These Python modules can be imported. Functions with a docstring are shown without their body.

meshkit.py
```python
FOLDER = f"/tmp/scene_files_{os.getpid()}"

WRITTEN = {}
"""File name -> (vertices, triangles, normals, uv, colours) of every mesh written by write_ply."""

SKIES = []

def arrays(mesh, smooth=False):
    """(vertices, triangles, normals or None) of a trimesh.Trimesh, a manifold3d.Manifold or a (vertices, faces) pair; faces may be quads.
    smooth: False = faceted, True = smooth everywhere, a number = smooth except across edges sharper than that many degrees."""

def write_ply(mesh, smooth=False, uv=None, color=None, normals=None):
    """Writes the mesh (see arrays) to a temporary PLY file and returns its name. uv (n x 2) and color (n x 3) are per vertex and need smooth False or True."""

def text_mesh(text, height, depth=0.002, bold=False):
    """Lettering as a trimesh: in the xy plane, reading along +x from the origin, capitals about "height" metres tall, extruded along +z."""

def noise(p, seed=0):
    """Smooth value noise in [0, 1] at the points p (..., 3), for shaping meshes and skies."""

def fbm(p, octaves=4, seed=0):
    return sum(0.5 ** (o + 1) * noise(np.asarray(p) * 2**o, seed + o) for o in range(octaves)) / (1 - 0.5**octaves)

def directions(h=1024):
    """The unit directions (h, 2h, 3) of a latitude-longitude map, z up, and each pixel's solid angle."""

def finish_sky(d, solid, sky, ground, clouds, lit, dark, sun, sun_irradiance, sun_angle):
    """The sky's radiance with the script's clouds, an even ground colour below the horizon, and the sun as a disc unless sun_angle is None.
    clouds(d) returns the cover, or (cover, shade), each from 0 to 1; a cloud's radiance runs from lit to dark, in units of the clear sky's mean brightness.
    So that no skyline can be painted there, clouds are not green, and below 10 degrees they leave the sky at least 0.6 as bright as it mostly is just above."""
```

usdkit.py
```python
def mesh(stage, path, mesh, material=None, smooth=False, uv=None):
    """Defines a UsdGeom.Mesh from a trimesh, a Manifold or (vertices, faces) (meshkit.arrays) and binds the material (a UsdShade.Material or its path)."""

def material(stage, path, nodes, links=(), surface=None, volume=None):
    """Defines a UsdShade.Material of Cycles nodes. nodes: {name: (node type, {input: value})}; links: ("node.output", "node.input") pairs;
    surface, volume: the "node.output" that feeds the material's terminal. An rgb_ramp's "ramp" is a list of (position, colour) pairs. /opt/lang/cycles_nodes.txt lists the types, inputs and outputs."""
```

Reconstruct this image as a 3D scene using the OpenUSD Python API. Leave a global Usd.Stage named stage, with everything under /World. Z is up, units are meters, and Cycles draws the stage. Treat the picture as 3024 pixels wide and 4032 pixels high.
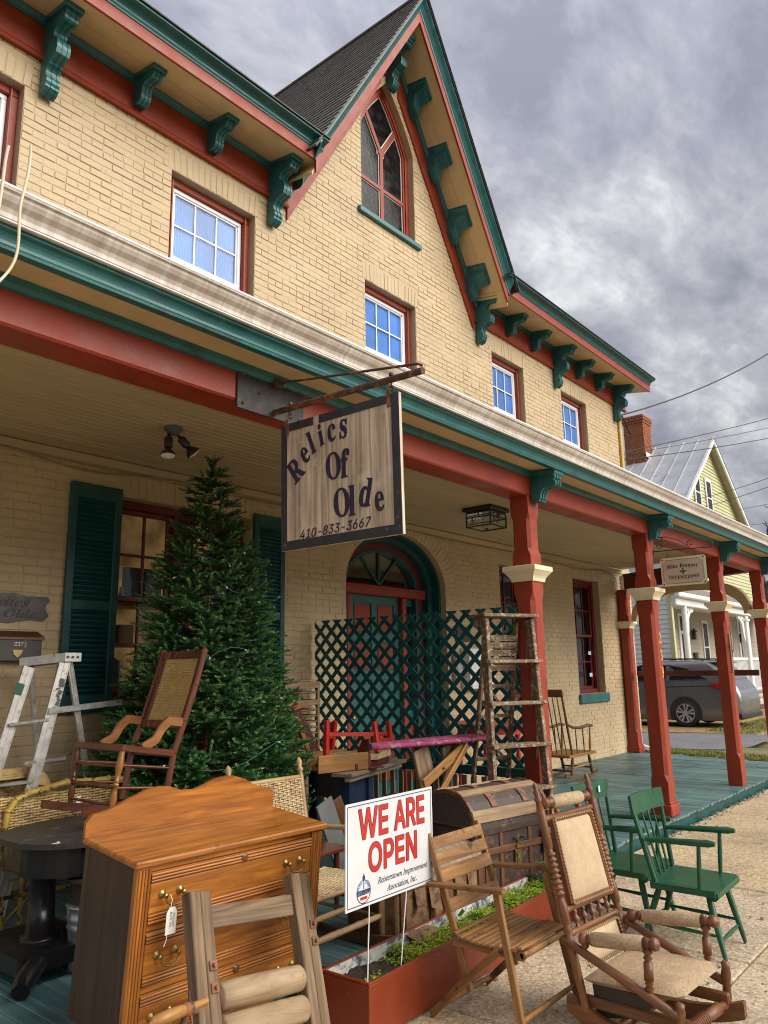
import math, random, numpy as np, shapely, trimesh, usdkit, glob
from shapely import affinity
from shapely.geometry import Polygon, box as sbox, LineString, MultiPolygon
from shapely.ops import unary_union
from pxr import Usd, UsdGeom, UsdLux, UsdShade, Sdf, Gf, Vt

stage = Usd.Stage.CreateInMemory()
UsdGeom.SetStageUpAxis(stage, 'Z')
UsdGeom.SetStageMetersPerUnit(stage, 1.0)
UsdGeom.Xform.Define(stage, '/World')
UsdGeom.Scope.Define(stage, '/World/Looks')
rng = np.random.default_rng(7)
R_ = random.Random(5)

# ------------------------------------------------------------------ camera, sky, sun
EYE = np.array([0.0, 0.0, 1.72])
RIGHT = np.array([0.63963453, -0.76849381, -0.01687994])
UP = np.array([-0.14546206, -0.14257583, 0.97903673])
BACK = np.array([-0.75479034, -0.62377031, -0.20298311])
cam = UsdGeom.Camera.Define(stage, '/World/camera')
cam.AddTransformOp().Set(Gf.Matrix4d(*RIGHT, 0, *UP, 0, *BACK, 0, *EYE, 1))
cam.CreateHorizontalApertureAttr(36.0)
cam.CreateVerticalApertureAttr(48.0)
cam.CreateFocalLengthAttr(36.0 * 3030.3 / 3024)
cam.CreateClippingRangeAttr(Gf.Vec2f(0.05, 2000))
EXPOSURE = 1.62
cam.CreateExposureAttr(EXPOSURE)

SUN_DIR = np.array([0.22, -0.76, 0.54]); SUN_DIR = SUN_DIR / np.linalg.norm(SUN_DIR)
sky_el = math.asin(SUN_DIR[2]); sky_rot = math.atan2(SUN_DIR[0], SUN_DIR[1])
dome = UsdLux.DomeLight.Define(stage, '/World/sky')
dome.GetPrim().SetCustomDataByKey('kind', 'structure')
dome.CreateIntensityAttr(1.0)
sun = UsdLux.DistantLight.Define(stage, '/World/sun')
sun.CreateNormalizeAttr(True)
sun.CreateIntensityAttr(0.40)
sun.CreateAngleAttr(55.0)
sun.CreateColorAttr(Gf.Vec3f(1.0, 0.95, 0.86))
_z = SUN_DIR; _x = np.cross([0, 0, 1.0], _z); _x /= np.linalg.norm(_x); _y = np.cross(_z, _x)
sun.AddTransformOp().Set(Gf.Matrix4d(*_x, 0, *_y, 0, *_z, 0, 0, 0, 0, 1))

def sky_material():
    n = {
        'tc': ('texture_coordinate', {}),
        'sep': ('separate_xyz', {}),
        'zc': ('math', {'math_type': 'maximum', 'value2': 0.0}),
        'zo': ('math', {'math_type': 'add', 'value2': 0.30}),
        'px': ('math', {'math_type': 'divide'}),
        'py': ('math', {'math_type': 'divide'}),
        'pv': ('combine_xyz', {'z': 0.0}),
        'rot': ('mapping', {'rotation': (0, 0, 0.55), 'scale': (0.8, 1.25, 1.0), 'location': (3.1, 1.7, 0)}),
        'n1': ('noise_texture', {'scale': 1.7, 'detail': 8.0, 'roughness': 0.58, 'distortion': 0.25}),
        'n2': ('noise_texture', {'scale': 7.0, 'detail': 8.0, 'roughness': 0.62, 'distortion': 0.3}),
        'mixn': ('math', {'math_type': 'multiply_add', 'value2': 0.36}),
        'n1m': ('math', {'math_type': 'multiply', 'value2': 0.64}),
        'ramp': ('rgb_ramp', {'ramp': [(0.0, (0.24, 0.25, 0.31)), (0.40, (0.27, 0.28, 0.345)), (0.47, (0.37, 0.38, 0.445)), (0.53, (0.50, 0.51, 0.56)), (0.585, (0.72, 0.725, 0.75)), (0.64, (1.0, 1.0, 1.0)), (0.71, (1.35, 1.34, 1.32)), (1.0, (1.4, 1.4, 1.4))]}),
        # an overcast sky is about three times as bright overhead as at the horizon
        'z2': ('math', {'math_type': 'power', 'value2': 2.4}), 'grad': ('map_range', {'from_min': 0.0, 'from_max': 1.0, 'to_min': 1.05, 'to_max': 2.5}),
        'cie': ('vector_math', {'vector_math_type': 'scale'} if False else {'math_type': 'scale'}),
        'sky': ('sky_texture', {'sky_type': 'single_scattering', 'sun_disc': False, 'sun_elevation': sky_el, 'sun_rotation': sky_rot, 'air_density': 1.0, 'aerosol_density': 1.0}),
        'cl': ('vector_math', {'math_type': 'scale', 'scale': 4.1}),
        'mix': ('mix', {'mix_type': 'mix', 'fac': 0.985}),
        'bg': ('background_shader', {'strength': 0.07}),
    }
    l = [('tc.generated', 'sep.vector'), ('sep.z', 'zc.value1'), ('zc.value', 'zo.value1'), ('sep.x', 'px.value1'), ('zo.value', 'px.value2'),
         ('sep.y', 'py.value1'), ('zo.value', 'py.value2'), ('px.value', 'pv.x'), ('py.value', 'pv.y'), ('pv.vector', 'rot.vector'),
         ('rot.vector', 'n1.vector'), ('rot.vector', 'n2.vector'), ('n1.fac', 'n1m.value1'), ('n2.fac', 'mixn.value1'), ('n1m.value', 'mixn.value3'),
         ('mixn.value', 'ramp.fac'), ('zc.value', 'z2.value1'), ('z2.value', 'grad.value'), ('ramp.color', 'cie.vector1'), ('grad.result', 'cie.scale'),
         ('cie.vector', 'cl.vector1'), ('sky.color', 'mix.color1'), ('cl.vector', 'mix.color2'), ('mix.color', 'bg.color')]
    n['cie'] = ('vector_math', {'math_type': 'scale'})
    return usdkit.material(stage, '/World/Looks/overcast_sky', n, l, surface='bg.background')
UsdShade.MaterialBindingAPI.Apply(dome.GetPrim()).Bind(sky_material())

# ------------------------------------------------------------------ helpers
def nrm(v):
    v = np.asarray(v, float); return v / (np.linalg.norm(v) + 1e-12)

class MB:
    """Collects pieces of one mesh; every vertex carries its normal and a grain coordinate (along, across, across)."""
    def __init__(s): s.V, s.N, s.F, s.G, s.n = [], [], [], [], 0
    def add(s, v, n, f, g=None):
        v = np.asarray(v, float); f = np.asarray(f, int)
        if f.ndim == 2 and f.shape[1] == 4: f = np.vstack([f[:, [0, 1, 2]], f[:, [0, 2, 3]]])
        s.V.append(v); s.N.append(np.asarray(n, float)); s.F.append(f + s.n)
        s.G.append(v if g is None else np.asarray(g, float)); s.n += len(v); return s
    def flat(s, v, f, g=None):
        """faceted polygons: f is a list of vertex index tuples"""
        v = np.asarray(v, float); g = v if g is None else np.asarray(g, float)
        V, N, F, G = [], [], [], []
        for q in f:
            p = v[list(q)]; c = np.zeros(3)
            for i in range(len(p)): c = c + np.cross(p[i], p[(i + 1) % len(p)])
            k = len(V); c = nrm(c)
            for i, j in enumerate(q): V.append(v[j]); N.append(c); G.append(g[j])
            F += [(k, k + i, k + i + 1) for i in range(1, len(q) - 1)]
        return s.add(V, N, F, G)
    def tri(s, m, smooth=False):
        v, f, n = __import__('meshkit').arrays(m, smooth if smooth else False)
        if n is None:
            p = v[f]; c = np.cross(p[:, 1] - p[:, 0], p[:, 2] - p[:, 0]); c /= np.linalg.norm(c, axis=1, keepdims=True) + 1e-15
            return s.add(p.reshape(-1, 3), np.repeat(c, 3, 0), np.arange(len(f) * 3).reshape(-1, 3))
        return s.add(v, n, f)
    def box(s, lo, hi, ch=0.0, ax=None):
        lo, hi = np.asarray(lo, float), np.asarray(hi, float)
        c, h = (lo + hi) / 2, (hi - lo) / 2
        return s.obox(c, np.eye(3), h, ch, ax)
    def obox(s, c, A, h, ch=0.0, ax=None):
        """box with centre c, rows of A its axes, half sizes h, chamfer ch"""
        c, A, h = np.asarray(c, float), np.asarray(A, float), np.abs(np.asarray(h, float))
        if ax is None: ax = int(np.argmax(h))
        off = rng.uniform(0, 40, 3)
        order = [ax, (ax + 1) % 3, (ax + 2) % 3]
        ch = min(ch, 0.45 * h.min())
        if ch <= 0:
            sg = np.array([(x, y, z) for x in (-1, 1) for y in (-1, 1) for z in (-1, 1)], float)
            l = sg * h
            f = [(0, 1, 3, 2), (4, 6, 7, 5), (0, 4, 5, 1), (2, 3, 7, 6), (0, 2, 6, 4), (1, 5, 7, 3)]
            return s.flat(c + l @ A, f, l[:, order] + off)
        l, idx = [], {}
        for x in (-1, 1):
            for y in (-1, 1):
                for z in (-1, 1):
                    for a in range(3):
                        e = np.array([h[0] - ch, h[1] - ch, h[2] - ch]); e[a] = h[a]
                        idx[(x, y, z, a)] = len(l); l.append(np.array([x, y, z]) * e)
        l = np.array(l); f = []
        def orient(q):
            p = l[list(q)]; nn = np.cross(p[1] - p[0], p[2] - p[0])
            return q if nn @ p.mean(0) > 0 else tuple(reversed(q))
        for a in range(3):
            b, d = (a + 1) % 3, (a + 2) % 3
            for sa in (-1, 1):
                q = []
                for sb, sd in ((-1, -1), (1, -1), (1, 1), (-1, 1)):
                    t = [0, 0, 0]; t[a], t[b], t[d] = sa, sb, sd; q.append(idx[(*t, a)])
                f.append(orient(tuple(q)))
            for sb in (-1, 1):
                for sd in (-1, 1):
                    t0 = [0, 0, 0]; t0[b], t0[d] = sb, sd; t1 = list(t0); t0[a], t1[a] = -1, 1
                    f.append(orient((idx[(*t0, b)], idx[(*t1, b)], idx[(*t1, d)], idx[(*t0, d)])))
        for x in (-1, 1):
            for y in (-1, 1):
                for z in (-1, 1): f.append(orient(tuple(idx[(x, y, z, a)] for a in range(3))))
        return s.flat(c + l @ A, f, l[:, order] + off)
    def beam(s, p0, p1, w, t, up=(0, 0, 1), ch=0.003):
        """board from p0 to p1; t thick along up (made perpendicular), w wide across"""
        p0, p1 = np.asarray(p0, float), np.asarray(p1, float)
        a = nrm(p1 - p0); u = np.asarray(up, float); u = u - a * (a @ u)
        if np.linalg.norm(u) < 1e-6: u = np.array([1.0, 0, 0]) - a * a[0]
        u = nrm(u); b = np.cross(u, a)
        return s.obox((p0 + p1) / 2, np.stack([a, b, u]), (np.linalg.norm(p1 - p0) / 2, w / 2, t / 2), ch, 0)
    def tube(s, pts, r, k=10, caps=True):
        p = np.asarray(pts, float); n = len(p); r = np.broadcast_to(np.asarray(r, float), (n,))
        t = np.gradient(p, axis=0); t /= np.linalg.norm(t, axis=1, keepdims=True) + 1e-12
        ref = np.array([0, 0, 1.0]) if abs(t[0][2]) < 0.9 else np.array([1.0, 0, 0])
        a = nrm(np.cross(t[0], ref)); fr = []
        for i in range(n):
            a = nrm(a - t[i] * (a @ t[i])); fr.append((a, np.cross(t[i], a)))
        ang = np.arange(k) * 2 * np.pi / k; off = rng.uniform(0, 40, 3)
        L = np.concatenate([[0], np.cumsum(np.linalg.norm(np.diff(p, axis=0), axis=1))])
        V, N, G = [], [], []
        dr = np.gradient(r, np.maximum(L, L[-1] * 1e-6 * np.arange(n)) if n > 1 else 1.0)
        for i in range(n):
            d = np.cos(ang)[:, None] * fr[i][0] + np.sin(ang)[:, None] * fr[i][1]
            V.append(p[i] + r[i] * d); nn = d - t[i] * np.clip(dr[i], -3, 3); N.append(nn / np.linalg.norm(nn, axis=1, keepdims=True))
            G.append(np.stack([np.full(k, L[i]), r[i] * np.cos(ang), r[i] * np.sin(ang)], 1) + off)
        F = [(i * k + j, i * k + (j + 1) % k, (i + 1) * k + (j + 1) % k, (i + 1) * k + j) for i in range(n - 1) for j in range(k)]
        s.add(np.vstack(V), np.vstack(N), F, np.vstack(G))
        if caps:
            for i, sg in ((0, -1), (n - 1, 1)):
                if r[i] > 1e-4:
                    q = list(range(k)) if sg > 0 else list(range(k))[::-1]
                    s.add(V[i], np.tile(sg * t[i], (k, 1)), [(q[0], q[j], q[j + 1]) for j in range(1, k - 1)], G[i])
        return s
    def lathe(s, p0, p1, prof, k=14):
        """turned piece between p0 and p1; prof = [(fraction along, radius)]"""
        p0, p1 = np.asarray(p0, float), np.asarray(p1, float)
        q = [(f, r) for f, r in prof]
        return s.tube([p0 + (p1 - p0) * f for f, r in q], [r for f, r in q], k)
    def prism(s, poly, place, d0, d1, g=None):
        """shapely polygon (u,v) extruded from d0 to d1; place(u,v,d) arrays -> points"""
        for P in getattr(poly, 'geoms', [poly]):
            if P.is_empty or P.area < 1e-9: continue
            tv, tf = trimesh.creation.triangulate_polygon(P, engine='earcut')
            tv, tf = np.asarray(tv), np.asarray(tf)
            a, b = place(tv[:, 0], tv[:, 1], d0), place(tv[:, 0], tv[:, 1], d1)
            n = nrm(np.cross(place(1., 0., 0.) - place(0., 0., 0.), place(0., 1., 0.) - place(0., 0., 0.)))
            dd = nrm(place(0., 0., 1.) - place(0., 0., 0.)); sg = 1 if n @ dd * (d1 - d0) > 0 else -1
            p = tv[tf]; ar = np.cross(p[:, 1] - p[:, 0], p[:, 2] - p[:, 0]); tf = np.where((ar < 0)[:, None], tf[:, ::-1], tf)
            ga = np.column_stack([tv, np.full(len(tv), d0)]); gb = np.column_stack([tv, np.full(len(tv), d1)])
            s.add(b, np.tile(n * sg, (len(tv), 1)), tf if sg > 0 else tf[:, ::-1], gb)
            s.add(a, np.tile(-n * sg, (len(tv), 1)), tf[:, ::-1] if sg > 0 else tf, ga)
            for ring in [P.exterior, *P.interiors]:
                c = np.asarray(ring.coords); ccw = ring.is_ccw
                if (ring is P.exterior) != ccw: c = c[::-1]
                if ring is not P.exterior and False: pass
                for i in range(len(c) - 1):
                    u0, u1 = c[i], c[i + 1]
                    q = np.array([place(u0[0], u0[1], d0), place(u1[0], u1[1], d0), place(u1[0], u1[1], d1), place(u0[0], u0[1], d1)])
                    gq = np.array([(*u0, d0), (*u1, d0), (*u1, d1), (*u0, d1)])
                    nn = nrm(np.cross(q[1] - q[0], q[2] - q[0]))
                    f = [(0, 1, 2), (0, 2, 3)]
                    if sg < 0: f = [t[::-1] for t in f]; nn = -nn
                    s.add(q, np.tile(nn, (4, 1)), f, gq)
        return s
    def join(s, o, M=None):
        for v, n, f, g in zip(o.V, o.N, o.F, o.G):
            base = 0
        if o.n:
            V, N, F, G = np.vstack(o.V), np.vstack(o.N), np.vstack(o.F), np.vstack(o.G)
            if M is not None: V = V @ M[:3, :3].T + M[:3, 3]; N = N @ M[:3, :3].T
            s.add(V, N, F, G)
        return s

XZ = lambda y0: (lambda u, v, d: np.stack(np.broadcast_arrays(u, y0 + d * 1.0, v), -1))     # polygon in x,z; depth along +y
XY = lambda z0: (lambda u, v, d: np.stack(np.broadcast_arrays(u, v, z0 + d * 1.0), -1))
YZ = lambda x0: (lambda u, v, d: np.stack(np.broadcast_arrays(x0 + d * 1.0, u, v), -1))
def frame(o, a, b, c):
    o, a, b, c = (np.asarray(t, float) for t in (o, a, b, c))
    return lambda u, v, d: o + np.multiply.outer(np.asarray(u, float), a) + np.multiply.outer(np.asarray(v, float), b) + np.multiply.outer(np.broadcast_to(np.asarray(d, float), np.shape(u)), c)

used = {}
def path_of(parent, name):
    base = str(parent.GetPath()) if parent is not None else '/World'
    k = used.get((base, name), -1) + 1; used[(base, name)] = k
    return f'{base}/{name}' if k == 0 else f'{base}/{name}_{k:03d}'
def tag(p, label=None, cat=None, group=None, kind=None):
    for k, v in (('label', label), ('category', cat), ('group', group), ('kind', kind)):
        if v: p.SetCustomDataByKey(k, v)
    return p
def thing(name, label, cat, group=None, loc=(0, 0, 0), rz=0.0):
    x = UsdGeom.Xform.Define(stage, path_of(None, name))
    x.AddTranslateOp().Set(Gf.Vec3d(*map(float, loc)))
    if rz: x.AddRotateZOp().Set(math.degrees(rz))
    x.GetPrim().SetCustomDataByKey('base', 'x')
    x.GetPrim().ClearCustomDataByKey('base')
    p = tag(x.GetPrim(), label, cat, group); LOC[str(p.GetPath())] = np.array(loc, float), rz
    return p
LOC = {}
def put(name, mb, mat, parent=None, label=None, cat=None, group=None, kind=None):
    """one Mesh prim from world-space pieces (moved into the thing's own frame)"""
    V, N, F, G = np.vstack(mb.V), np.vstack(mb.N), np.vstack(mb.F), np.vstack(mb.G)
    if parent is not None:
        top = '/'.join(str(parent.GetPath()).split('/')[:3])
        if top in LOC and top not in LOCAL:
            loc, rz = LOC[top]; V = V - loc
            if rz:
                c, q = math.cos(-rz), math.sin(-rz); Rm = np.array([[c, -q, 0], [q, c, 0], [0, 0, 1]]); V, N = V @ Rm.T, N @ Rm.T
    m = UsdGeom.Mesh.Define(stage, path_of(parent, name))
    m.CreatePointsAttr(Vt.Vec3fArray.FromNumpy(V.astype(np.float32)))
    m.CreateFaceVertexCountsAttr(Vt.IntArray.FromNumpy(np.full(len(F), 3, np.int32)))
    m.CreateFaceVertexIndicesAttr(Vt.IntArray.FromNumpy(F.astype(np.int32).ravel()))
    m.CreateSubdivisionSchemeAttr('none')
    if mat not in FOLIAGE: m.CreateNormalsAttr(Vt.Vec3fArray.FromNumpy(N.astype(np.float32))); m.SetNormalsInterpolation('vertex')
    UsdGeom.PrimvarsAPI(m).CreatePrimvar('gr', Sdf.ValueTypeNames.Float3Array, 'vertex').Set(Vt.Vec3fArray.FromNumpy(G.astype(np.float32)))
    UsdShade.MaterialBindingAPI.Apply(m.GetPrim()).Bind(MAT[mat] if isinstance(mat, str) else mat)
    return tag(m.GetPrim(), label, cat, group, kind)
LOCAL = set(); FOLIAGE = ('spruce_needles', 'sprout_green', 'broad_green', 'grass_blade', 'dried_leaf')
def copy_of(src, name, loc, rz, label, cat=None, group=None):
    x = UsdGeom.Xform.Define(stage, path_of(None, name))
    x.GetPrim().GetReferences().AddInternalReference(src.GetPath())
    x.ClearXformOpOrder(); x.AddTranslateOp().Set(Gf.Vec3d(*map(float, loc))); x.AddRotateZOp().Set(math.degrees(rz))
    x.GetPrim().SetInstanceable(True)
    was = src.GetCustomData()
    return tag(x.GetPrim(), label, cat or was.get('category'), group or was.get('group'))

def to_px(p):
    d = np.asarray(p, float) - EYE
    c = np.stack([d @ RIGHT, d @ UP, d @ BACK], -1); dep = -c[..., 2]
    return 1512 + c[..., 0] / dep * 3030.3, 2016 - c[..., 1] / dep * 3030.3, dep

# lettering: outlines of the renderer's own typefaces as polygons
_F = glob.glob('/opt/blender-*/*/datafiles/fonts')[0]
def glyphs(text, font='Inter.woff2', bold=0, size=120):
    from PIL import Image, ImageDraw, ImageFont
    ft = ImageFont.truetype(f'{_F}/{font}', size)
    x0, y0, x1, y1 = ft.getbbox(text, anchor='ls', stroke_width=bold)
    im = Image.new('L', (x1 - x0 + 8, y1 - y0 + 8))
    ImageDraw.Draw(im).text((4 - x0, 4 - y0), text, 255, ft, anchor='ls', stroke_width=bold)
    on = np.pad(np.asarray(im) > 127, ((0, 0), (1, 1))).astype(np.int8)
    rows, st = np.nonzero(np.diff(on, axis=1) == 1); en = np.nonzero(np.diff(on, axis=1) == -1)[1]
    if not len(rows): return Polygon()
    sh = shapely.union_all(shapely.box(st, -rows - 1, en, -rows)).buffer(0.7).buffer(-0.7).simplify(0.8)
    k = 1 / (0.727 * size)
    return affinity.affine_transform(sh, [k, 0, 0, k, (x0 - 4) * k, (4 - y0) * k * -1 + (4 - y0) * k * 2])
def math_serif(t, style='bold'):
    base = {'bold': (0x1D400, 0x1D41A), 'italic': (0x1D434, 0x1D44E), 'bolditalic': (0x1D468, 0x1D482)}[style]; o = ''
    for ch in t:
        if 'A' <= ch <= 'Z': o += chr(base[0] + ord(ch) - 65)
        elif 'a' <= ch <= 'z': o += '\u210e' if (ch == 'h' and style == 'italic') else chr(base[1] + ord(ch) - 97)
        elif ch.isdigit() and style == 'bold': o += chr(0x1D7CE + int(ch))
        else: o += ch
    return o
SER = 'NotoSansMath-Regular.woff2'
def fit(poly, x0, y0, w, h):
    a, b, c, d = poly.bounds
    return affinity.translate(affinity.scale(affinity.translate(poly, -a, -b), w / (c - a), h / (d - b), origin=(0, 0)), x0, y0)

# ------------------------------------------------------------------ materials
MAT = {}
def mk(name, n, l, surface='p.BSDF'):
    MAT[name] = usdkit.material(stage, f'/World/Looks/{name}', n, l, surface=surface); return MAT[name]
def C(c, k): return tuple(min(1.0, x * k) for x in c)
def paint(name, col, rough=0.5, var=0.12, vs=5.0, bump=0.15, bs=55.0, wear=None, wt=0.62, ws=9.0, wsoft=0.05, stretch=(1, 1, 1), src='pos', metal=0.0, bd=0.004, spec=0.5, isl=0.0):
    n = {'g': ('geometry', {}), 'at': ('attribute', {'attribute': 'gr'}), 'mp': ('mapping', {'scale': stretch}),
         'n1': ('noise_texture', {'scale': vs, 'detail': 5.0, 'roughness': 0.6}), 'r1': ('rgb_ramp', {'ramp': [(0.3, C(col, 1 - var)), (0.7, C(col, 1 + var))]}),
         'n2': ('noise_texture', {'scale': bs, 'detail': 4.0, 'roughness': 0.6}), 'b': ('bump', {'strength': bump, 'distance': bd}),
         'rr': ('map_range', {'from_min': 0.3, 'from_max': 0.7, 'to_min': max(0.05, rough - 0.1), 'to_max': min(1, rough + 0.12)}),
         'p': ('principled_bsdf', {'metallic': metal, 'specular_ior_level': spec})}
    s = 'g.position' if src == 'pos' else 'at.vector'
    l = [(s, 'mp.vector'), ('mp.vector', 'n1.vector'), ('mp.vector', 'n2.vector'), ('n1.fac', 'r1.fac'), ('n2.fac', 'b.height'), ('b.normal', 'p.normal'), ('n1.fac', 'rr.value'), ('rr.result', 'p.roughness')]
    out = 'r1.color'
    if wear:
        n['nw'] = ('noise_texture', {'scale': ws, 'detail': 7.0, 'roughness': 0.68}); n['rw'] = ('rgb_ramp', {'ramp': [(wt - wsoft, (0, 0, 0)), (wt + wsoft, (1, 1, 1))]})
        n['mx'] = ('mix', {'color2': wear}); l += [('mp.vector', 'nw.vector'), ('nw.fac', 'rw.fac'), ('rw.color', 'bw.color'), ('bw.val', 'mx.fac'), (out, 'mx.color1')]; n['bw'] = ('rgb_to_bw', {}); out = 'mx.color'
    if isl:
        n['hs'] = ('hsv', {}); n['mi'] = ('map_range', {'to_min': 1 - isl, 'to_max': 1 + isl}); l += [('g.random_per_island', 'mi.value'), ('mi.result', 'hs.value'), (out, 'hs.color')]; out = 'hs.color'
    l.append((out, 'p.base_color'))
    return mk(name, n, l)
def wood(name, dark, light, rough=0.5, along=2.2, across=26.0, bump=0.25, wear=None, wt=0.63, ws=6.0, isl=0.0, coat=0.0, wsoft=0.04):
    n = {'at': ('attribute', {'attribute': 'gr'}), 'g': ('geometry', {}), 'mp': ('mapping', {'scale': (along, across, across)}),
         'n1': ('noise_texture', {'scale': 1.0, 'detail': 6.0, 'roughness': 0.62, 'distortion': 0.9}), 'r1': ('rgb_ramp', {'ramp': [(0.28, dark), (0.5, tuple((a + b) / 2 for a, b in zip(dark, light))), (0.68, light)]}),
         'm2': ('mapping', {'scale': (3, 3, 3)}), 'n2': ('noise_texture', {'scale': 1.0, 'detail': 3.0}), 'mu': ('mix', {'mix_type': 'multiply', 'fac': 0.55}), 'r2': ('rgb_ramp', {'ramp': [(0.3, (0.55, 0.52, 0.5)), (0.65, (1.1, 1.1, 1.1))]}),
         'b': ('bump', {'strength': bump, 'distance': 0.003}), 'p': ('principled_bsdf', {'roughness': rough, 'coat_weight': coat, 'coat_roughness': 0.25})}
    l = [('at.vector', 'mp.vector'), ('mp.vector', 'n1.vector'), ('n1.fac', 'r1.fac'), ('at.vector', 'm2.vector'), ('m2.vector', 'n2.vector'), ('n2.fac', 'r2.fac'), ('r1.color', 'mu.color1'), ('r2.color', 'mu.color2'), ('n1.fac', 'b.height'), ('b.normal', 'p.normal')]
    out = 'mu.color'
    if wear:
        n['nw'] = ('noise_texture', {'scale': ws, 'detail': 8.0, 'roughness': 0.7}); n['rw'] = ('rgb_ramp', {'ramp': [(wt - wsoft, (0, 0, 0)), (wt + wsoft, (1, 1, 1))]}); n['bw'] = ('rgb_to_bw', {})
        n['mx'] = ('mix', {'color2': wear}); l += [('at.vector', 'nw.vector'), ('nw.fac', 'rw.fac'), ('rw.color', 'bw.color'), ('bw.val', 'mx.fac'), (out, 'mx.color1')]; out = 'mx.color'
    if isl:
        n['hs'] = ('hsv', {}); n['mi'] = ('map_range', {'to_min': 1 - isl, 'to_max': 1 + isl}); l += [('g.random_per_island', 'mi.value'), ('mi.result', 'hs.value'), (out, 'hs.color')]; out = 'hs.color'
    l.append((out, 'p.base_color'))
    return mk(name, n, l)
def pane(name, tint=(0.9, 0.95, 1.0), gloss=1.0):
    return mk(name, {'f': ('fresnel', {'IOR': 1.52}), 'mf': ('math', {'math_type': 'multiply_add', 'value2': 0.75, 'value3': 0.0}), 't': ('transparent_bsdf', {'color': tint}), 'gl': ('glossy_bsdf', {'roughness': 0.02, 'color': (gloss,) * 3}), 'm': ('mix_closure', {})},
              [('f.fac', 'mf.value1'), ('mf.value', 'm.fac'), ('t.BSDF', 'm.closure1'), ('gl.BSDF', 'm.closure2')], surface='m.closure')

CREAM = (0.54, 0.41, 0.245)
paint('cream_brick_paint', CREAM, 0.62, 0.15, 1.6, 0.8, 24.0, wear=(0.33, 0.225, 0.12), wt=0.69, ws=11.0, bd=0.008, isl=0.06)
paint('cream_wall_paint', C(CREAM, 0.88), 0.7, 0.12, 4.0, 0.6, 30.0, wear=(0.27, 0.17, 0.08), wt=0.66, ws=10.0, bd=0.006)
paint('cream_trim', (0.62, 0.46, 0.24), 0.5, 0.1, 4.0, 0.15, 60.0, wear=(0.36, 0.25, 0.12), wt=0.74, ws=8)
paint('teal_paint', (0.011, 0.115, 0.118), 0.38, 0.25, 6.0, 0.2, 60.0, wear=(0.10, 0.21, 0.21), wt=0.70, ws=12, spec=0.6)
paint('dark_green_paint', (0.009, 0.070, 0.068), 0.42, 0.2, 6.0, 0.15, 60.0, spec=0.5)
paint('lattice_green', (0.016, 0.125, 0.122), 0.45, 0.2, 6.0, 0.15, 60.0, isl=0.15)
paint('red_paint', (0.265, 0.032, 0.010), 0.48, 0.16, 5.0, 0.25, 50.0, wear=(0.30, 0.07, 0.04), wt=0.70, ws=10, spec=0.5)
paint('maroon_paint', (0.13, 0.012, 0.012), 0.4, 0.2, 6.0, 0.15, 60.0)
paint('ceiling_paint', (0.50, 0.38, 0.22), 0.6, 0.12, 3.0, 0.3, 40.0, wear=(0.66, 0.54, 0.34), wt=0.7, ws=14, stretch=(0.15, 1, 1))
paint('white_vinyl', (0.78, 0.78, 0.78), 0.35, 0.04, 4.0, 0.05)
paint('cream_cap', (0.74, 0.64, 0.42), 0.5, 0.08, 6.0, 0.15)
paint('dark_interior', (0.02, 0.016, 0.012), 0.9, 0.2)
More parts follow.
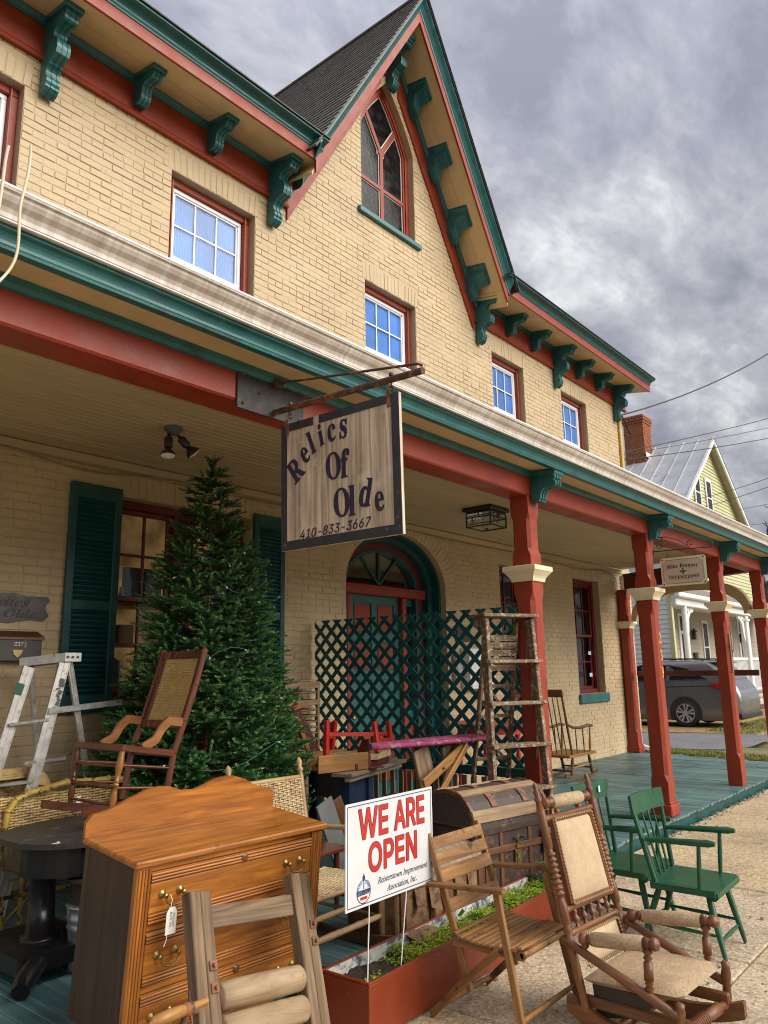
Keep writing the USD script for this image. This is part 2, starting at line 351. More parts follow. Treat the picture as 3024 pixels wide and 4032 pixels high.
mk('shop_interior', {'g': ('geometry', {}), 'n': ('noise_texture', {'scale': 2.6, 'detail': 4.0}), 'r': ('rgb_ramp', {'ramp': [(.35, (0.10, 0.05, 0.015)), (.65, (0.60, 0.36, 0.13))]}), 'p': ('principled_bsdf', {'roughness': .8, 'emission_strength': .085})}, [('g.position', 'n.vector'), ('n.fac', 'r.fac'), ('r.color', 'p.base_color'), ('r.color', 'p.emission_color')])  # faint warm emission added to imitate a lit room; no lamp stands inside
paint('blue_blind', (0.17, 0.37, 0.74), 0.8, 0.25, 1.6, 0.0)  # curtain colour; its blue imitates sky reflected in the upstairs panes
paint('black_iron', (0.018, 0.017, 0.017), 0.5, 0.3, 20.0, 0.4, 90.0, wear=(0.16, 0.055, 0.02), wt=0.66, ws=18)
paint('rust_iron', (0.06, 0.03, 0.022), 0.7, 0.4, 20.0, 0.5, 90.0, wear=(0.24, 0.08, 0.03), wt=0.55, ws=16)
pane('window_glass')
pane('dark_glass', (0.85, 0.88, 0.9))
# ------------------------------------------------------------------ ground
def concrete(name, c):
    mk(name, {'g': ('geometry', {}), 'n': ('noise_texture', {'scale': 1.1, 'detail': 6.0, 'roughness': .62}), 'r': ('rgb_ramp', {'ramp': [(.28, C(c, .62)), (.45, C(c, .92)), (.6, C(c, 1.05)), (.75, C(c, 1.15))]}),
       'v': ('voronoi_texture', {'scale': 62.0}), 'sv': ('separate_color', {}), 'rv': ('rgb_ramp', {'ramp': [(0, (.45, .42, .38)), (.25, (.80, .78, .74)), (.7, (1.06, 1.05, 1.03)), (1, (1.45, 1.42, 1.36))]}), 'v2': ('voronoi_texture', {'scale': 150.0}), 's2': ('separate_color', {}), 'r2': ('rgb_ramp', {'ramp': [(0, (.6, .58, .55)), (.3, (.95, .95, .95)), (1, (1.2, 1.2, 1.18))]}),
       'm1': ('mix', {'mix_type': 'multiply', 'fac': .75}), 'm2': ('mix', {'mix_type': 'multiply', 'fac': .7}), 'n3': ('noise_texture', {'scale': 5.0, 'detail': 8.0, 'roughness': .7}), 'r3': ('rgb_ramp', {'ramp': [(.30, (.50, .47, .42)), (.42, (1, 1, 1)), (1, (1, 1, 1))]}), 'm3': ('mix', {'mix_type': 'multiply', 'fac': .8}),
       'b': ('bump', {'strength': .5, 'distance': .003}), 'p': ('principled_bsdf', {'roughness': .82})},
       [('g.position', 'n.vector'), ('g.position', 'v.vector'), ('g.position', 'v2.vector'), ('g.position', 'n3.vector'), ('n.fac', 'r.fac'), ('v.color', 'sv.color'), ('sv.r', 'rv.fac'), ('v2.color', 's2.color'), ('s2.r', 'r2.fac'), ('r.color', 'm1.color1'), ('rv.color', 'm1.color2'), ('m1.color', 'm2.color1'), ('r2.color', 'm2.color2'), ('n3.fac', 'r3.fac'), ('m2.color', 'm3.color1'), ('r3.color', 'm3.color2'), ('m3.color', 'p.base_color'), ('v.distance', 'b.height'), ('b.normal', 'p.normal')])
concrete('concrete', (0.47, 0.375, 0.26)); concrete('concrete_warm', (0.49, 0.375, 0.235))
paint('asphalt', (0.15, 0.15, 0.165), 0.85, 0.2, 1.5, 0.8, 70.0, wear=(0.27, 0.26, 0.25), wt=0.60, ws=60, bd=0.006)
paint('leaf_litter', (0.34, 0.22, 0.08), 0.9, 0.35, 4.0, 1.0, 30.0, wear=(0.16, 0.10, 0.03), wt=0.55, ws=12, bd=0.03)
paint('ground_soil', (0.20, 0.15, 0.075), 0.95, 0.3, 0.8, 0.8, 20.0, wear=(0.10, 0.12, 0.03), wt=0.55, ws=0.7, bd=0.02)
paint('grass_blade', (0.15, 0.19, 0.035), 0.7, 0.4, 9.0, 0.0, wear=(0.38, 0.28, 0.08), wt=0.55, ws=11)
m = MB(); m.box((-260, -260, -0.6), (260, 260, -0.045)); put('ground', m, 'ground_soil', kind='structure', label='dry brown ground around the shop and the neighbouring house', cat='ground')
side = thing('sidewalk', 'tan exposed aggregate concrete sidewalk with joints along the shop porch', 'sidewalk'); tag(side, kind='structure')
xs = [-3.0, -1.2, 0.45, 2.05, 3.62, 5.2, 6.8, 8.45, 10.1, 11.75, 13.4, 15.05, 16.7, 18.35, 20.0, 22.0, 24.0, 26.0]
for i in range(len(xs) - 1):
    for j, (ya, yb) in enumerate(((-2.3, -0.2), (-0.2, 1.55), (1.55, 3.2))):
        m = MB(); h = R_.uniform(-0.004, 0.004)
        m.box((xs[i] + 0.007, ya + 0.007, -0.12), (xs[i + 1] - 0.007, yb - 0.007, h), 0.008)
        put('slab', m, R_.choice(['concrete', 'concrete_warm']), side)
m = MB(); m.box((-3, -2.3, -0.044), (26, 3.2, -0.02)); put('joint_bed', m, 'ground_soil', side)
m = MB(); m.box((14.75, 3.23, -0.3), (17.2, 16, 0.085)); m.box((17.25, 5.3, -0.3), (48, 16, 0.06)); put('verge', m, 'ground_soil', kind='structure', label='bare verge of dry earth beyond the porch end', cat='verge')
m = MB()
P = Polygon([(15.62, 6.6), (16.4, 4.95), (17.5, 4.75), (20.2, 4.9), (20.1, 6.0), (19.55, 8.0), (18.6, 14.5), (15.5, 14.5)])
m.prism(P, XY(0.0), 0.085, 0.112); put('driveway', m, 'asphalt', kind='structure', label='grey asphalt driveway between the shop porch and the parked minivan', cat='driveway')
m = MB(); m.prism(Polygon([(19.6, 8.0), (20.15, 6.0), (20.2, 5.35), (36, 5.4), (36, 9), (24, 9), (24.2, 15), (18.7, 15)]), XY(0.0), 0.065, 0.125)
put('leaf_verge', m, 'leaf_litter', kind='structure', label='verge of fallen yellow brown leaves under the parked minivan', cat='verge')
def blades(n, region, h, seed, w=0.006, lean=0.5):
    g = np.random.default_rng(seed); m = MB()
    p = np.array([region(g) for _ in range(n)]); hh = h * g.uniform(0.35, 1.1, n); a = g.uniform(0, 6.28, n)
    d = np.stack([np.cos(a), np.sin(a), 0 * a], 1); t = np.stack([-np.sin(a), np.cos(a), 0 * a], 1) * w * g.uniform(0.6, 1.4, (n, 1))
    le = d * (hh * g.uniform(0, lean, n))[:, None]
    V = np.stack([p - t, p + t, p + le * 0.4 + t * 0.7 + np.array([0, 0, 1]) * hh[:, None] * 0.6, p + le + np.array([0, 0, 1]) * hh[:, None], p + le * 0.4 - t * 0.7 + np.array([0, 0, 1]) * hh[:, None] * 0.6], 1)
    N = np.repeat(d[:, None] * 0.6 + np.array([0, 0, 0.7]), 5, 1)
    b = np.arange(n)[:, None] * 5
    F = np.concatenate([b + [0, 1, 2], b + [0, 2, 4], b + [4, 2, 3]])
    m.add(V.reshape(-1, 3), N.reshape(-1, 3), F); return m
m = blades(12000, lambda g: (lambda s, t: (15.3 - 0.75 * s + 0.75 * t + g.normal(0, 0.05), 6.2 - 2.9 * s, 0.08))(g.uniform(), g.uniform() ** 1.5), 0.085, 3, 0.005)
put('grass_strip', m, 'grass_blade', kind='stuff', label='uneven strip of grass between the porch end and the driveway', cat='grass')
m = blades(5000, lambda g: (g.uniform(20.3, 27), g.uniform(5.35, 6.6), 0.12), 0.06, 4, 0.008)
put('verge_grass', m, 'grass_blade', kind='stuff', label='thin yellowed grass on the leafy verge by the minivan', cat='grass')
g_ = np.random.default_rng(31); m = MB()
for k in range(420):
    x, y = (g_.uniform(8, 14.5), 3.2 - abs(g_.normal(0, 0.05))) if k < 330 else (g_.uniform(2, 14), g_.uniform(-0.2, 3.1))
    r = g_.uniform(0.004, 0.013); a = g_.uniform(0, 3.14); A = np.array([[math.cos(a), math.sin(a), 0], [-math.sin(a), math.cos(a), 0], [0, 0, 1]])
    m.obox((x, y, r * 0.4 + 0.004), A, (r, r * 0.7, r * 0.5), r * 0.2)
paint('pebbles', (0.40, 0.34, 0.26), 0.8, 0.4, 30.0, 0.2, isl=0.4)
put('loose_pebbles', m, 'pebbles', kind='stuff', label='loose pebbles and crumbs along the porch edge and on the sidewalk', cat='pebbles')

# ------------------------------------------------------------------ porch deck
DZ = 0.13
mk('deck_paint', {'g': ('geometry', {}), 'at': ('attribute', {'attribute': 'gr'}), 'mp': ('mapping', {'scale': (1.2, 30, 30)}), 'n': ('noise_texture', {'scale': 1.0, 'detail': 6.0, 'roughness': 0.65}),
   'r': ('rgb_ramp', {'ramp': [(0.3, (0.05, 0.12, 0.125)), (0.55, (0.105, 0.205, 0.208)), (0.72, (0.19, 0.30, 0.30))]}), 'n2': ('noise_texture', {'scale': 2.4, 'detail': 5.0}),
   'r2': ('rgb_ramp', {'ramp': [(0.35, (0.62, 0.62, 0.6)), (0.62, (1.1, 1.1, 1.1))]}), 'mu': ('mix', {'mix_type': 'multiply', 'fac': 0.8}), 'b': ('bump', {'strength': 0.35, 'distance': 0.003}), 'p': ('principled_bsdf', {'roughness': 0.42}),
   'mi': ('map_range', {'to_min': 0.86, 'to_max': 1.12}), 'hs': ('hsv', {}), 'oi': ('object_info', {})},
   [('at.vector', 'mp.vector'), ('mp.vector', 'n.vector'), ('g.position', 'n2.vector'), ('n.fac', 'r.fac'), ('n2.fac', 'r2.fac'), ('r.color', 'mu.color1'), ('r2.color', 'mu.color2'), ('oi.random', 'mi.value'), ('mi.result', 'hs.value'), ('mu.color', 'hs.color'), ('hs.color', 'p.base_color'), ('n.fac', 'b.height'), ('b.normal', 'p.normal')])
deck = thing('porch_deck', 'worn teal painted porch floor of narrow boards in front of the shop', 'deck'); tag(deck, kind='structure')
x = 0.2; k = 0
while x < 14.86:
    w = 0.094; y0 = 3.185 + R_.uniform(-0.012, 0.012); end = 6.25
    if x > 14.36: y0 = 6.2 - (14.86 - x) / 0.5 * 2.9
    cut = R_.uniform(4.0, 5.6) if R_.random() < 0.30 else None
    for a, b in (((y0, cut - 0.002), (cut + 0.002, end)) if cut else ((y0, end),)):
        m = MB(); z = DZ + R_.uniform(-0.0022, 0.0022); tl = R_.uniform(-0.0016, 0.0016)
        m.beam((x + w / 2, a, z - 0.012), (x + w / 2, b, z - 0.012), w - 0.005, 0.024, (tl / 0.09, 0, 1), 0.0035); put('deck_board', m, 'deck_paint', deck)
    x += w; k += 1
m = MB(); m.box((0.2, 3.235, -0.02), (14.4, 3.26, 0.104)); m.flat([(14.4, 3.26, -.02), (14.85, 6.25, -.02), (14.85, 6.25, .1), (14.4, 3.26, .1)], [(0, 1, 2, 3)]); m.box((0.2, 3.262, -0.02), (14.3, 6.24, 0.1))
put('skirt', m, 'dark_green_paint', deck)

# ------------------------------------------------------------------ main building
YW, XL, XR, XC = 6.25, 0.1, 15.52, 7.84
bld = thing('brick_building', 'cream painted brick shop with red and teal trim and a steep front gable', 'building', loc=(XC, YW, 0))
UPW = [(1.5, 2.6), (4.16, 5.30), (7.24, 8.36), (10.44, 11.49), (12.92, 14.0)]
GF = [(3.77, 5.33, 1.50, 3.34), (10.36, 11.42, 1.27, 3.34), (12.88, 13.97, 1.27, 3.34)]
UZ0, UZ1 = 5.12, 6.93
def ellipse(cx, cz, a, b, z0, n=28):
    t = np.linspace(0, math.pi, n); return Polygon(([(cx + a, z0)] if z0 < cz - .001 else []) + [(cx + a * math.cos(q), cz + b * math.sin(q)) for q in t] + ([(cx - a, z0)] if z0 < cz - .001 else [])).buffer(0) if z0 <= cz + .001 else ellipse(cx, cz, a, b, cz - .5).intersection(sbox(cx - a, z0, cx + a, cz + b))
def pointed(x0, x1, z0, zs, za, n=9, bul=0.06):
    cx = (x0 + x1) / 2; p = [(x0, z0), (x1, z0)]
    for i in range(n + 1):
        t = i / n; p.append((x1 + (cx - x1) * t + bul * math.sin(math.pi * t), zs + (za - zs) * t))
    for i in range(1, n + 1):
        t = 1 - i / n; p.append((x0 + (cx - x0) * t - bul * math.sin(math.pi * t), zs + (za - zs) * t))
    return Polygon(p)
HW, ZB, ZA = 2.10, 7.65, 11.20
gable = Polygon([(XC - HW, ZB), (XC + HW, ZB), (XC, ZA)])
door_hole = ellipse(XC + 0.015, 2.8, 1.035, 0.72, 0.13)
goth_hole = pointed(7.19, 8.40, 7.97, 9.44, 10.36)
holes = unary_union([sbox(a, UZ0, b, UZ1) for a, b in UPW] + [sbox(a, c, b, d) for a, b, c, d in GF] + [door_hole, goth_hole])
wallp = unary_union([sbox(XL, 0.0, XR, 7.72), gable]).difference(holes)
m = MB(); m.prism(wallp, XZ(YW), 0.0, 0.26)
wall = put('wall', m, 'cream_wall_paint', bld)
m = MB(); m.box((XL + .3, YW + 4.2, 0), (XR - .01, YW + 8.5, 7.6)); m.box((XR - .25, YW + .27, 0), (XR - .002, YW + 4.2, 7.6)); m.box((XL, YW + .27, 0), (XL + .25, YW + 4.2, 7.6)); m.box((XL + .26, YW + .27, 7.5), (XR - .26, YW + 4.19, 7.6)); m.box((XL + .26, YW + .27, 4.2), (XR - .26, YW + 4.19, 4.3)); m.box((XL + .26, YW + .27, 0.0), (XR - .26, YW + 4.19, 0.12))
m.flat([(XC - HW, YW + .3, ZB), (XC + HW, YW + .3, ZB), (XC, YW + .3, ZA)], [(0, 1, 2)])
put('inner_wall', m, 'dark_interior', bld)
# bricks: running bond, cut at the openings, with soldier arches over the windows
sold = [(a, b, UZ1, UZ1 + 0.25) for a, b in UPW] + [(a, b, d, d + 0.25) for a, b, c, d in GF]
ringp = ellipse(XC + 0.015, 2.8, 1.29, 0.975, 2.8).difference(ellipse(XC + 0.015, 2.8, 1.035, 0.72, 2.7))
free = wallp.difference(unary_union([sbox(a - 0.05, c, b + 0.05, d) for a, b, c, d in sold] + [ringp])).buffer(-0.002)
BR = []
def quadbrick(q, pro):
    """front face q (4 x,z corners, counter-clockwise as seen from the street), bevelled"""
    q = np.asarray(q, float); c = q.mean(0); d = q - c; s = 1 - 0.006 / np.maximum(np.abs(d), 0.01)
    f = c + d * np.clip(s, 0.5, 1); y = YW - pro
    V = np.array([(a, YW + 0.001, b) for a, b in q] + [(a, y + R_.uniform(-.0012, .0012), b) for a, b in f])
    return V
def add_brick(q):
    BR.append((quadbrick(q, R_.uniform(0.0025, 0.0095)), q))
H = 0.0755
nrow = int((ZA - 0.13) / H)
for r in range(nrow):
    z0, z1 = 0.13 + r * H + 0.004, 0.13 + (r + 1) * H - 0.004
    iv = None
    for z in (z0, z1):
        s = free.intersection(LineString([(-1, z), (17, z)])); L = [(g.bounds[0], g.bounds[2]) for g in getattr(s, 'geoms', [s]) if not g.is_empty and g.length > 0.02]
        iv = L if iv is None else [(max(a, c), min(b, d)) for a, b in iv for c, d in L if min(b, d) - max(a, c) > 0.03]
    off = (0.1125 if r % 2 else 0.0) + R_.uniform(-0.01, 0.01); hdr = (r % 7 == 3); bl = 0.1125 if hdr else 0.225
    for a, b in iv:
        k = math.floor((a - off) / bl); x = off + k * bl
        while x < b:
            u, v = max(a, x + 0.0025 + R_.uniform(-.0015, .002)), min(b, x + bl - 0.0025 + R_.uniform(-.002, .0015))
            if v - u > 0.025:
                e = [R_.uniform(-.0028, .0028) for _ in range(4)]; add_brick([(u, z0 + e[0]), (v, z0 + e[1]), (v, z1 + e[2]), (u, z1 + e[3])])
            x += bl
for a, b, c, d in sold:
    n = round((b - a + 0.1) / 0.078); w = (b - a + 0.1) / n; cx = (a + b) / 2
    for i in range(n):
        u, v = a - 0.05 + i * w + 0.004, a - 0.05 + (i + 1) * w - 0.004; f = 0.035
        add_brick([(u, c + 0.003), (v, c + 0.003), (v + (v - cx) * f, d - 0.004), (u + (u - cx) * f, d - 0.004)])
n = 40
for i in range(n):
    t0, t1 = math.pi * (i + 0.07) / n, math.pi * (i + 0.93) / n
    A = lambda t, g: (XC + 0.015 + (1.035 + g) * math.cos(t), 2.8 + (0.72 + g) * math.sin(t))
    add_brick([A(t1, 0.004), A(t0, 0.004), A(t0, 0.25), A(t1, 0.25)])
BF = [(4, 5, 6, 7), (0, 1, 5, 4), (1, 2, 6, 5), (2, 3, 7, 6), (3, 0, 4, 7)]
ctr = np.array([v.mean(0) for v, q in BR]); pu, pv, pd = to_px(ctr)
hid = ((ctr[:, 2] > 3.7) & (ctr[:, 2] - 1.72 < 0.66 * ctr[:, 1])) | (ctr[:, 2] < 1.3) | ((ctr[:, 0] > 3.25) & (ctr[:, 0] < 5.8) & (ctr[:, 2] < 3.4)) | ((pu > 1110) & (pu < 1590) & (pv > 1440) & (pv < 2180)) | (ctr[:, 2] > 7.27) & (ctr[:, 0] < 5.9)
inside = (pu > 10) & (pu < 3010) & (pv > 10) & (pv < 4020) & ~hid
area = np.array([abs(Polygon(q).area) for v, q in BR]) * ctr[:, 1] / pd ** 3 * inside
best = set(np.argsort(-area)[:300].tolist())
rest = MB()
for i, (v, q) in enumerate(BR):
    m = MB() if i in best else rest
    m.flat(v, BF, np.full((8, 3), rng.uniform(0, 1)))
    if i in best: put('brick', m, 'cream_brick_paint', wall)
put('bricks', rest, 'cream_brick_paint', wall, kind='stuff')

# windows upstairs
def window_up(x0, x1):
    yr = YW + 0.10
    m = MB(); t = 0.085
    for a, b, c, d in ((x0, x1, UZ1 - t, UZ1 - 0.002), (x0, x1, UZ0, UZ0 + t)): m.box((a + .002, yr, c), (b - .002, yr + 0.12, d), 0.008)
    for a, b in ((x0 + .002, x0 + t), (x1 - t, x1 - .002)): m.box((a, yr, UZ0 + t), (b, yr + 0.12, UZ1 - t), 0.008)
    for a, b in ((x0 + t - .02, x0 + t + .0), (x1 - t, x1 - t + 0.02)): m.box((a, yr - 0.022, UZ0), (b, yr + 0.002, UZ1 - .01), 0.006)
    w = put('window', m, 'red_paint', bld)
    a, b, c, d = x0 + t + .002, x1 - t - .002, UZ0 + t, UZ1 - t; y = yr + 0.035
    m = MB(); s = 0.05
    for (p, q, e, f) in ((a, b, d - s, d), (a, b, c, c + s), (a, a + s, c + s, d - s), (b - s, b, c + s, d - s), (a + s, b - s, (c + d) / 2 - 0.03, (c + d) / 2 + 0.03)): m.box((p, y, e), (q, y + 0.06, f), 0.006)
    for (p, q, e, f) in ((a + s, a + s + .02, c + s, d - s), (b - s - .02, b - s, c + s, d - s), (a + s, b - s, d - s - .02, d - s)): m.box((p, y + 0.012, e), (q, y + 0.05, f), 0.004)
    put('sash', m, 'white_vinyl', w)
    for z0, z1 in ((c + s, (c + d) / 2 - .03), ((c + d) / 2 + .03, d - s)):
        for i in range(1, 3):
            m = MB(); xx = a + s + (b - a - 2 * s) * i / 3; m.box((xx - 0.009, y + 0.022, z0), (xx + 0.009, y + 0.036, z1)); put('muntin', m, 'white_vinyl', w)
        m = MB(); zz = (z0 + z1) / 2; m.box((a + s, y + 0.0215, zz - .009), (b - s, y + 0.0365, zz + .009)); put('muntin', m, 'white_vinyl', w)
        for i in range(3):
            for j in range(2):
                m = MB(); u = a + s + (b - a - 2 * s) * np.array([i, i + 1]) / 3; zz = z0 + (z1 - z0) * np.array([j, j + 1]) / 2
                tx, tz = R_.uniform(-.003, .003), R_.uniform(-.003, .003)
                m.flat([(u[0], y + .029 - tx, zz[0]), (u[1], y + .029 + tx, zz[0]), (u[1], y + .029 + tx + tz, zz[1]), (u[0], y + .029 - tx + tz, zz[1])], [(0, 1, 2, 3)]); put('glass_pane', m, 'window_glass', w)
    m = MB(); nf = 26
    xs_ = np.linspace(a + .02, b - .02, nf * 2 + 1); ys_ = y + 0.05 + 0.006 * np.cos(np.arange(nf * 2 + 1) * math.pi)
    for i in range(nf * 2): m.flat([(xs_[i], ys_[i], c), (xs_[i + 1], ys_[i + 1], c), (xs_[i + 1], ys_[i + 1], d), (xs_[i], ys_[i], d)], [(0, 1, 2, 3)])
    put('curtain', m, 'blue_blind', w)
for a, b in UPW: window_up(a, b)

# pointed gable window
def ring(poly, t): return poly.difference(poly.buffer(-t, join_style=2))
gp = goth_hole.buffer(-0.003)
m = MB(); m.prism(ring(gp, 0.07), XZ(YW + 0.10), 0, 0.14); inner = gp.buffer(-0.07, join_style=2); m.prism(ring(inner, 0.035), XZ(YW + 0.12), 0, 0.10)
gw = put('gable_window', m, 'red_paint', bld)
inner = inner.buffer(-0.035, join_style=2); cx = XC - 0.045; bar = 0.07
ax0, az0, ax1, az1 = inner.bounds
mull = unary_union([sbox(cx - bar / 2, az0, cx + bar / 2, 9.30), sbox(ax0, 8.60, ax1, 8.655), LineString([(cx, 9.22), (ax1 + 0.1, 9.22 + 0.94)]).buffer(0.036, cap_style=2), LineString([(cx, 9.22), (ax0 - 0.1, 9.22 + 0.94)]).buffer(0.036, cap_style=2)]).intersection(inner)
mull = unary_union([mull, sbox(cx - bar / 2 - .03, 9.2, cx + bar / 2 + .03, 9.3).intersection(inner)])
m = MB(); m.prism(mull, XZ(YW + 0.125), 0, 0.07); put('mullion', m, 'red_paint', gw)
paint('leaded_dark', (0.008, 0.008, 0.008), 0.20, 0.5, 8.0, 0.4, 20.0, wear=(0.20, 0.16, 0.08), wt=0.72, ws=22, spec=0.2)
for P in getattr(inner.difference(mull), 'geoms', []):
    if P.area < 0.01: continue
    m = MB(); m.prism(ring(P, 0.014), XZ(YW + 0.145), 0, 0.02); f = put('pane_frame', m, 'white_vinyl', gw)
    m = MB(); m.prism(P, XZ(YW + 0.155), 0, 0.004); put('leaded_pane', m, 'leaded_dark', gw)
m = MB(); m.box((7.10, YW - 0.06, 7.885), (8.50, YW + 0.2, 7.968), 0.01); put('window_sill', m, 'teal_paint', bld)

# entrance: arched teal frame, fanlight, panelled door
yf = YW + 0.20
oe = lambda d, zb=0.135: ellipse(XC + 0.015, 2.8, 1.033 - d, 0.718 - d * 0.75, zb)
m = MB(); m.prism(oe(0.0).difference(oe(0.045)), XZ(YW + 0.085), 0, 0.17); m.prism(oe(0.046).difference(oe(0.14)), XZ(yf), 0, 0.12)
dr = put('entrance', m, 'dark_green_paint', bld)
m = MB(); m.prism(oe(0.142).difference(oe(0.26)), XZ(yf + 0.10), 0, 0.10); put('arch_panel', m, 'maroon_paint', dr)
m = MB(); m.prism(oe(0.262).difference(oe(0.32)), XZ(yf + 0.085), 0, 0.12)
m.prism(unary_union([LineString([(XC, 2.84), (XC + 0.75 * math.cos(t), 2.84 + 0.75 * math.sin(t))]).buffer(0.014) for t in (0.80, 1.57, 2.34)]).intersection(oe(0.3, 2.84)), XZ(yf + 0.13), 0, 0.03)
put('fan_bar', m, 'dark_green_paint', dr)
m = MB(); m.prism(oe(0.30, 2.84), XZ(yf + 0.15), 0, 0.006); put('fanlight_pane', m, 'dark_glass', dr)
m = MB(); m.box((6.87, yf + 0.05, 2.70), (8.83, yf + 0.22, 2.835), 0.012); m.box((6.90, yf + 0.03, 2.79), (8.80, yf + 0.05, 2.82), 0.008); put('transom_bar', m, 'red_paint', dr)
DX0, DX1 = 7.25, 8.27; yd = yf + 0.16
for a, b in ((DX0 - 0.09, DX0 - 0.005), (DX1 + 0.005, DX1 + 0.10)):
    m = MB(); m.box((a, yd - 0.07, 0.14), (b, yd + 0.08, 2.70), 0.01); put('door_jamb', m, 'red_paint', dr)
m = MB(); m.box((DX0, yd + 0.02, 0.14), (DX1, yd + 0.06, 2.70))
for a, b in ((DX0, DX0 + .10), (DX1 - .10, DX1), ((DX0 + DX1) / 2 - .055, (DX0 + DX1) / 2 + .055)): m.box((a, yd, 0.14), (b, yd + 0.021, 2.70), 0.006)
zz = [(0.34, 0.98), (1.14, 1.62), (1.73, 2.10), (2.21, 2.60)]
edges = [0.14] + [q for z in zz for q in z] + [2.70]
for i in range(0, len(edges), 2): m.box((DX0 + .1, yd + 0.001, edges[i]), (DX1 - .1, yd + 0.0205, edges[i + 1]), 0.004)
dl = put('door', m, 'teal_paint', dr)
for a, b in zz:
    if (a, b) == (1.14, 1.62): continue
    for u, v in ((DX0 + .105, (DX0 + DX1) / 2 - .06), ((DX0 + DX1) / 2 + .06, DX1 - .105)):
        m = MB(); m.box((u + .02, yd + .006, a + .02), (v - .02, yd + .024, b - .02), 0.014); put('door_panel', m, 'red_paint', dr)
paint('brass', (0.30, 0.225, 0.09), 0.42, 0.2, 20, 0.1, metal=1.0, wear=(0.10, 0.07, 0.03), wt=0.6, ws=25)
m = MB(); m.lathe((DX0 + .05, yd, 1.16), (DX0 + .05, yd - .06, 1.16), [(0, .024), (.2, .012), (.55, .012), (.7, .026), (.95, .02), (1, 0.004)]); m.lathe((DX0 + .05, yd, 1.98), (DX0 + .05, yd - .015, 1.98), [(0, .022), (.8, .02), (1, .004)]); put('door_knob', m, 'brass', dr)
for a, b, gl in ((8.385, 8.80, 1), (6.90, 7.15, 0)):
    m = MB(); m.box((a, yd + .02, 0.14), (b, yd + .06, 1.1)); m.box((a, yd, 1.1), (b, yd + .06, 1.2), .006); m.box((a, yd, 2.6), (b, yd + .06, 2.7), .006); m.box((a, yd, 1.2), (a + .07, yd + .06, 2.6), .006); m.box((b - .07, yd, 1.2), (b, yd + .06, 2.6), .006); sl = put('sidelight', m, 'teal_paint', dr)
    m = MB(); m.box((a + .07, yd + .03, 1.2), (b - .07, yd + .036, 2.6)); put('sidelight_pane', m, 'dark_glass', dr)
    m = MB(); m.box((a + .06, yd + .004, .3), (b - .06, yd + .03, 1.02), .012); put('sidelight_panel', m, 'red_paint', dr)
m = MB(); m.box((6.83, yf - .02, .10), (8.87, yd + .2, .138)); put('threshold', m, 'cream_wall_paint', dr)

# ground floor windows
def window_down(x0, x1, z0, z1, cols, units, mat, ym=0.12, rows=4):
    yr = YW + ym; m = MB(); t = 0.075
    for a, b, c, d in ((x0, x1, z1 - t, z1 - .002), (x0, x1, z0, z0 + t)): m.box((a + .002, yr, c), (b - .002, yr + .13, d), .008)
    for a, b in ((x0 + .002, x0 + t), (x1 - t, x1 - .002)): m.box((a, yr, z0 + t), (b, yr + .13, z1 - t), .008)
    for i in range(1, units): xx = x0 + (x1 - x0) * i / units; m.box((xx - .11, yr - .01, z0 + t), (xx + .11, yr + .13, z1 - t), .01)
    w = put('window', m, mat, bld)
    for u in range(units):
        a = x0 + (x1 - x0) * u / units + (t if u == 0 else .11); b = x0 + (x1 - x0) * (u + 1) / units - (t if u == units - 1 else .11)
        c, d = z0 + t, z1 - t; mid = (c + d) / 2; s = .05
        for lo, hi, y in ((mid - .02, d, yr + .04), (c, mid + .02, yr + .075)):
            m = MB()
            for (p, q, e, f) in ((a, b, hi - s, hi), (a, b, lo, lo + s), (a, a + s, lo + s, hi - s), (b - s, b, lo + s, hi - s)): m.box((p, y, e), (q, y + .034, f), .005)
            put('sash', m, mat, w); rr = rows // 2
            for i in range(1, cols): m = MB(); xx = a + s + (b - a - 2 * s) * i / cols; m.box((xx - .013, y + .004, lo + s), (xx + .013, y + .03, hi - s), .004); put('muntin', m, mat, w)
            for j in range(1, rr): m = MB(); q = lo + s + (hi - lo - 2 * s) * j / rr; m.box((a + s, y + .0045, q - .012), (b - s, y + .0295, q + .012), .004); put('muntin', m, mat, w)
            for i in range(cols):
                for j in range(rr):
                    uu = a + s + (b - a - 2 * s) * np.array([i, i + 1]) / cols; ww = lo + s + (hi - lo - 2 * s) * np.array([j, j + 1]) / rr; q = R_.uniform(-.003, .003); e = R_.uniform(-.003, .003)
                    m = MB(); m.flat([(uu[0], y + .02 - q, ww[0]), (uu[1], y + .02 + q, ww[0]), (uu[1], y + .02 + q + e, ww[1]), (uu[0], y + .02 - q + e, ww[1])], [(0, 1, 2, 3)]); put('glass_pane', m, 'dark_glass', w)
    return w
wl = window_down(*GF[0], 2, 2, 'maroon_paint')
for gfw in GF[1:]:
    w = window_down(*gfw, 3, 1, 'maroon_paint')
    m = MB(); m.box((gfw[0] - .05, YW - .055, gfw[2] - .165), (gfw[1] + .06, YW + .12, gfw[2] - .003), .018); put('window_sill', m, 'teal_paint', bld)
    m = MB(); nf = 16; xs_ = np.linspace(gfw[0] + .1, gfw[1] - .1, nf * 2 + 1); ys_ = YW + .33 + .02 * np.cos(np.arange(nf * 2 + 1) * math.pi)
    for i in range(nf * 2): m.flat([(xs_[i], ys_[i], gfw[2]), (xs_[i + 1], ys_[i + 1], gfw[2]), (xs_[i + 1], ys_[i + 1], gfw[3]), (xs_[i], ys_[i], gfw[3])], [(0, 1, 2, 3)])
    put('curtain', m, mk('grey_lace', {'p': ('principled_bsdf', {'base_color': (0.16, 0.16, 0.16), 'roughness': 0.9})}, []) if 'grey_lace' not in MAT else 'grey_lace', w)
m = MB()
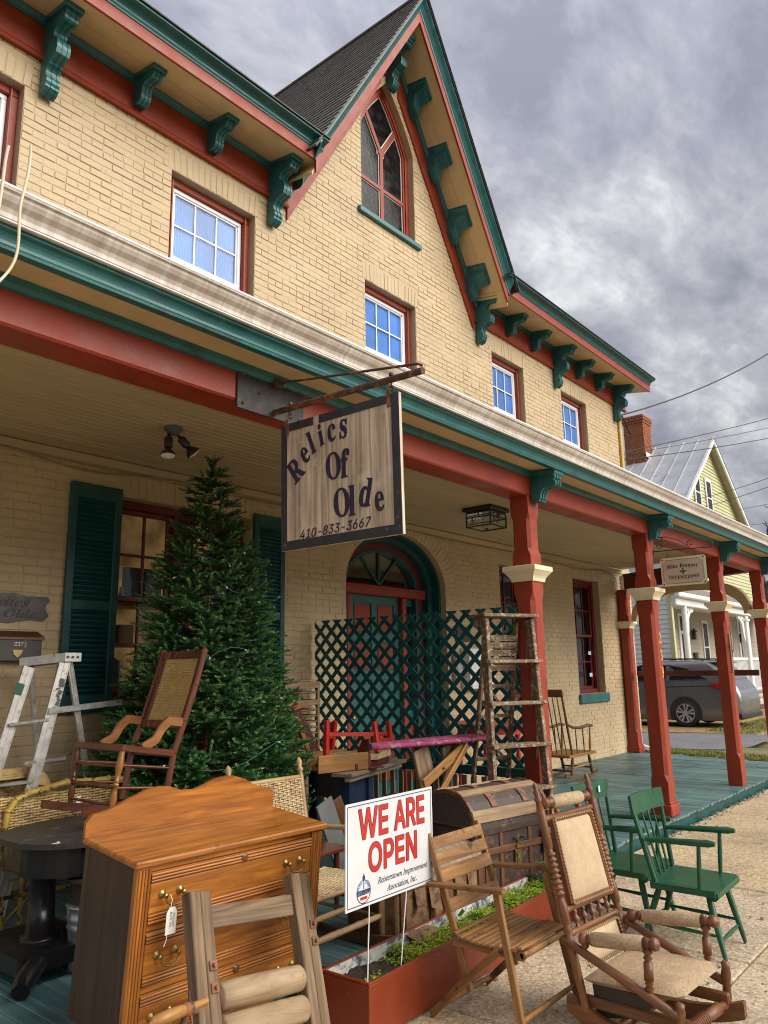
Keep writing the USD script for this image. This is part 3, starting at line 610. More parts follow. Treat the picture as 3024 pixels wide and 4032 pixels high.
for zc_ in (1.60, 2.0): m.box((13.74, YW + .19, zc_ - .04), (13.86, YW + .193, zc_ + .03))
put('window_sticker', m, 'white_vinyl', w)
m = MB(); m.box((3.73, YW - .05, 1.40), (5.37, YW + .12, 1.498), .015); put('window_sill', m, 'cream_wall_paint', bld)
# shutters
def shutter(x0, x1, z0, z1):
    y0, y1 = YW - .055, YW - .015; st = .068; m = MB()
    rails = [(z0, z0 + .15), (z0 + .86, z0 + .945), (z1 - .135, z1)]
    for a, b in ((x0, x0 + st), (x1 - st, x1)): m.box((a, y0, z0), (b, y1, z1), .006)
    for a, b in rails: m.box((x0 + st, y0 + .001, a), (x1 - st, y1 - .001, b), .005)
    m.box((x0 + st, y1 - .006, z0 + .1), (x1 - st, y1 - .001, z1 - .1))
    s = put('shutter', m, 'dark_green_paint', bld)
    for a, b in ((rails[0][1], rails[1][0]), (rails[1][1], rails[2][0])):
        n = round((b - a) / .043)
        for i in range(n):
            z = a + (b - a) * (i + .5) / n; mm = MB(); mm.beam((x0 + st, y0 + .019, z), (x1 - st, y0 + .019, z), .046, .007, (0, 0.62, 0.78), .002); put('slat', mm, 'dark_green_paint', s)
shutter(3.27, 3.76, 1.42, 3.39); shutter(5.34, 5.78, 1.42, 3.40)
# ------------------------------------------------------------------ eaves, gable, roofs
def ext_x(mb, prof, x0, x1):
    """profile [(y,z)] swept along x"""
    mb.prism(Polygon(prof), lambda u, v, d: np.stack(np.broadcast_arrays(x0 + (x1 - x0) * d, u, v), -1), 0.0, 1.0)
SL = 1.69; SD = (0.10 / 0.6)
def eave(x0, x1):
    m = MB(); m.box((x0, YW - .034, 7.285), (x1, YW - .002, 7.62), .006); ext_x(m, [(YW - .002, 7.255), (YW - .05, 7.255), (YW - .062, 7.275), (YW - .036, 7.325), (YW - .002, 7.325)], x0, x1); put('frieze', m, 'red_paint', bld)
    m = MB(); ext_x(m, [(YW - .002, 7.615), (YW - .045, 7.615), (YW - .055, 7.64), (YW - .085, 7.675), (YW - .085, 7.70), (YW - .002, 7.70)], x0, x1); put('bed_moulding', m, 'teal_paint', bld)
    for a, b in ((YW - .002, 5.955), (5.951, 5.66)):
        m = MB(); za, zb = 7.70 - (YW - a) * SD, 7.70 - (YW - b) * SD; ext_x(m, [(a, za), (a, za + .02), (b, zb + .02), (b, zb)], x0, x1); put('soffit_board', m, 'cream_trim', bld)
    m = MB(); m.box((x0, 5.632, 7.585), (x1, 5.66, 7.725), .005); put('fascia', m, 'red_paint', bld)
    pr = [(5.655, 7.727), (5.626, 7.727), (5.622, 7.74)] + [(5.61 - .085 * (1 - math.cos(t)), 7.745 + .055 * math.sin(t) + .012) for t in np.linspace(0, math.pi / 2, 6)] + [(5.515, 7.815), (5.505, 7.818), (5.505, 7.838), (5.655, 7.838)]
    m = MB(); ext_x(m, pr, x0, x1); put('crown_moulding', m, 'teal_paint', bld)
    m = MB(); m.box((x0, 5.485, 7.8395), (x1, 5.66, 7.862), .004); put('drip_edge', m, 'black_iron', bld)
eave(-0.6, XC - 2.06); eave(XC + 2.06, 16.0)
m = MB(); ext_x(m, [(5.66, 7.59), (5.66, 7.80), (YW, 7.80), (YW, 7.73), (5.66, 7.625)], 15.955, 16.0); m.box((XR, YW, 7.58), (16.0, YW + 8.4, 7.62)); put('eave_return', m, 'cream_trim', bld)
paint('roof_shingle', (0.21, 0.195, 0.185), 0.85, 0.25, 6.0, 0.8, 90.0, wear=(0.11, 0.10, 0.10), wt=0.56, ws=26, bd=0.004, isl=0.3)
T35 = math.tan(math.radians(35))
yn = 5.5 + (ZA + .30 - 7.86) / T35; zr = lambda y: 7.86 + (y - 5.5) * T35
m = MB(); m.flat([(-0.6, 5.50, 7.86), (XC - 2.12, 5.50, 7.86), (XC, yn, zr(yn)), (XC, 10.9, zr(10.9)), (-0.6, 10.9, zr(10.9))], [(0, 1, 2, 3, 4)]); m.flat([(XC + 2.12, 5.50, 7.86), (16.0, 5.50, 7.86), (16.0, 10.9, zr(10.9)), (XC, 10.9, zr(10.9)), (XC, yn, zr(yn))], [(0, 1, 2, 3, 4)]); m.flat([(-0.6, 10.9, 7.86 + 5.4 * T35), (16.0, 10.9, 7.86 + 5.4 * T35), (16.0, 16.3, 7.86), (-0.6, 16.3, 7.86)], [(0, 1, 2, 3)])
m.flat([(16, 5.5, 7.86), (16, 16.3, 7.86), (16, 10.9, 7.86 + 5.4 * T35)], [(0, 1, 2)]); put('roof', m, 'roof_shingle', bld)
def rake(mb, prof, sg, dx, dx0=0.0):
    """profile [(y, vertical offset)] along one slope of the gable from the ridge down"""
    p = np.array(prof); k = len(p); a = np.array([(XC + sg * dx0, y, ZA - SL * dx0 + o) for y, o in p]); b = np.array([(XC + sg * dx, y, ZA - SL * dx + o) for y, o in p])
    V = np.vstack([a, b]); ar = sum(p[i][0] * p[(i + 1) % k][1] - p[(i + 1) % k][0] * p[i][1] for i in range(k)); F = []
    for i in range(k):
        j = (i + 1) % k; q = (i, j, k + j, k + i); F.append(q if (ar > 0) == (sg < 0) else q[::-1])
    F += [tuple(range(k)) if (ar > 0) == (sg > 0) else tuple(range(k))[::-1], tuple(range(k, 2 * k))[::-1] if (ar > 0) == (sg > 0) else tuple(range(k, 2 * k))]
    mb.flat(V, F)
for sg in (-1, 1):
    d1 = 2.20
    m = MB(); rake(m, [(YW - .002, -.62), (YW - .034, -.62), (YW - .034, -.04), (YW - .002, -.04)], sg, 2.06 + .0, .20); put('rake_frieze', m, 'red_paint', bld)
    m = MB(); rake(m, [(YW - .002, -.14), (YW - .05, -.14), (YW - .075, -.07), (YW - .075, -.012), (YW - .002, -.012)], sg, d1); put('rake_moulding', m, 'teal_paint', bld)
    for a, b in ((YW - .002, 5.955), (5.951, 5.66)):
        m = MB(); oa, ob = -(YW - a) * SD, -(YW - b) * SD; rake(m, [(a, oa), (a, oa + .04), (b, ob + .04), (b, ob)], sg, d1); put('rake_soffit_board', m, 'cream_trim', bld)
    m = MB(); rake(m, [(5.66, -.125), (5.63, -.125), (5.63, .06), (5.66, .06)], sg, 2.16); put('barge_board', m, 'red_paint', bld)
    m = MB(); rake(m, [(5.66, .062), (5.622, .062), (5.615, .09), (5.605, .11), (5.575, .17), (5.54, .215), (5.525, .235), (5.525, .28), (5.66, .28)], sg, 2.19); put('barge_moulding', m, 'teal_paint', bld)
    m = MB(); rake(m, [(5.505, .282), (5.505, .315), (6.4, .315), (6.4, .282)], sg, 2.28); put('roof_edge', m, 'black_iron', bld)
ap = Polygon([(XC - .36, 10.28), (XC - .2, 10.42), (XC, 10.47), (XC + .2, 10.42), (XC + .36, 10.28), (XC + .24, ZA - .5), (XC, ZA - .06), (XC - .24, ZA - .5)])
m = MB(); m.prism(ap, XZ(YW), -.0345, -.0025); put('apex_panel', m, 'red_paint', bld)
def shrow(mb, x0, x1, z0, z1, y0, y1, left):
    """one shingle: lower edge at x0,z0; upper edge at x1,z1"""
    n = nrm((-(z1 - z0), 0, (x1 - x0))) * (1 if left else 1); n = n if n[2] > 0 else -n
    a = [np.array([x0, y0, z0]) + n * .022, np.array([x0, y1, z0]) + n * .022, np.array([x1, y1, z1]) + n * .004, np.array([x1, y0, z1]) + n * .004]
    b = [np.array([x0, y0, z0]), np.array([x0, y1, z0])]
    f = [(0, 1, 2, 3), (4, 5, 1, 0), (4, 0, 3)]
    V = np.array(a + b)
    if not left: f = [t[::-1] for t in f]
    mb.flat(V, [t[::-1] for t in f] if left else [t[::-1] for t in f])
gr = MB(); rake(gr, [(5.51, .29), (5.51, .312), (11.0, .312), (11.0, .29)], -1, 2.25); rake(gr, [(5.51, .29), (5.51, .312), (11.0, .312), (11.0, .29)], 1, 2.25)
groof = put('gable_roof', gr, 'roof_shingle', bld)
rest = MB(); cnt = 0; rows = 34; stepx = 2.28 / rows
for r in range(rows):
    xa, xb = 2.30 - r * stepx, 2.30 - (r + 1.25) * stepx
    za, zb = ZA + .312 - SL * xa, ZA + .312 - SL * max(xb, 0)
    yv = min(5.47 + (max(za, 7.9) - 7.80) / T35 + .3, 11.2)
    for sg in (-1, 1):
        y = 5.488 - R_.uniform(0, .0) ; first = True
        while y < yv:
            w = R_.uniform(.20, .34) if not first else R_.uniform(.1, .3); first = False
            m = MB() if (sg < 0 and cnt < 290) else rest; j = R_.uniform(-.012, .012)
            shrow(m, XC + sg * (xa + j * .5), XC + sg * max(xb, 0.0), za - SL * j * .5, zb, y + .003, min(y + w - .003, yv), sg < 0)
            if m is not rest: put('shingle', m, 'roof_shingle', groof); cnt += 1
            y += w
put('shingles', rest, 'roof_shingle', groof, kind='stuff')
m = MB(); m.box((XC - .05, 5.49, ZA + .30), (XC + .05, 11, ZA + .335), .01); put('ridge_cap', m, 'roof_shingle', groof)

# brackets: (out from wall, height) profiles, front faces grooved
def bez(p0, p1, p2, n=6): return [tuple((1 - t) ** 2 * np.array(p0) + 2 * t * (1 - t) * np.array(p1) + t * t * np.array(p2)) for t in np.linspace(0, 1, n)]
SMALL = [(0, -.05), (.355, -.05), (.355, -.085), (.335, -.092), (.33, -.115)] + bez((.31, -.125), (.29, -.13), (.27, -.125), 3) + bez((.255, -.125), (.15, -.13), (.15, -.235)) + bez((.152, -.25), (.155, -.32), (.08, -.335), 5) + [(0, -.335)]
BIG = [(0, -.05), (.40, -.05), (.40, -.10), (.378, -.108), (.372, -.14)] + bez((.35, -.155), (.33, -.16), (.30, -.15), 3) + bez((.28, -.155), (.17, -.17), (.185, -.27)) + bez((.20, -.275), (.285, -.31), (.27, -.40)) + bez((.255, -.45), (.21, -.47), (.15, -.50), 4) + bez((.14, -.52), (.08, -.56), (.09, -.63)) + bez((.105, -.64), (.13, -.68), (.10, -.72), 4) + bez((.10, -.74), (.06, -.80), (.0, -.80), 4)
PORCHB = [(0, -.035), (.235, -.035), (.235, -.07), (.222, -.075), (.222, -.095)] + bez((.235, -.10), (.25, -.13), (.215, -.145), 4) + bez((.20, -.145), (.085, -.13), (.085, -.245)) + [(.075, -.25), (.075, -.27), (0, -.27)]
def bracket(x, z, y, prof, w, reach, sl, skew=0.0, parent=None, mat='teal_paint'):
    m = MB()
    def pl(k): return lambda u, v, d: np.stack(np.broadcast_arrays(x + d, y - u * 1.0, z + v - u * k - skew * d), -1)
    P = Polygon(prof); m.prism(P, pl(sl), -w / 2, w / 2)
    for a, b in ((-w / 2 - .006, -w / 2 + .02), (w / 2 - .02, w / 2 + .006), (-.012, .012)): m.prism(P.buffer(.006, join_style=2).intersection(sbox(0, -1, .6, -.045)), pl(sl), a, b)
    m.prism(Polygon([(0, -.052), (0, -.004), (reach, -.004), (reach, -.03), (reach - .022, -.052)]), pl(sl), -w / 2 - .028, w / 2 + .028)
    return put('bracket', m, mat, parent)
for x in (0.0, 2.78, 5.53, 10.02, 12.68, 15.40): bracket(x, 7.70, YW - .034, BIG, .115, .44, SD, parent=bld)
for x in (.94, 1.86, 3.70, 4.62, 10.94, 11.80, 13.60, 14.50): bracket(x, 7.70, YW - .034, SMALL, .10, .39, SD, parent=bld)
for dx in (.45, .94, 1.43, 1.90):
    for sg in (-1, 1): bracket(XC + sg * dx, ZA - SL * dx, YW - .034, SMALL, .10, .39, SD, skew=sg * SL, parent=bld)
bracket(XC, 11.02, YW - .036, BIG, .12, .44, SD, parent=bld)
paint('old_yellow_pipe', (0.55, 0.37, 0.10), 0.5, 0.2, 5, .1)
m = MB(); m.box((XR + .02, YW - .06, 4.4), (XR + .13, YW + .05, 7.2), .012); put('downspout', m, 'old_yellow_pipe', bld)
m = MB(); m.box((15.02, YW - .10, 0.22), (15.12, YW - .01, 3.55), .012); m.beam((15.07, YW - .055, .25), (15.16, YW - .3, .17), .10, .08, ch=.012); put('downspout', m, 'white_vinyl', bld, label='white downspout beside the porch pilaster')
m = MB(); m.box((2.6, YW - .035, 3.58), (XR, YW - .002, 3.66), .008); m.box((.2, YW - .035, 3.58), (2.6, YW - .002, 3.66), .008); put('ceiling_moulding', m, 'ceiling_paint', bld)

# ------------------------------------------------------------------ porch
porch = thing('porch', 'red and teal porch with square chamfered posts, cream ceiling and long white gutter', 'porch', loc=(8, 3.35, DZ))
PX0, PX1 = 0.2, 14.25; BZ0, BZ1 = 3.23, 3.44
m = MB(); m.box((PX0, 3.25, BZ0), (PX1, 3.48, BZ1), .012); put('beam', m, 'red_paint', porch)
m = MB(); ext_x(m, [(3.248, 3.395), (3.232, 3.398), (3.222, 3.42), (3.218, 3.452), (3.248, 3.452)], PX0, PX1 + .1); put('beam_moulding', m, 'teal_paint', porch)
m = MB(); ext_x(m, [(3.30, 3.475), (3.30, 3.46), (2.98, 3.436), (2.98, 3.455)], PX0, PX1 + .3); put('soffit', m, 'cream_trim', porch)
m = MB(); ext_x(m, [(3.02, 3.425), (2.975, 3.425), (2.972, 3.437)] + [(2.968 - .028 * (1 - math.cos(t)), 3.442 + .045 * math.sin(t)) for t in np.linspace(0, math.pi / 2, 6)] + [(2.93, 3.492), (2.93, 3.507), (3.03, 3.507)], PX0, PX1 + .3); put('crown_moulding', m, 'teal_paint', porch)
mk('gutter_metal', {'g': ('geometry', {}), 'mp': ('mapping', {'scale': (34, 2.2, 0.8)}), 'n': ('noise_texture', {'scale': 1.0, 'detail': 5.0, 'roughness': 0.65}), 'n2': ('noise_texture', {'scale': 1.7, 'detail': 4.0}),
   'r': ('rgb_ramp', {'ramp': [(0.30, (0.52, 0.46, 0.40)), (0.5, (0.66, 0.60, 0.545)), (0.68, (0.78, 0.755, 0.73))]}), 'mu': ('mix', {'mix_type': 'multiply', 'fac': 0.5}), 'r2': ('rgb_ramp', {'ramp': [(0.35, (0.6, 0.55, 0.5)), (0.65, (1.05, 1.05, 1.05))]}), 'p': ('principled_bsdf', {'roughness': 0.45})},
   [('g.position', 'mp.vector'), ('mp.vector', 'n.vector'), ('g.position', 'n2.vector'), ('n.fac', 'r.fac'), ('n2.fac', 'r2.fac'), ('r.color', 'mu.color1'), ('r2.color', 'mu.color2'), ('mu.color', 'p.base_color')])
G0 = [(2.955, 3.605), (2.955, 3.510), (2.905, 3.510), (2.897, 3.516), (2.895, 3.535), (2.885, 3.553), (2.862, 3.568), (2.848, 3.585), (2.845, 3.598), (2.832, 3.600), (2.828, 3.612)]
G1 = [(2.84, 3.616), (2.852, 3.605), (2.856, 3.590), (2.868, 3.575), (2.892, 3.559), (2.903, 3.538), (2.906, 3.520), (2.948, 3.518), (2.948, 3.605)]
gut = MB(); ext_x(gut, G0 + G1, PX0, PX1 + .32); gutter = put('gutter', gut, 'gutter_metal', porch)
m = MB(); m.box((PX0, 2.826, 3.607), (PX1 + .32, 2.848, 3.620), .003); m.box((PX0, 2.9, 3.506), (PX1 + .32, 2.915, 3.5125), .002); put('gutter_lip', m, 'white_vinyl', gutter)
m = MB(); m.flat([(PX0, 2.94, 3.612), (PX1 + .32, 2.94, 3.612), (PX1 + .75, YW, 4.5), (PX0, YW, 4.5)], [(0, 1, 2, 3), (3, 2, 1, 0)]); put('porch_roof', m, 'roof_shingle', porch)
y = 3.482
while y < YW - .04:
    m = MB(); z = 3.665 + R_.uniform(-.002, .002); e = PX1 - .35 + (y - 3.3) * .42; m.box((PX0, y + .0025, z), (e, min(y + .078, YW - .036), z + .02), .004, 0); put('ceiling_board', m, 'ceiling_paint', porch); y += .08
m = MB(); m.box((PX0, 3.48, 3.49), (PX1, 3.50, 3.70)); put('ceiling_edge', m, 'ceiling_paint', porch)
def post(xf0, xf1, y0, plinth, parent, name='post', top=BZ0):
    cx, cy, h = (xf0 + xf1) / 2, y0 + (xf1 - xf0) / 2, (xf1 - xf0) / 2
    def ringv(z, s, c): return [(cx + a * s + (-a) * (c if q else 0), cy + b * s + (-b) * (0 if q else c), z) for a, b, q in ((-1, -1, 1), (1, -1, 1), (1, -1, 0), (1, 1, 0), (1, 1, 1), (-1, 1, 1), (-1, 1, 0), (-1, -1, 0))]
    m = MB()
    for secs in ([(DZ + .002, h, .004), (DZ + .36, h, .004), (DZ + .43, h, .034), (2.30, h, .034), (2.38, h, .004), (2.475, h, .004)], [(2.598, h * .97, .004), (2.70, h * .97, .004), (2.76, h * .90, .025), (3.02, h * .90, .025), (3.08, h * .97, .004), (top, h * .97, .004)]):
        V = [p for z, s, c in secs for p in ringv(z, s, c)]
        m.flat(V, [(i * 8 + j, i * 8 + (j + 1) % 8, (i + 1) * 8 + (j + 1) % 8, (i + 1) * 8 + j) for i in range(len(secs) - 1) for j in range(8)])
    p = put(name, m, 'red_paint', parent)
    m = MB(); secs = [(2.470, h + .012), (2.50, h + .018), (2.52, h + .030), (2.555, h + .058), (2.562, h + .066), (2.602, h + .066), (2.606, h + .055)]
    V = [(cx + a * s, cy + b * s, z) for z, s in secs for a, b in ((-1, -1), (1, -1), (1, 1), (-1, 1))]
    m.flat(V, [(i * 4 + j, i * 4 + (j + 1) % 4, (i + 1) * 4 + (j + 1) % 4, (i + 1) * 4 + j) for i in range(len(secs) - 1) for j in range(4)] + [(24, 25, 26, 27), (3, 2, 1, 0)])
    put('cap', m, 'cream_cap', p)
    if plinth:
        m = MB(); s = h + .028; m.box((cx - s, cy - s, DZ + .003), (cx + s, cy + s, DZ + .13), .012); m.box((cx - h - .012, cy - h - .012, DZ + .13), (cx + h + .012, cy + h + .012, DZ + .155), .008); put('plinth', m, 'red_paint', p)
    return p
PO = [(5.94, 6.13), (8.695, 8.885), (11.385, 11.57), (13.57, 13.755)]
posts = [post(a, b, 3.255, i == 1, porch) for i, (a, b) in enumerate(PO)]
pil = post(14.76, 14.96, 6.03, True, porch, 'pilaster')
for a, b in PO: bracket(a + .105, 3.452, 3.247, PORCHB, .105, .255, .09, parent=porch)
# end of the porch: beam, rail and arched braces between the wall pilaster and the last post
EA, EB = np.array([14.86, 6.05, 0]), np.array([13.66, 3.40, 0]); ED = nrm(EB - EA); EL = np.linalg.norm(EB - EA); EN = np.array([ED[1], -ED[0], 0])
m = MB(); m.beam(EA + [0, 0, 3.36], EB + [0, 0, 3.36], .16, .25, ch=.01); put('end_beam', m, 'maroon_paint', porch)
m = MB(); m.beam(EA + [0, 0, 3.51], EB + [0, 0, 3.51], .2, .05, ch=.01); put('end_moulding', m, 'dark_green_paint', porch)
m = MB(); m.beam(EA + [0, 0, 1.60] + ED * .1, EB + [0, 0, 1.60] - ED * .1, .05, .095, ch=.008); put('end_rail', m, 'maroon_paint', porch)
t = np.linspace(0, math.pi, 40); o = [(EL / 2 - (EL / 2 - .10) * math.cos(a), 2.62 + .60 * math.sin(a) ** .8) for a in t]; i_ = [(EL / 2 - (EL / 2 - .22) * math.cos(a), 2.56 + .50 * max(math.sin(a), 0) ** .9) for a in t]
arch = Polygon(o + i_[::-1]).buffer(0); arch = arch.difference(unary_union([sbox(.16, 2.4, .4, 2.60)]))
m = MB(); m.prism(arch, frame(EA, ED, (0, 0, 1), EN), -.04, .04); put('arched_brace', m, 'cream_trim', porch)
num = MB()
for i, ch in enumerate('239'):
    num.prism(fit(glyphs(math_serif(ch, 'bold'), SER), 0, 0, .055, .12), frame((PO[1][1] - .034 - .062, 3.2535, 1.98 - i * .19), (1, 0, 0), (0, 0, 1), (0, -1, 0)), 0, .004)
paint('gilt', (0.62, 0.38, 0.07), .4, .1); put('house_number', num, 'gilt', posts[1])
m = MB(); m.box((11.42, 3.236, 1.62), (11.46, 3.254, 2.16), .006); m.box((11.40, 3.23, 1.98), (11.50, 3.238, 2.0), .002); m.tube([(11.44, 3.22, 2.0), (11.44, 3.20, 1.95), (11.44, 3.22, 1.9)], .006, 6)
wood('grey_board', (0.12, 0.07, 0.04), (0.34, 0.22, 0.13), .7); tag(put('post_board', m, 'grey_board', posts[2]), label='small weathered hook board nailed to this post')
# ------------------------------------------------------------------ materials of the loose things
wood('sign_board', (0.20, 0.125, 0.07), (0.86, 0.70, 0.52), .75, 1.0, 26.0, .45, wear=(0.74, 0.60, 0.45), wt=.64, ws=5, wsoft=.12)
wood('orange_pine', (0.17, 0.050, 0.008), (0.50, 0.185, 0.026), .40, 2.0, 24.0, .25, coat=.15, wear=(0.10, 0.035, 0.010), wt=.68, ws=12)
wood('chest_side_pine', (0.022, 0.009, 0.003), (0.070, 0.028, 0.009), .45, 1.8, 30.0, .2)  # same pine as the front, darkened so the side shade sits in its colour
wood('grey_barn_wood', (0.075, 0.046, 0.025), (0.29, 0.19, 0.105), .8, 1.6, 24.0, .5, isl=.1)
wood('weathered_plank', (0.13, 0.10, 0.075), (0.38, 0.30, 0.22), .8, 1.6, 24.0, .5)
wood('roller_wood', (0.20, 0.13, 0.065), (0.46, 0.33, 0.20), .7, 2.0, 14.0, .25, wear=(0.25, 0.17, 0.10), wt=.60, ws=10)
wood('folding_chair_wood', (0.15, 0.062, 0.018), (0.44, 0.225, 0.07), .55, 2.2, 24.0, .3, wear=(0.09, 0.045, 0.02), wt=.60, ws=9, isl=.12)
wood('rocker_brown', (0.085, 0.028, 0.010), (0.25, 0.10, 0.035), .42, 2.4, 22.0, .2, isl=.1)
wood('mahogany', (0.050, 0.011, 0.005), (0.16, 0.042, 0.016), .28, 2.2, 20.0, .1, coat=.3)
wood('mahogany_light', (0.17, 0.055, 0.013), (0.36, 0.145, 0.034), .32, 2.2, 20.0, .1, coat=.3)
wood('tan_rocker_wood', (0.24, 0.13, 0.05), (0.50, 0.33, 0.17), .55, 2.2, 22.0, .2)
wood('crate_wood', (0.20, 0.12, 0.06), (0.48, 0.33, 0.19), .75, 1.8, 24.0, .35, isl=.15)
wood('yellow_pine', (0.18, 0.075, 0.018), (0.42, 0.21, 0.055), .5, 2.0, 22.0, .2)
wood('paint_splashed_wood', (0.10, 0.055, 0.03), (0.30, 0.19, 0.10), .75, 1.8, 26.0, .4, wear=(0.46, 0.39, 0.29), wt=.56, ws=30, isl=.12)
wood('dark_oak', (0.06, 0.022, 0.010), (0.19, 0.085, 0.03), .4, 2.2, 22.0, .2)
paint('black_lacquer', (0.008, 0.007, 0.008), .30, .3, 8, .1, spec=.35, wear=(0.06, 0.045, 0.03), wt=.70, ws=12)
paint('black_top', (0.030, 0.025, 0.021), .55, .35, 7, .2, wear=(0.10, 0.085, 0.065), wt=.62, ws=9)
paint('aluminium', (0.52, 0.50, 0.47), .42, .2, 14, .2, wear=(0.26, 0.21, 0.15), wt=.62, ws=24, metal=.55)
paint('galvanised', (0.42, 0.43, 0.44), .4, .25, 18, .2, metal=.8, wear=(0.25, 0.25, 0.25), wt=.6, ws=10)
paint('brown_enamel', (0.035, 0.02, 0.016), .35, .3, 9, .1, wear=(0.10, 0.05, 0.025), wt=.66, ws=12)
paint('sign_ink', (0.020, 0.012, 0.035), .5, .2, 30, 0, wear=(0.10, 0.03, 0.10), wt=.64, ws=60)
paint('dark_border', (0.028, 0.028, 0.034), .6, .3, 14, .3, wear=(0.16, 0.13, 0.11), wt=.66, ws=30)
paint('green_chair_paint', (0.009, 0.075, 0.033), .38, .3, 8, .12, wear=(0.10, 0.10, 0.05), wt=.72, ws=26, spec=.5)
paint('purple_cloth', (0.20, 0.022, 0.075), .8, .4, 12, .4, wear=(0.36, 0.13, 0.20), wt=.56, ws=18)
paint('bright_red', (0.42, 0.018, 0.010), .4, .2, 8, .15, wear=(0.20, 0.03, 0.02), wt=.7, ws=20)
paint('burgundy', (0.11, 0.012, 0.018), .5, .3, 9, .2, wear=(0.22, 0.08, 0.06), wt=.68, ws=18)
paint('navy_paint', (0.010, 0.028, 0.075), .55, .25, 6, .2)
paint('white_plastic', (0.58, 0.58, 0.59), .45, .04, 5, .05, wear=(0.52, 0.52, 0.54), wt=.64, ws=8)
paint('sign_red', (0.44, 0.022, 0.008), .5, .05); paint('sign_navy', (0.012, 0.035, 0.11), .5, .05); paint('sign_sky', (0.36, 0.56, 0.76), .5, .05)
paint('paper', (0.78, 0.75, 0.68), .8, .06)
paint('straw_weave', (0.46, 0.34, 0.19), .85, .3, 16, .5, wear=(0.22, 0.15, 0.07), wt=.62, ws=18)
paint('wicker', (0.52, 0.36, 0.15), .7, .3, 14, .4, wear=(0.22, 0.13, 0.05), wt=.64, ws=18)
paint('yellow_bamboo', (0.42, 0.28, 0.05), .45, .25, 8, .2, wear=(0.05, 0.03, 0.015), wt=.54, ws=13, wsoft=.02)
paint('upholstery', (0.50, 0.37, 0.23), .9, .14, 14, .8, 260, wear=(0.42, 0.30, 0.18), wt=.56, ws=120, wsoft=.1)
paint('upholstery_pattern', (0.42, 0.30, 0.18), .9, .18, 16, .9, 240, wear=(0.30, 0.20, 0.115), wt=.54, ws=85, wsoft=.08)
paint('braid', (0.38, 0.25, 0.12), .9, .3, 60, .6, 160)
paint('soil', (0.030, 0.020, 0.013), .95, .4, 20, 1.0, 60, wear=(0.09, 0.065, 0.045), wt=.62, ws=40, bd=.01)
paint('planter_red', (0.185, 0.028, 0.007), .38, .2, 3.0, .15, 40, wear=(0.33, 0.10, 0.05), wt=.74, ws=14)
paint('planter_liner', (0.50, 0.49, 0.43), .7, .25, 9, .3, wear=(0.05, 0.07, 0.13), wt=.56, ws=11)
paint('trunk_hide', (0.048, 0.026, 0.018), .6, .4, 14, .6, 60, wear=(0.15, 0.09, 0.06), wt=.62, ws=24)
paint('trunk_top', (0.055, 0.037, 0.030), .6, .3, 14, .6, 60, wear=(0.19, 0.13, 0.10), wt=.64, ws=20)
paint('torn_paper', (0.20, 0.115, 0.05), .85, .35, 9, .6, 50, wear=(0.10, 0.05, 0.025), wt=.54, ws=14)
paint('rusty_strap', (0.20, 0.085, 0.045), .7, .4, 20, .5, wear=(0.06, 0.03, 0.02), wt=.58, ws=22)
paint('cable_grey', (0.30, 0.23, 0.14), .7, .1); paint('cable_black', (0.015, 0.015, 0.015), .6, .1); paint('cable_cream', (0.62, 0.54, 0.38), .6, .1)
paint('bulb_glass', (0.75, 0.76, 0.74), .15, .05); paint('lamp_dark', (0.03, 0.028, 0.026), .5, .2)
paint('cold_grey', (0.10, 0.105, 0.10), .6, .25, 6, .2); paint('blue_glaze', (0.012, 0.05, 0.12), .25, .2); paint('dried_leaf', (0.45, 0.24, 0.06), .8, .3, 30)

# ------------------------------------------------------------------ hanging signs
sb = thing('sign_bracket', 'rusty black iron pole bracket with a bolted plate on the red porch beam', 'sign bracket', loc=(2.92, 3.24, 3.2))
m = MB(); m.box((2.64, 3.236, 3.185), (3.16, 3.248, 3.425), .003); pl = put('plate', m, 'black_iron', sb)
m = MB()
for x, z in ((2.68, 3.395), (2.68, 3.22), (2.80, 3.31), (3.02, 3.40), (3.12, 3.395), (3.12, 3.22)): m.lathe((x, 3.237, z), (x, 3.226, z), [(0, .010), (.6, .010), (1, .004)], 8)
put('bolt', m, 'rust_iron', pl)
m = MB(); m.tube([(2.92, 3.262, 3.222), (2.92, 2.145, 3.188)], .0185, 14); put('pole', m, 'rust_iron', sb)
m = MB(); m.tube([(2.93, 3.236, 3.405), (2.925, 2.75, 3.325), (2.92, 2.175, 3.232), (2.92, 2.15, 3.215)], .0075, 8); m.box((2.90, 3.20, 3.375), (2.96, 3.237, 3.43), .006); put('tie_rod', m, 'rust_iron', sb)
for yy in (3.10, 2.35):
    m = MB(); zc = 3.19 + (yy - 2.145) * .0305
    m.tube([(2.92, yy, zc + .034), (2.92, yy, zc - .045)], .0045, 6); m.lathe((2.92, yy, zc + .018), (2.92, yy, zc + .032), [(0, .012), (1, .012)], 6)
    m.tube([(2.92, yy + .014 * math.cos(a), zc - .052 + .014 * math.sin(a)) for a in np.linspace(0, 6.2, 10)], .0035, 6); put('eye_bolt', m, 'rust_iron', sb)
sg = thing('hanging_wooden_sign', 'weathered wooden shop sign with dark western lettering hanging from the iron pole', 'sign', loc=(2.92, 2.73, 2.75))
SU = lambda f: frame((f, 3.152, 2.385), (0, -1, -.008), (0, .012, 1), (-1, 0, 0))   # u to the reader's right, v up, d towards the reader
Wd, Hd = .865, .735
m = MB(); P = sbox(0, 0, Wd, Hd)
V = SU(2.931); m.prism(P, SU(2.930), 0, .020)
m.G = [np.column_stack([g[:, 1], g[:, 0], g[:, 2]]) for g in m.G]; bd = put('board', m, 'sign_board', sg)
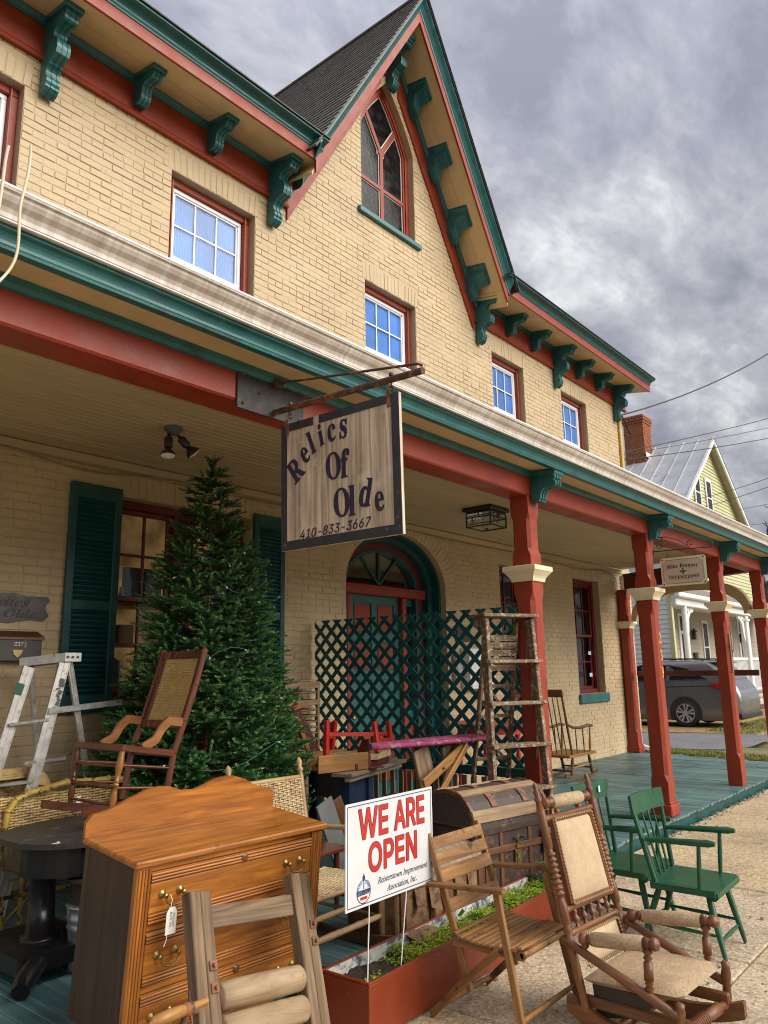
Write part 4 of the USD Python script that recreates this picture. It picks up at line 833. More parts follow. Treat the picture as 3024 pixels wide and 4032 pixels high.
m = MB(); bord = unary_union([sbox(0, 0, Wd, .052), sbox(0, Hd - .047, .255, Hd), sbox(.30, Hd - .047, Wd, Hd), sbox(0, .05, .046, Hd - .04), sbox(Wd - .05, .05, Wd, Hd - .04)]); m.prism(bord, SU(2.9105), 0, .003); m.prism(bord, SU(2.931), -.0, -.003); put('border', m, 'dark_border', bd)
def letter(mb, ch, u, v, h, rot=0., w=None, western=True, pl=None, depth=.003, style='bold'):
    g = glyphs(math_serif(ch, style), SER) if western else glyphs(ch)
    a, b, c, d = g.bounds; asp = (c - a) / (d - b); w = w or h * asp * .72
    g = fit(g, -w / 2, -h / 2, w, h)
    if western and h > .06:
        s = h * .05; cx = 0; g = unary_union([g.buffer(h * .012)] + [affinity.translate(Polygon([(-s * 1.1, 0), (0, s), (s * 1.1, 0), (0, -s)]), dx, 0) for dx in (([-w * .36, w * .36]) if ch in 'O' else [-w * .36 if ch in 'Recd' else 0])])
    mb.prism(affinity.translate(affinity.rotate(g, rot, origin=(0, 0)), u, v), pl, 0, depth)
m = MB(); SP = SU(2.9098)
for ch, u, v, h, r in (('R', .115, .452, .135, 36), ('e', .192, .525, .095, 28), ('l', .238, .588, .135, 22), ('i', .312, .618, .125, 12), ('c', .395, .612, .098, 4), ('s', .482, .617, .105, -2), ('O', .405, .425, .150, 4), ('f', .492, .425, .155, 0),
                     ('O', .462, .215, .155, 4), ('l', .535, .215, .160, 0), ('d', .632, .243, .150, -12), ('e', .722, .183, .100, 4)): letter(m, ch, u, v, h, r, pl=SP)
put('lettering', m, 'sign_ink', bd)
m = MB(); g = fit(affinity.skew(glyphs('410-833-3667'), xs=14), .150, .058, .515, .050); m.prism(affinity.rotate(g, 1.2, origin=(.4, .08)), SP, 0, .003); put('phone_number', m, 'sign_ink', bd)
for u in (.05, .80):
    m = MB(); f = SU(2.9085); m.prism(sbox(u - .012, Hd - .07, u + .012, Hd + .03), f, 0, .004); m.prism(sbox(u - .022, Hd - .012, u + .022, Hd - .004), f, 0, .007); m.tube([f(u, Hd + .025, .004), f(u, Hd + .075, -.01)], .004, 6); put('strap', m, 'rusty_strap', sg)

s2b = thing('scroll_bracket', 'thin black wrought iron scroll bracket on the second porch post', 'sign bracket', loc=(8.905, 3.3, 3.05))
XB = 8.915
m = MB(); m.tube([(XB, 3.275, 3.245), (XB, 3.275, 3.00)], .007, 6); put('back_bar', m, 'black_iron', s2b)
m = MB(); m.tube([(XB, 3.275, 3.045), (XB, 2.61, 3.028)], .006, 6); put('arm', m, 'black_iron', s2b)
def spiral(cy, cz, r, a0, turns, n=30, shrink=.25): return [(XB, cy - r * (1 - (1 - shrink) * i / n) * math.cos(a0 + turns * 6.283 * i / n), cz + r * (1 - (1 - shrink) * i / n) * math.sin(a0 + turns * 6.283 * i / n)) for i in range(n + 1)]
for q in ([(XB, 3.27, 3.21), (XB, 3.12, 3.20), (XB, 2.98, 3.15), (XB, 2.86, 3.06)] + spiral(2.845, 3.095, .04, -1.8, -1.2), spiral(3.19, 3.11, .055, -.5, 1.5)[::-1] + [(XB, 3.25, 3.13), (XB, 3.22, 3.19), (XB, 3.12, 3.205)], spiral(2.64, 3.075, .045, -1.6, 1.2)):
    m = MB(); m.tube(q, .0045, 6); put('scroll', m, 'black_iron', s2b)
s2 = thing('small_hanging_sign', 'small cream sign with green edge hanging from the scroll bracket by a post', 'sign', loc=(8.915, 2.95, 2.78))
S2 = lambda f: frame((f, 3.200, 2.625), (0, -1, 0.0), (0, 0, 1), (-1, 0, 0)); W2, H2 = .505, .325
paint('sign_cream', (0.56, 0.44, 0.33), .5, .05); paint('sign_edge_green', (0.02, 0.16, 0.05), .5, .1); paint('sign_dark', (0.035, 0.03, 0.028), .5, .1)
pan = sbox(0, 0, W2, H2).difference(unary_union([affinity.translate(sbox(-.012, -.012, .012, .012), a, b) for a in (0, W2) for b in (0, H2)]))
m = MB(); m.prism(pan, S2(8.926), 0, .018); p_ = put('panel', m, 'sign_edge_green', s2)
m = MB(); m.prism(pan, S2(8.9078), 0, .002); put('face', m, 'cream_cap', p_)
m = MB(); fr = sbox(.022, .022, W2 - .022, H2 - .022).difference(unary_union([affinity.translate(shapely.Point(0, 0).buffer(.045), a, b) for a in (0.012, W2 - .012) for b in (.012, H2 - .012)])); m.prism(fr, S2(8.9056), 0, .0016); put('inset', m, 'sign_cream', p_)
m = MB(); S2f = S2(8.9038)
def arc_text(mb, t, u0, u1, v, h, bow, pl, style='bold', hs=None):
    g = [(ch, glyphs(math_serif(ch, style), SER)) for ch in t if ch != ' ']; adv = []
    for ch in t:
        if ch == ' ': adv.append((None, .45)); continue
        q = glyphs(math_serif(ch, style), SER); a, b, c, d = q.bounds; adv.append((q, (c - a) + .12))
    tot = sum(a for _, a in adv); k = (u1 - u0) / tot; x = u0
    for q, a in adv:
        if q is not None:
            f = ((x - u0) / (u1 - u0) * 2 - 1); gg = affinity.scale(affinity.translate(q, -q.bounds[0], 0), k, h, origin=(0, 0)); mb.prism(affinity.translate(affinity.rotate(gg, -f * bow * 60, origin=(0, 0)), x, v - bow * f * f * .1), pl, 0, .0015)
        x += a * k
arc_text(m, 'Mike Brenner', .072, .425, .205, .048, .08, S2f); arc_text(m, 'INTENTIONS', .082, .428, .072, .042, -.10, S2f)
orn = unary_union([affinity.rotate(sbox(-.028, -.004, .028, .004), r, origin=(0, 0)) for r in (0, 90)] + [affinity.translate(shapely.Point(0, 0).buffer(.008), a, b) for a, b in ((.028, 0), (-.028, 0), (0, .028), (0, -.028))] + [affinity.rotate(sbox(-.017, -.017, .017, .017), 45)]).difference(unary_union([sbox(-.010, -.002, .010, .002), sbox(-.002, -.010, .002, .010)]))
m.prism(affinity.translate(orn, .25, .160), S2f, 0, .0015)
for a in (.022, W2 - .022):
    for b in (.022, H2 - .022): m.prism(affinity.translate(affinity.rotate(sbox(-.008, -.008, .008, .008), 45), a, b), S2(8.9056), 0, .0015)
m.prism(ring(sbox(.026, .026, W2 - .026, H2 - .026), .0025).difference(unary_union([affinity.translate(shapely.Point(0, 0).buffer(.05), a, b) for a in (0.012, W2 - .012) for b in (.012, H2 - .012)])), S2f, 0, .0012)
put('lettering', m, 'sign_dark', p_)
m = MB()
for yy in (3.11, 2.80): m.tube([(XB, yy + .009 * math.sin(a * 2), 2.95 + .075 * a / 6.28) for a in np.linspace(0, 6.28, 14)], .0028, 5)
put('chain', m, 'black_iron', s2)

# ------------------------------------------------------------------ lamps, boxes and cables on the porch
fl = thing('twin_flood_light', 'twin bulb flood light fixed to the porch ceiling above the tree', 'lamp', loc=(3.48, 5.05, 3.66))
m = MB(); m.lathe((3.48, 5.05, 3.664), (3.48, 5.05, 3.60), [(0, .075), (.35, .075), (.5, .06), (.8, .05), (1, .02)], 18); put('canopy', m, 'cold_grey', fl)
for (a, b) in (((3.445, 5.06, 3.61), (3.425, 5.03, 3.425)), ((3.51, 5.04, 3.61), (3.635, 5.0, 3.48))):
    a, b = np.array(a), np.array(b); m = MB(); m.lathe(a, b, [(0, .012), (.18, .012), (.20, .03), (.24, .034), (.62, .034), (.66, .030)], 14); h = put('socket', m, 'lamp_dark', fl)
    m = MB(); c = a + (b - a) * .66; e = b + (b - a) * .12; m.lathe(c, e, [(0, .018), (.2, .022), (.35, .035), (.75, .060), (.9, .062)], 18); put('reflector', m, 'brown_enamel', h)
    m = MB(); m.lathe(c + (e - c) * .88, c + (e - c) * 1.1, [(0, .059), (.4, .05), (1, .004)], 18); put('bulb', m, 'bulb_glass', h)
ln = thing('porch_lantern', 'square black metal lantern flush on the porch ceiling near the door', 'lamp', loc=(7.95, 4.95, 3.66))
lx0, lx1, ly0, ly1 = 7.78, 8.14, 4.78, 5.12; m = MB(); m.box((lx0 - .04, ly0 - .04, 3.615), (lx1 + .04, ly1 + .04, 3.663), .012); m.box((lx0, ly0, 3.592), (lx1, ly1, 3.615), .004); put('top_plate', m, 'lamp_dark', ln)
m = MB()
for x in (lx0, lx1):
    for y in (ly0, ly1): m.box((x - .008, y - .008, 3.42), (x + .008, y + .008, 3.592), .002)
for z in (3.42, 3.53):
    for x in (lx0, lx1): m.box((x - .006, ly0, z), (x + .006, ly1, z + .014))
    for y in (ly0, ly1): m.box((lx0, y - .0062, z), (lx1, y + .0062, z + .0138))
cx_, cy_ = (lx0 + lx1) / 2, (ly0 + ly1) / 2
for dy, dx in ((0, 1), (1, 0)):
    for s in (-1, 1):
        for r in (-1, 0, 1):
            a = np.array([cx_, cy_, 3.592]) + np.array([dx * .0, dy * .0, 0]); f0 = np.array([cx_ + (s * .18 if dx else 0), cy_ + (s * .17 if dy else 0), 3.592]); f1 = f0 + np.array([0 if dx else r * .07, r * .07 if dx else 0, -.1]); m.tube([f0, f0 * .5 + f1 * .5 + [0, 0, -.02], f1], .004, 5)
m.lathe((cx_, cy_, 3.42), (cx_, cy_, 3.39), [(0, .02), (.5, .012), (1, .004)], 10); put('cage', m, 'lamp_dark', ln)
m = MB(); m.box((lx0 + .009, ly0 + .009, 3.432), (lx1 - .009, ly1 - .009, 3.59)); put('glass', m, 'window_glass', ln)
pq = thing('carved_plaque', 'dark carved wooden plaque with wavy ends on the wall above the mailbox', 'plaque', loc=(2.8, 6.24, 2.26))
pp = [(2.42, 2.33), (2.50, 2.375), (2.62, 2.36), (2.75, 2.375), (2.86, 2.382), (2.96, 2.36), (3.06, 2.365), (3.135, 2.365), (3.15, 2.34), (3.125, 2.31), (3.118, 2.285), (3.125, 2.25), (3.15, 2.215), (3.11, 2.18), (3.02, 2.19), (2.93, 2.175), (2.84, 2.155), (2.74, 2.16), (2.6, 2.175), (2.48, 2.16), (2.42, 2.2), (2.45, 2.265)]
m = MB(); m.prism(Polygon(pp).buffer(.012).buffer(-.006), XZ(6.246), -.022, 0); m.prism(Polygon(pp).buffer(-.008), XZ(6.224), -.004, 0); b_ = put('board', m, 'brown_enamel', pq)
m = MB(); pf = frame((2.55, 6.2195, 2.18), (1, 0, 0), (0, 0, 1), (0, -1, 0)); m.prism(fit(affinity.skew(glyphs(math_serif('Relics', 'bolditalic'), SER), xs=10), .08, .10, .36, .08), pf, 0, .004); m.prism(fit(glyphs(math_serif('Of', 'bolditalic'), SER), .02, .02, .11, .07), pf, 0, .004); m.prism(fit(glyphs(math_serif('Olde', 'bolditalic'), SER), .24, .012, .26, .07), pf, 0, .004); put('lettering', m, 'black_lacquer', b_)
mb_ = thing('wall_mailbox', 'dark metal mailbox with white house number on the wall beside the shutter', 'mailbox', loc=(2.8, 6.2, 1.95))
m = MB(); m.box((2.52, 6.13, 1.845), (3.07, 6.248, 2.03), .008); bx = put('box', m, 'brown_enamel', mb_)
m = MB(); m.flat([(2.50, 6.12, 2.022), (3.085, 6.12, 2.022), (3.085, 6.12, 2.035), (3.06, 6.20, 2.085), (2.53, 6.20, 2.085), (2.50, 6.12, 2.035), (2.53, 6.248, 2.085), (3.06, 6.248, 2.085)], [(0, 1, 2, 5), (5, 2, 3, 4), (4, 3, 7, 6)]); m.box((2.50, 6.118, 2.012), (3.085, 6.14, 2.034), .004); put('lid', m, 'dark_oak', mb_)
m = MB(); mf = frame((2.845, 6.1295, 1.965), (1, 0, 0), (0, 0, 1), (0, -1, 0)); m.prism(fit(glyphs(math_serif('237', 'bold'), SER), 0, 0, .072, .032), mf, 0, .002); m.prism(fit(glyphs('1'), .085, .024, .009, .018), mf, 0, .002); m.prism(fit(glyphs('2'), .082, -.008, .015, .018), mf, 0, .002); m.prism(sbox(.078, .0185, .102, .0215), mf, 0, .002); put('number', m, 'white_plastic', bx)
m = MB(); m.prism(Polygon([(0, .05), (.08, .05), (.07, .015), (.05, 0), (.04, -.012), (.03, 0), (.01, .015)]), frame((2.835, 6.1295, 1.885), (1, 0, 0), (0, 0, 1), (0, -1, 0)), 0, .006); put('crest', m, 'brass', bx)
def cable(name, pts, r, mat, label, group=None, k=6, cat='cable'):
    p = np.array(pts, float); t = np.linspace(0, len(p) - 1, max(24, len(p) * 6)); from scipy.interpolate import CubicSpline
    q = np.stack([CubicSpline(np.arange(len(p)), p[:, i])(t) for i in range(3)], 1) if len(p) > 2 else p
    m = MB(); m.tube(q, r, k); return put(name, m, mat, label=label, cat=cat, group=group)
cable('wall_cable', [(1.8, 6.21, 3.60), (2.7, 6.215, 3.57), (3.3, 6.20, 3.50), (3.75, 6.215, 3.53), (4.4, 6.215, 3.585), (6.0, 6.215, 3.56), (8.2, 6.215, 3.575)], .008, 'cable_grey', 'thick cable sagging along the wall top above the left shutter')
cable('wall_cable', [(1.8, 6.205, 3.62), (2.9, 6.20, 3.56), (3.4, 6.215, 3.555), (3.9, 6.205, 3.55), (5.3, 6.215, 3.545), (5.8, 6.215, 3.56)], .005, 'cable_grey', 'thin twisted wire crossing the thick cable above the left window')
cable('wall_cable', [(8.2, 6.215, 3.575), (9.3, 6.21, 3.545), (10.5, 6.215, 3.56), (11.8, 6.215, 3.54), (13.2, 6.205, 3.50), (14.0, 6.215, 3.56), (14.7, 6.2, 3.45)], .009, 'cable_grey', 'loose cable along the wall top right of the arched door')
cable('gutter_cable', [(1.205, 2.79, 3.80), (1.20, 2.80, 3.62), (1.19, 2.805, 3.5), (1.20, 2.82, 3.35), (1.17, 2.83, 3.24), (1.12, 2.82, 3.15)], .006, 'cable_cream', 'cream cable loop hanging over the gutter at the left edge')
cable('gutter_cable', [(1.12, 2.79, 3.75), (1.115, 2.80, 3.62), (1.11, 2.81, 3.45), (1.08, 2.83, 3.25), (1.0, 2.83, 3.12)], .006, 'cable_cream', 'second cream cable over the gutter, outermost at the left edge')

# ------------------------------------------------------------------ divider: lattice over pickets
LX = 6.25
lat = thing('lattice_panel', 'dark green diagonal lattice panel standing across the porch before the door', 'lattice', loc=(LX, 4.8, .8))
pane_ = sbox(3.45, .86, 6.20, 2.29)
for lay, sl in ((0, 1), (1, -1)):
    c = 3.45 - 2.6
    while c < 6.4 + 2.6:
        P = LineString([(c, .3), (c + 2.6 * sl, 2.9)]).buffer(.0215, cap_style=2).intersection(pane_)
        if P.area > .004:
            m = MB(); m.prism(P, YZ(LX), -.009 if lay == 0 else .0003, -.0003 if lay == 0 else .009); put('strip', m, 'lattice_green', lat)
        c += .170
m = MB(); m.box((LX - .02, 3.45, .775), (LX + .02, 6.2, .857), .006); put('bottom_rail', m, 'dark_green_paint', lat)
pk = thing('picket_fence', 'low fence of tan pickets under the green lattice panel', 'fence', loc=(LX, 4.8, DZ))
y = 3.6
while y < 6.1:
    m = MB(); m.beam((LX + .0, y, DZ + .003), (LX + .0, y, .77 + R_.uniform(-.01, .0)), .055, .018, (1, 0, 0), .004); put('picket', m, 'weathered_plank' if R_.random() < .3 else 'crate_wood', pk); y += .108
m = MB(); m.box((LX + .011, 3.55, .30), (LX + .035, 6.15, .36), .004); put('rail', m, 'crate_wood', pk)
# ------------------------------------------------------------------ chest of drawers with its tag
ch = thing('chest_of_drawers', 'orange pine chest of drawers with scalloped backboard and brass bail handles', 'chest of drawers', loc=(2.5, 3.2, DZ))
CO = np.array([1.970, 2.995, .955]); CA = np.array([1.0, 0.0, 0.0]); CB = nrm([0.035, .994, .10]); CA = nrm(CA - CB * (CA @ CB)); CU = np.cross(CA, CB)
CM = np.eye(4); CM[:3, 0], CM[:3, 1], CM[:3, 2], CM[:3, 3] = CA, CB, CU, CO
def cput(name, mb, mat, parent=ch, **k):
    o = MB().join(mb, CM); o.G = mb.G if len(mb.G) == 1 else [np.vstack(mb.G)]; return put(name, o, mat, parent, **k)
W_, D_ = 1.108, .468
m = MB(); m.box((0, 0, -.028), (W_, D_, 0), .010, 0); cput('top', m, 'orange_pine')
ck = [(0, 0), (W_, 0), (W_, .065), (1.095, .092), (1.04, .108), (.97, .125), (.90, .165), (.83, .187), (.77, .193), (.70, .187), (.64, .165), (.575, .147), (.50, .152), (.43, .178), (.37, .185), (.30, .176), (.22, .152), (.15, .122), (.09, .106), (.03, .098), (0, .065)]
cs = Polygon(ck).buffer(.01).buffer(-.01).simplify(.001)
m = MB(); m.prism(cs, lambda u, v, d: np.stack(np.broadcast_arrays(u, D_ - .022 + d * 1.0, v + .001), -1), 0, .02); cput('backboard', m, 'orange_pine')
Hb = -.765
for x0 in (.022, W_ - .050):
    for (a, b) in ((.0, .235), (.237, D_ - .02)):
        m = MB(); m.box((x0, .03 + a, Hb), (x0 + .028, min(.03 + b, D_ - .005), -.029), .004, 2); cput('side_panel', m, 'chest_side_pine')
for x0 in (.018, W_ - .052): m = MB(); m.box((x0, D_ - .045, Hb), (x0 + .034, D_ - .004, -.029), .004, 2); cput('rear_stile', m, 'chest_side_pine')
for x0 in (.020, W_ - .090):
    m = MB(); m.box((x0, .018, Hb - .07), (x0 + .070, .05, -.029), .004, 2)
    for i in range(4): m.tube([(x0 + .014 + i * .0145, .017, Hb), (x0 + .014 + i * .0145, .017, -.04)], .0065, 8)
    cput('front_stile', m, 'orange_pine')
m = MB(); m.box((.05, .06, Hb), (W_ - .05, D_ - .03, -.04)); m.box((.05, D_ - .03, Hb), (W_ - .05, D_ - .02, -.03)); cput('carcass', m, 'dark_interior')
dz = -.060
for k in range(3):
    z1, z0 = dz - k * .245, dz - k * .245 - .212; x0, x1 = .093, W_ - .093
    m = MB(); m.box((x0, .020, z0 + .045), (x1, .06, z1 - .045), .003, 0)
    for zb in (z1 - .045, z0): 
        m.box((x0, .024, zb), (x1, .06, zb + .045), .002, 0)
        for i in range(3): m.tube([(x0, .022, zb + .009 + i * .0135), (x1, .022, zb + .009 + i * .0135)], .0062, 8)
    d = cput('drawer', m, 'orange_pine')
    m = MB(); m.box((x0, .03, z1 + .002), (x1, .06, z1 + .031), .003, 0); cput('rail', m, 'orange_pine')
    for hx in (.195, W_ - .215):
        m = MB(); zc = (z0 + z1) / 2 + .012
        for e in (-.045, .045): m.lathe((hx + e, .020, zc), (hx + e, -.022, zc), [(0, .017), (.12, .017), (.2, .012), (.3, .006), (.6, .006), (.72, .011), (.9, .010), (1, .003)], 12)
        m.tube([(hx - .045 * c, -.014 - .012 * math.sin(t), zc - .040 * abs(math.sin(t)) ** .6) for t, c in [(q, math.cos(q)) for q in np.linspace(0, math.pi, 14)]], .0042, 7); cput('handle', m, 'brass', d)
    if k in (0, 2):
        m = MB(); m.lathe((W_ * .53, .020, z1 - .022), (W_ * .53, .010, z1 - .022), [(0, .019), (.5, .019), (.7, .014), (1, .011)], 14); kh = cput('keyhole', m, 'dark_oak', d)
m = MB(); m.box((.093, .022, Hb - .02), (W_ - .093, .06, Hb + .045), .004, 0); cput('bottom_rail', m, 'orange_pine')
tg = thing('price_tag', 'white paper price tag tied to the top left drawer handle of the orange chest', 'tag', loc=(2.13, 2.95, .74))
to = CO + CA * .150 + CB * -.050 + CU * -.178
tf = frame(to + [0, -.004, -.115], nrm([.95, -.12, .02]), nrm([.05, -.02, 1]), nrm([-.1, -1, 0]))
m = MB(); m.prism(Polygon([(-.024, 0), (.024, 0), (.024, .085), (.012, .105), (-.012, .105), (-.024, .085)]), tf, 0, .0015); tp = put('paper', m, 'paper', tg)
m = MB(); m.prism(affinity.rotate(fit(glyphs('$45.00'), -.030, -.006, .058, .011), -90, origin=(0, 0)), frame(to + np.array([0, -.0062, -.058]), nrm([.95, -.12, .02]), nrm([.05, -.02, 1]), nrm([-.1, -1, 0])), 0, .001)
for i in range(2): m.prism(sbox(.008 + i * .005, -.025 - i * .005, .0095 + i * .005, .025), frame(to + np.array([0, -.0062, -.058]), nrm([.95, -.12, .02]), nrm([.05, -.02, 1]), nrm([-.1, -1, 0])), 0, .0008)
put('price', m, 'sign_navy', tp)
m = MB(); m.tube([to + [0, -.004, -.013], to + [.004, -.006, .02], to + [.0, .002, .038]], .0015, 5); m.tube([to + [.01, -.004, -.02], to + [.025, -.006, -.07], to + [.02, -.004, -.105]], .0015, 5); m.tube([to + [-.015, -.005, -.11], to + [-.02, -.006, -.135], to + [-.032, -.008, -.155]], .0015, 5); put('string', m, 'paper', tg)

# ------------------------------------------------------------------ wooden wringer leaning on the chest
wr = thing('roller_wringer', 'old wooden frame with two thick wooden rollers leaning against the orange chest', 'wringer', loc=(2.38, 2.6, 0))
WU = nrm([.10, .30, .80]); WA = nrm(np.array([1.0, -.02, 0]) - WU * (WU @ np.array([1.0, -.02, 0]))); WN = np.cross(WA, WU); WO = np.array([2.105, 2.60, .0])
wp = lambda u, v, d=0.: WO + WA * u + WU * v + WN * d      # d>0 towards the street
for u, w, tp_ in ((0.0, .108, .862), (.565, .104, .885)):
    for e, mt in ((-.027, 'grey_barn_wood'), (.027, 'grey_barn_wood')):
        m = MB(); m.obox(wp(u + e, tp_ / 2 + .01), np.stack([WA, WN, WU]), (.0265, .033, tp_ / 2 - (.0 if e < 0 else .004)), .004, 2); put('upright', m, mt, wr)
    for v in (.505, .585) if u == 0 else (.60, .67): m = MB(); m.obox(wp(u + .03, v, .036), np.stack([WA, WN, WU]), (.018, .006, .018), .002); m.lathe(wp(u + .03, v, .04), wp(u + .03, v, .056), [(0, .010), (1, .009)], 6); put('nut_plate', m, 'rusty_strap', wr)
m = MB(); m.obox(wp(.283, .765, .0), np.stack([WA, WN, WU]), (.229, .016, .044), .005, 0); put('crossbar', m, 'grey_barn_wood', wr)
m = MB(); m.obox(wp(.283, .07, .0), np.stack([WA, WN, WU]), (.229, .02, .045), .005, 0); put('crossbar', m, 'grey_barn_wood', wr)
for v in (.470, .352):
    m = MB(); m.lathe(wp(.056, v), wp(.510, v), [(0, .03), (.012, .048), (.03, .054), (.25, .0555), (.5, .056), (.75, .0552), (.97, .053), (.99, .046), (1, .03)], 26); put('roller', m, 'roller_wood', wr)
m = MB(); m.lathe(wp(-.05, .45, .02), wp(-.085, .455, .02), [(0, .02), (.6, .022), (1, .012)], 8); put('latch_peg', m, 'grey_barn_wood', wr)
ckt = thing('wooden_crank', 'pale wooden crank handle with iron ferrule at the left foot of the wringer', 'crank', loc=(1.93, 2.58, .4))
q0, q1 = np.array([1.800, 2.60, .510]), np.array([1.945, 2.60, .508])
dq = np.array([2.02, 2.62, .50]) - q0; dq = nrm(dq)
m = MB(); m.lathe(q0, q0 + dq * .155, [(0, .010), (.06, .020), (.5, .023), (.94, .021), (1, .019)], 16); put('grip', m, 'yellow_pine', ckt)
m = MB(); m.lathe(q0 + dq * .15, q0 + dq * .185, [(0, .022), (.5, .026), (1, .022)], 14); m.lathe(q0 - dq * .012, q0, [(0, .006), (1, .012)], 10); m.tube([q0 + dq * .17 + [0, 0, .06], q0 + dq * .17 + [.012, -.01, -.06]], .005, 6); m.tube([q0 + dq * .165, q0 + dq * .165 + [-.02, .02, -.12], q0 + dq * .1 + [-.03, .03, -.5]], .014, 8); put('ferrule', m, 'rust_iron', ckt)
m = MB(); m.lathe(q0 + dq * .185, q0 + dq * .26, [(0, .014), (1, .014)], 12); put('axle', m, 'yellow_pine', ckt)

# ------------------------------------------------------------------ black pedestal table, bucket, bin
pt = thing('black_pedestal_table', 'black oval pedestal table with scroll feet beside the orange chest', 'table', loc=(2.8, 4.68, DZ))
def oval(a, b, n=48, p=2.5): return Polygon([(2.93 + a * np.sign(math.cos(t)) * abs(math.cos(t)) ** (2 / p), 4.68 + b * np.sign(math.sin(t)) * abs(math.sin(t)) ** (2 / p)) for t in np.linspace(0, 2 * math.pi, n, endpoint=False)])
m = MB(); m.prism(oval(.71, .47), XY(.775), 0, .025); m.prism(oval(.705, .465), XY(.80), 0, .0035); put('table_top', m, 'black_top', pt)
m = MB(); m.prism(oval(.67, .43), XY(.615), 0, .159); m.prism(oval(.675, .435), XY(.625), 0, .012); put('apron', m, 'black_lacquer', pt)
for x in (2.37, 3.45):
    m = MB(); m.lathe((x, 4.52, .29), (x, 4.52, .615), [(0, .105), (.05, .105), (.09, .076), (.95, .066), (1, .076)], 24); put('column', m, 'black_lacquer', pt)
    m = MB(); m.prism(sbox(x - .21, 4.28, x + .21, 4.80).buffer(.03), XY(.205), 0, .085)
    for sx in (-1, 1):
        for yy in (4.22, 4.84): m.tube([(x + sx * .10, (4.3 if yy < 4.5 else 4.76), .24), (x + sx * .19, yy, .235), (x + sx * .25, yy - (.04 if yy < 4.5 else -.04), .20), (x + sx * .28, yy - (.08 if yy < 4.5 else -.08), .178)], [.05, .055, .052, .045], 12)
    put('base', m, 'black_lacquer', pt)
m = MB(); m.prism(Polygon([(.028 * math.cos(t) - (.0 if k == 0 else 0), .028 * math.sin(t)) for k in (0,) for t in np.linspace(-2.4, .4, 12)] + [(.026 * math.cos(t) - .006, .022 * math.sin(t) + .008) for t in np.linspace(.4, -2.4, 12)]), frame((2.36, 4.40, .8045), (1, 0, 0), (0, 1, 0), (0, 0, 1)), 0, .003)
put('crescent_chip', m, 'white_plastic', label='small white crescent shaped chip lying on the black table', cat='chip')
bk = thing('metal_bucket', 'galvanised metal bucket standing under the black table', 'bucket', loc=(2.57, 4.30, DZ))
m = MB(); bp = [(0, .118), (.02, .125), (.06, .118), (.62, .138), (.66, .146), (.70, .140), (.76, .142), (.80, .150), (.84, .144), (.97, .150), (.99, .157), (1, .153)]
m.tube([(2.57, 4.30, DZ + .003 + .34 * f) for f, r in bp], [r for f, r in bp], 28); put('pail', m, 'galvanised', bk)
m = MB(); m.tube([(2.57 + .152 * math.cos(t), 4.30, .46 + .0 - .11 * math.sin(t)) for t in np.linspace(0, math.pi, 12)], .004, 6); put('bail', m, 'galvanised', bk)
m = MB(); m.lathe((2.59, 4.31, .472), (2.59, 4.31, .60), [(0, .135), (.1, .14), (.85, .155), (.9, .16), (1, .16)], 24); put('dark_pot', m, 'brown_enamel', label='dark round pot standing in the galvanised bucket', cat='pot')

# ------------------------------------------------------------------ wicker settee
def weave(mb, place, w, h, rowh=.017, per=.05, r=.0075, n=None):
    rows = int(h / rowh)
    for i in range(rows):
        v = (i + .5) * rowh; k = max(4, int(w / per * 4)); u = np.linspace(0, w, k + 1); dpt = .008 * np.cos(u / per * math.pi + (i % 2) * math.pi)
        mb.tube([place(a, v + .002 * math.sin(a * 37 + i), b) for a, b in zip(u, dpt)], r, 5, False)
    for j in range(int(w / per) + 1): mb.tube([place(j * per, 0., 0.), place(j * per, h, 0.)], .006, 5, False)
wk = thing('wicker_settee', 'wicker settee with chipped yellow bamboo frame below the aluminium stepladder', 'settee', loc=(2.6, 5.5, DZ))
m = MB(); weave(m, frame((1.75, 5.27, .60), (1, 0, 0), (0, .03, 1), (0, -1, 0)), 1.50, .36); put('front_weave', m, 'wicker', wk)
m = MB(); weave(m, frame((1.75, 5.80, .62), (1, 0, 0), (0, .05, 1), (0, -1, 0)), 1.22, .44); put('back_weave', m, 'wicker', wk)
m = MB()
for i in range(15):
    t = i / 14 * math.pi * 1.15; m.tube([(1.75, 5.78 - .05 * math.cos(t) + .0, 1.02 + .055 * math.sin(t)), (2.90, 5.78 - .05 * math.cos(t), 1.02 + .055 * math.sin(t))], .0085, 6)
for i in range(16):
    t = i / 15 * 1.6; x = 2.88 + .09 * math.sin(t); z = 1.0 - .09 * (1 - math.cos(t)); m.tube([(x + .02 * math.sin(t), 5.84, z), (x + .045 * math.sin(t), 5.80, z + .07 * math.cos(t)), (x + .03 * math.sin(t), 5.71, z + .05 * math.cos(t)), (x, 5.66, z - .04)], .0085, 6)
for i in range(14): m.tube([(2.985, 5.62 + .0 * i, .90 - i * .018), (2.985, 5.84, .90 - i * .018)], .0085, 6)
put('rolled_back', m, 'wicker', wk)
m = MB(); weave(m, frame((1.75, 5.29, .61), (1, 0, 0), (0, 1, 0), (0, 0, 1)), 1.48, .50, .02, .05); put('seat_weave', m, 'wicker', wk)
def bamboo(pts, r, name='bamboo_pole'):
    m = MB(); m.tube(pts, r, 10)
    p = np.array(pts)
    for i in range(1, len(p) - 1): t = nrm(p[i + 1] - p[i - 1]); m.lathe(p[i] - t * .012, p[i] + t * .012, [(0, r), (.3, r * 1.3), (.7, r * 1.3), (1, r)], 10)
    return put(name, m, 'yellow_bamboo', wk)
bamboo([(3.34, 5.24, .985), (3.18, 5.235, 1.0), (3.0, 5.23, 1.005), (2.86, 5.23, 1.015), (2.72, 5.23, .99), (2.60, 5.23, .975), (2.52, 5.23, .94)], .021)
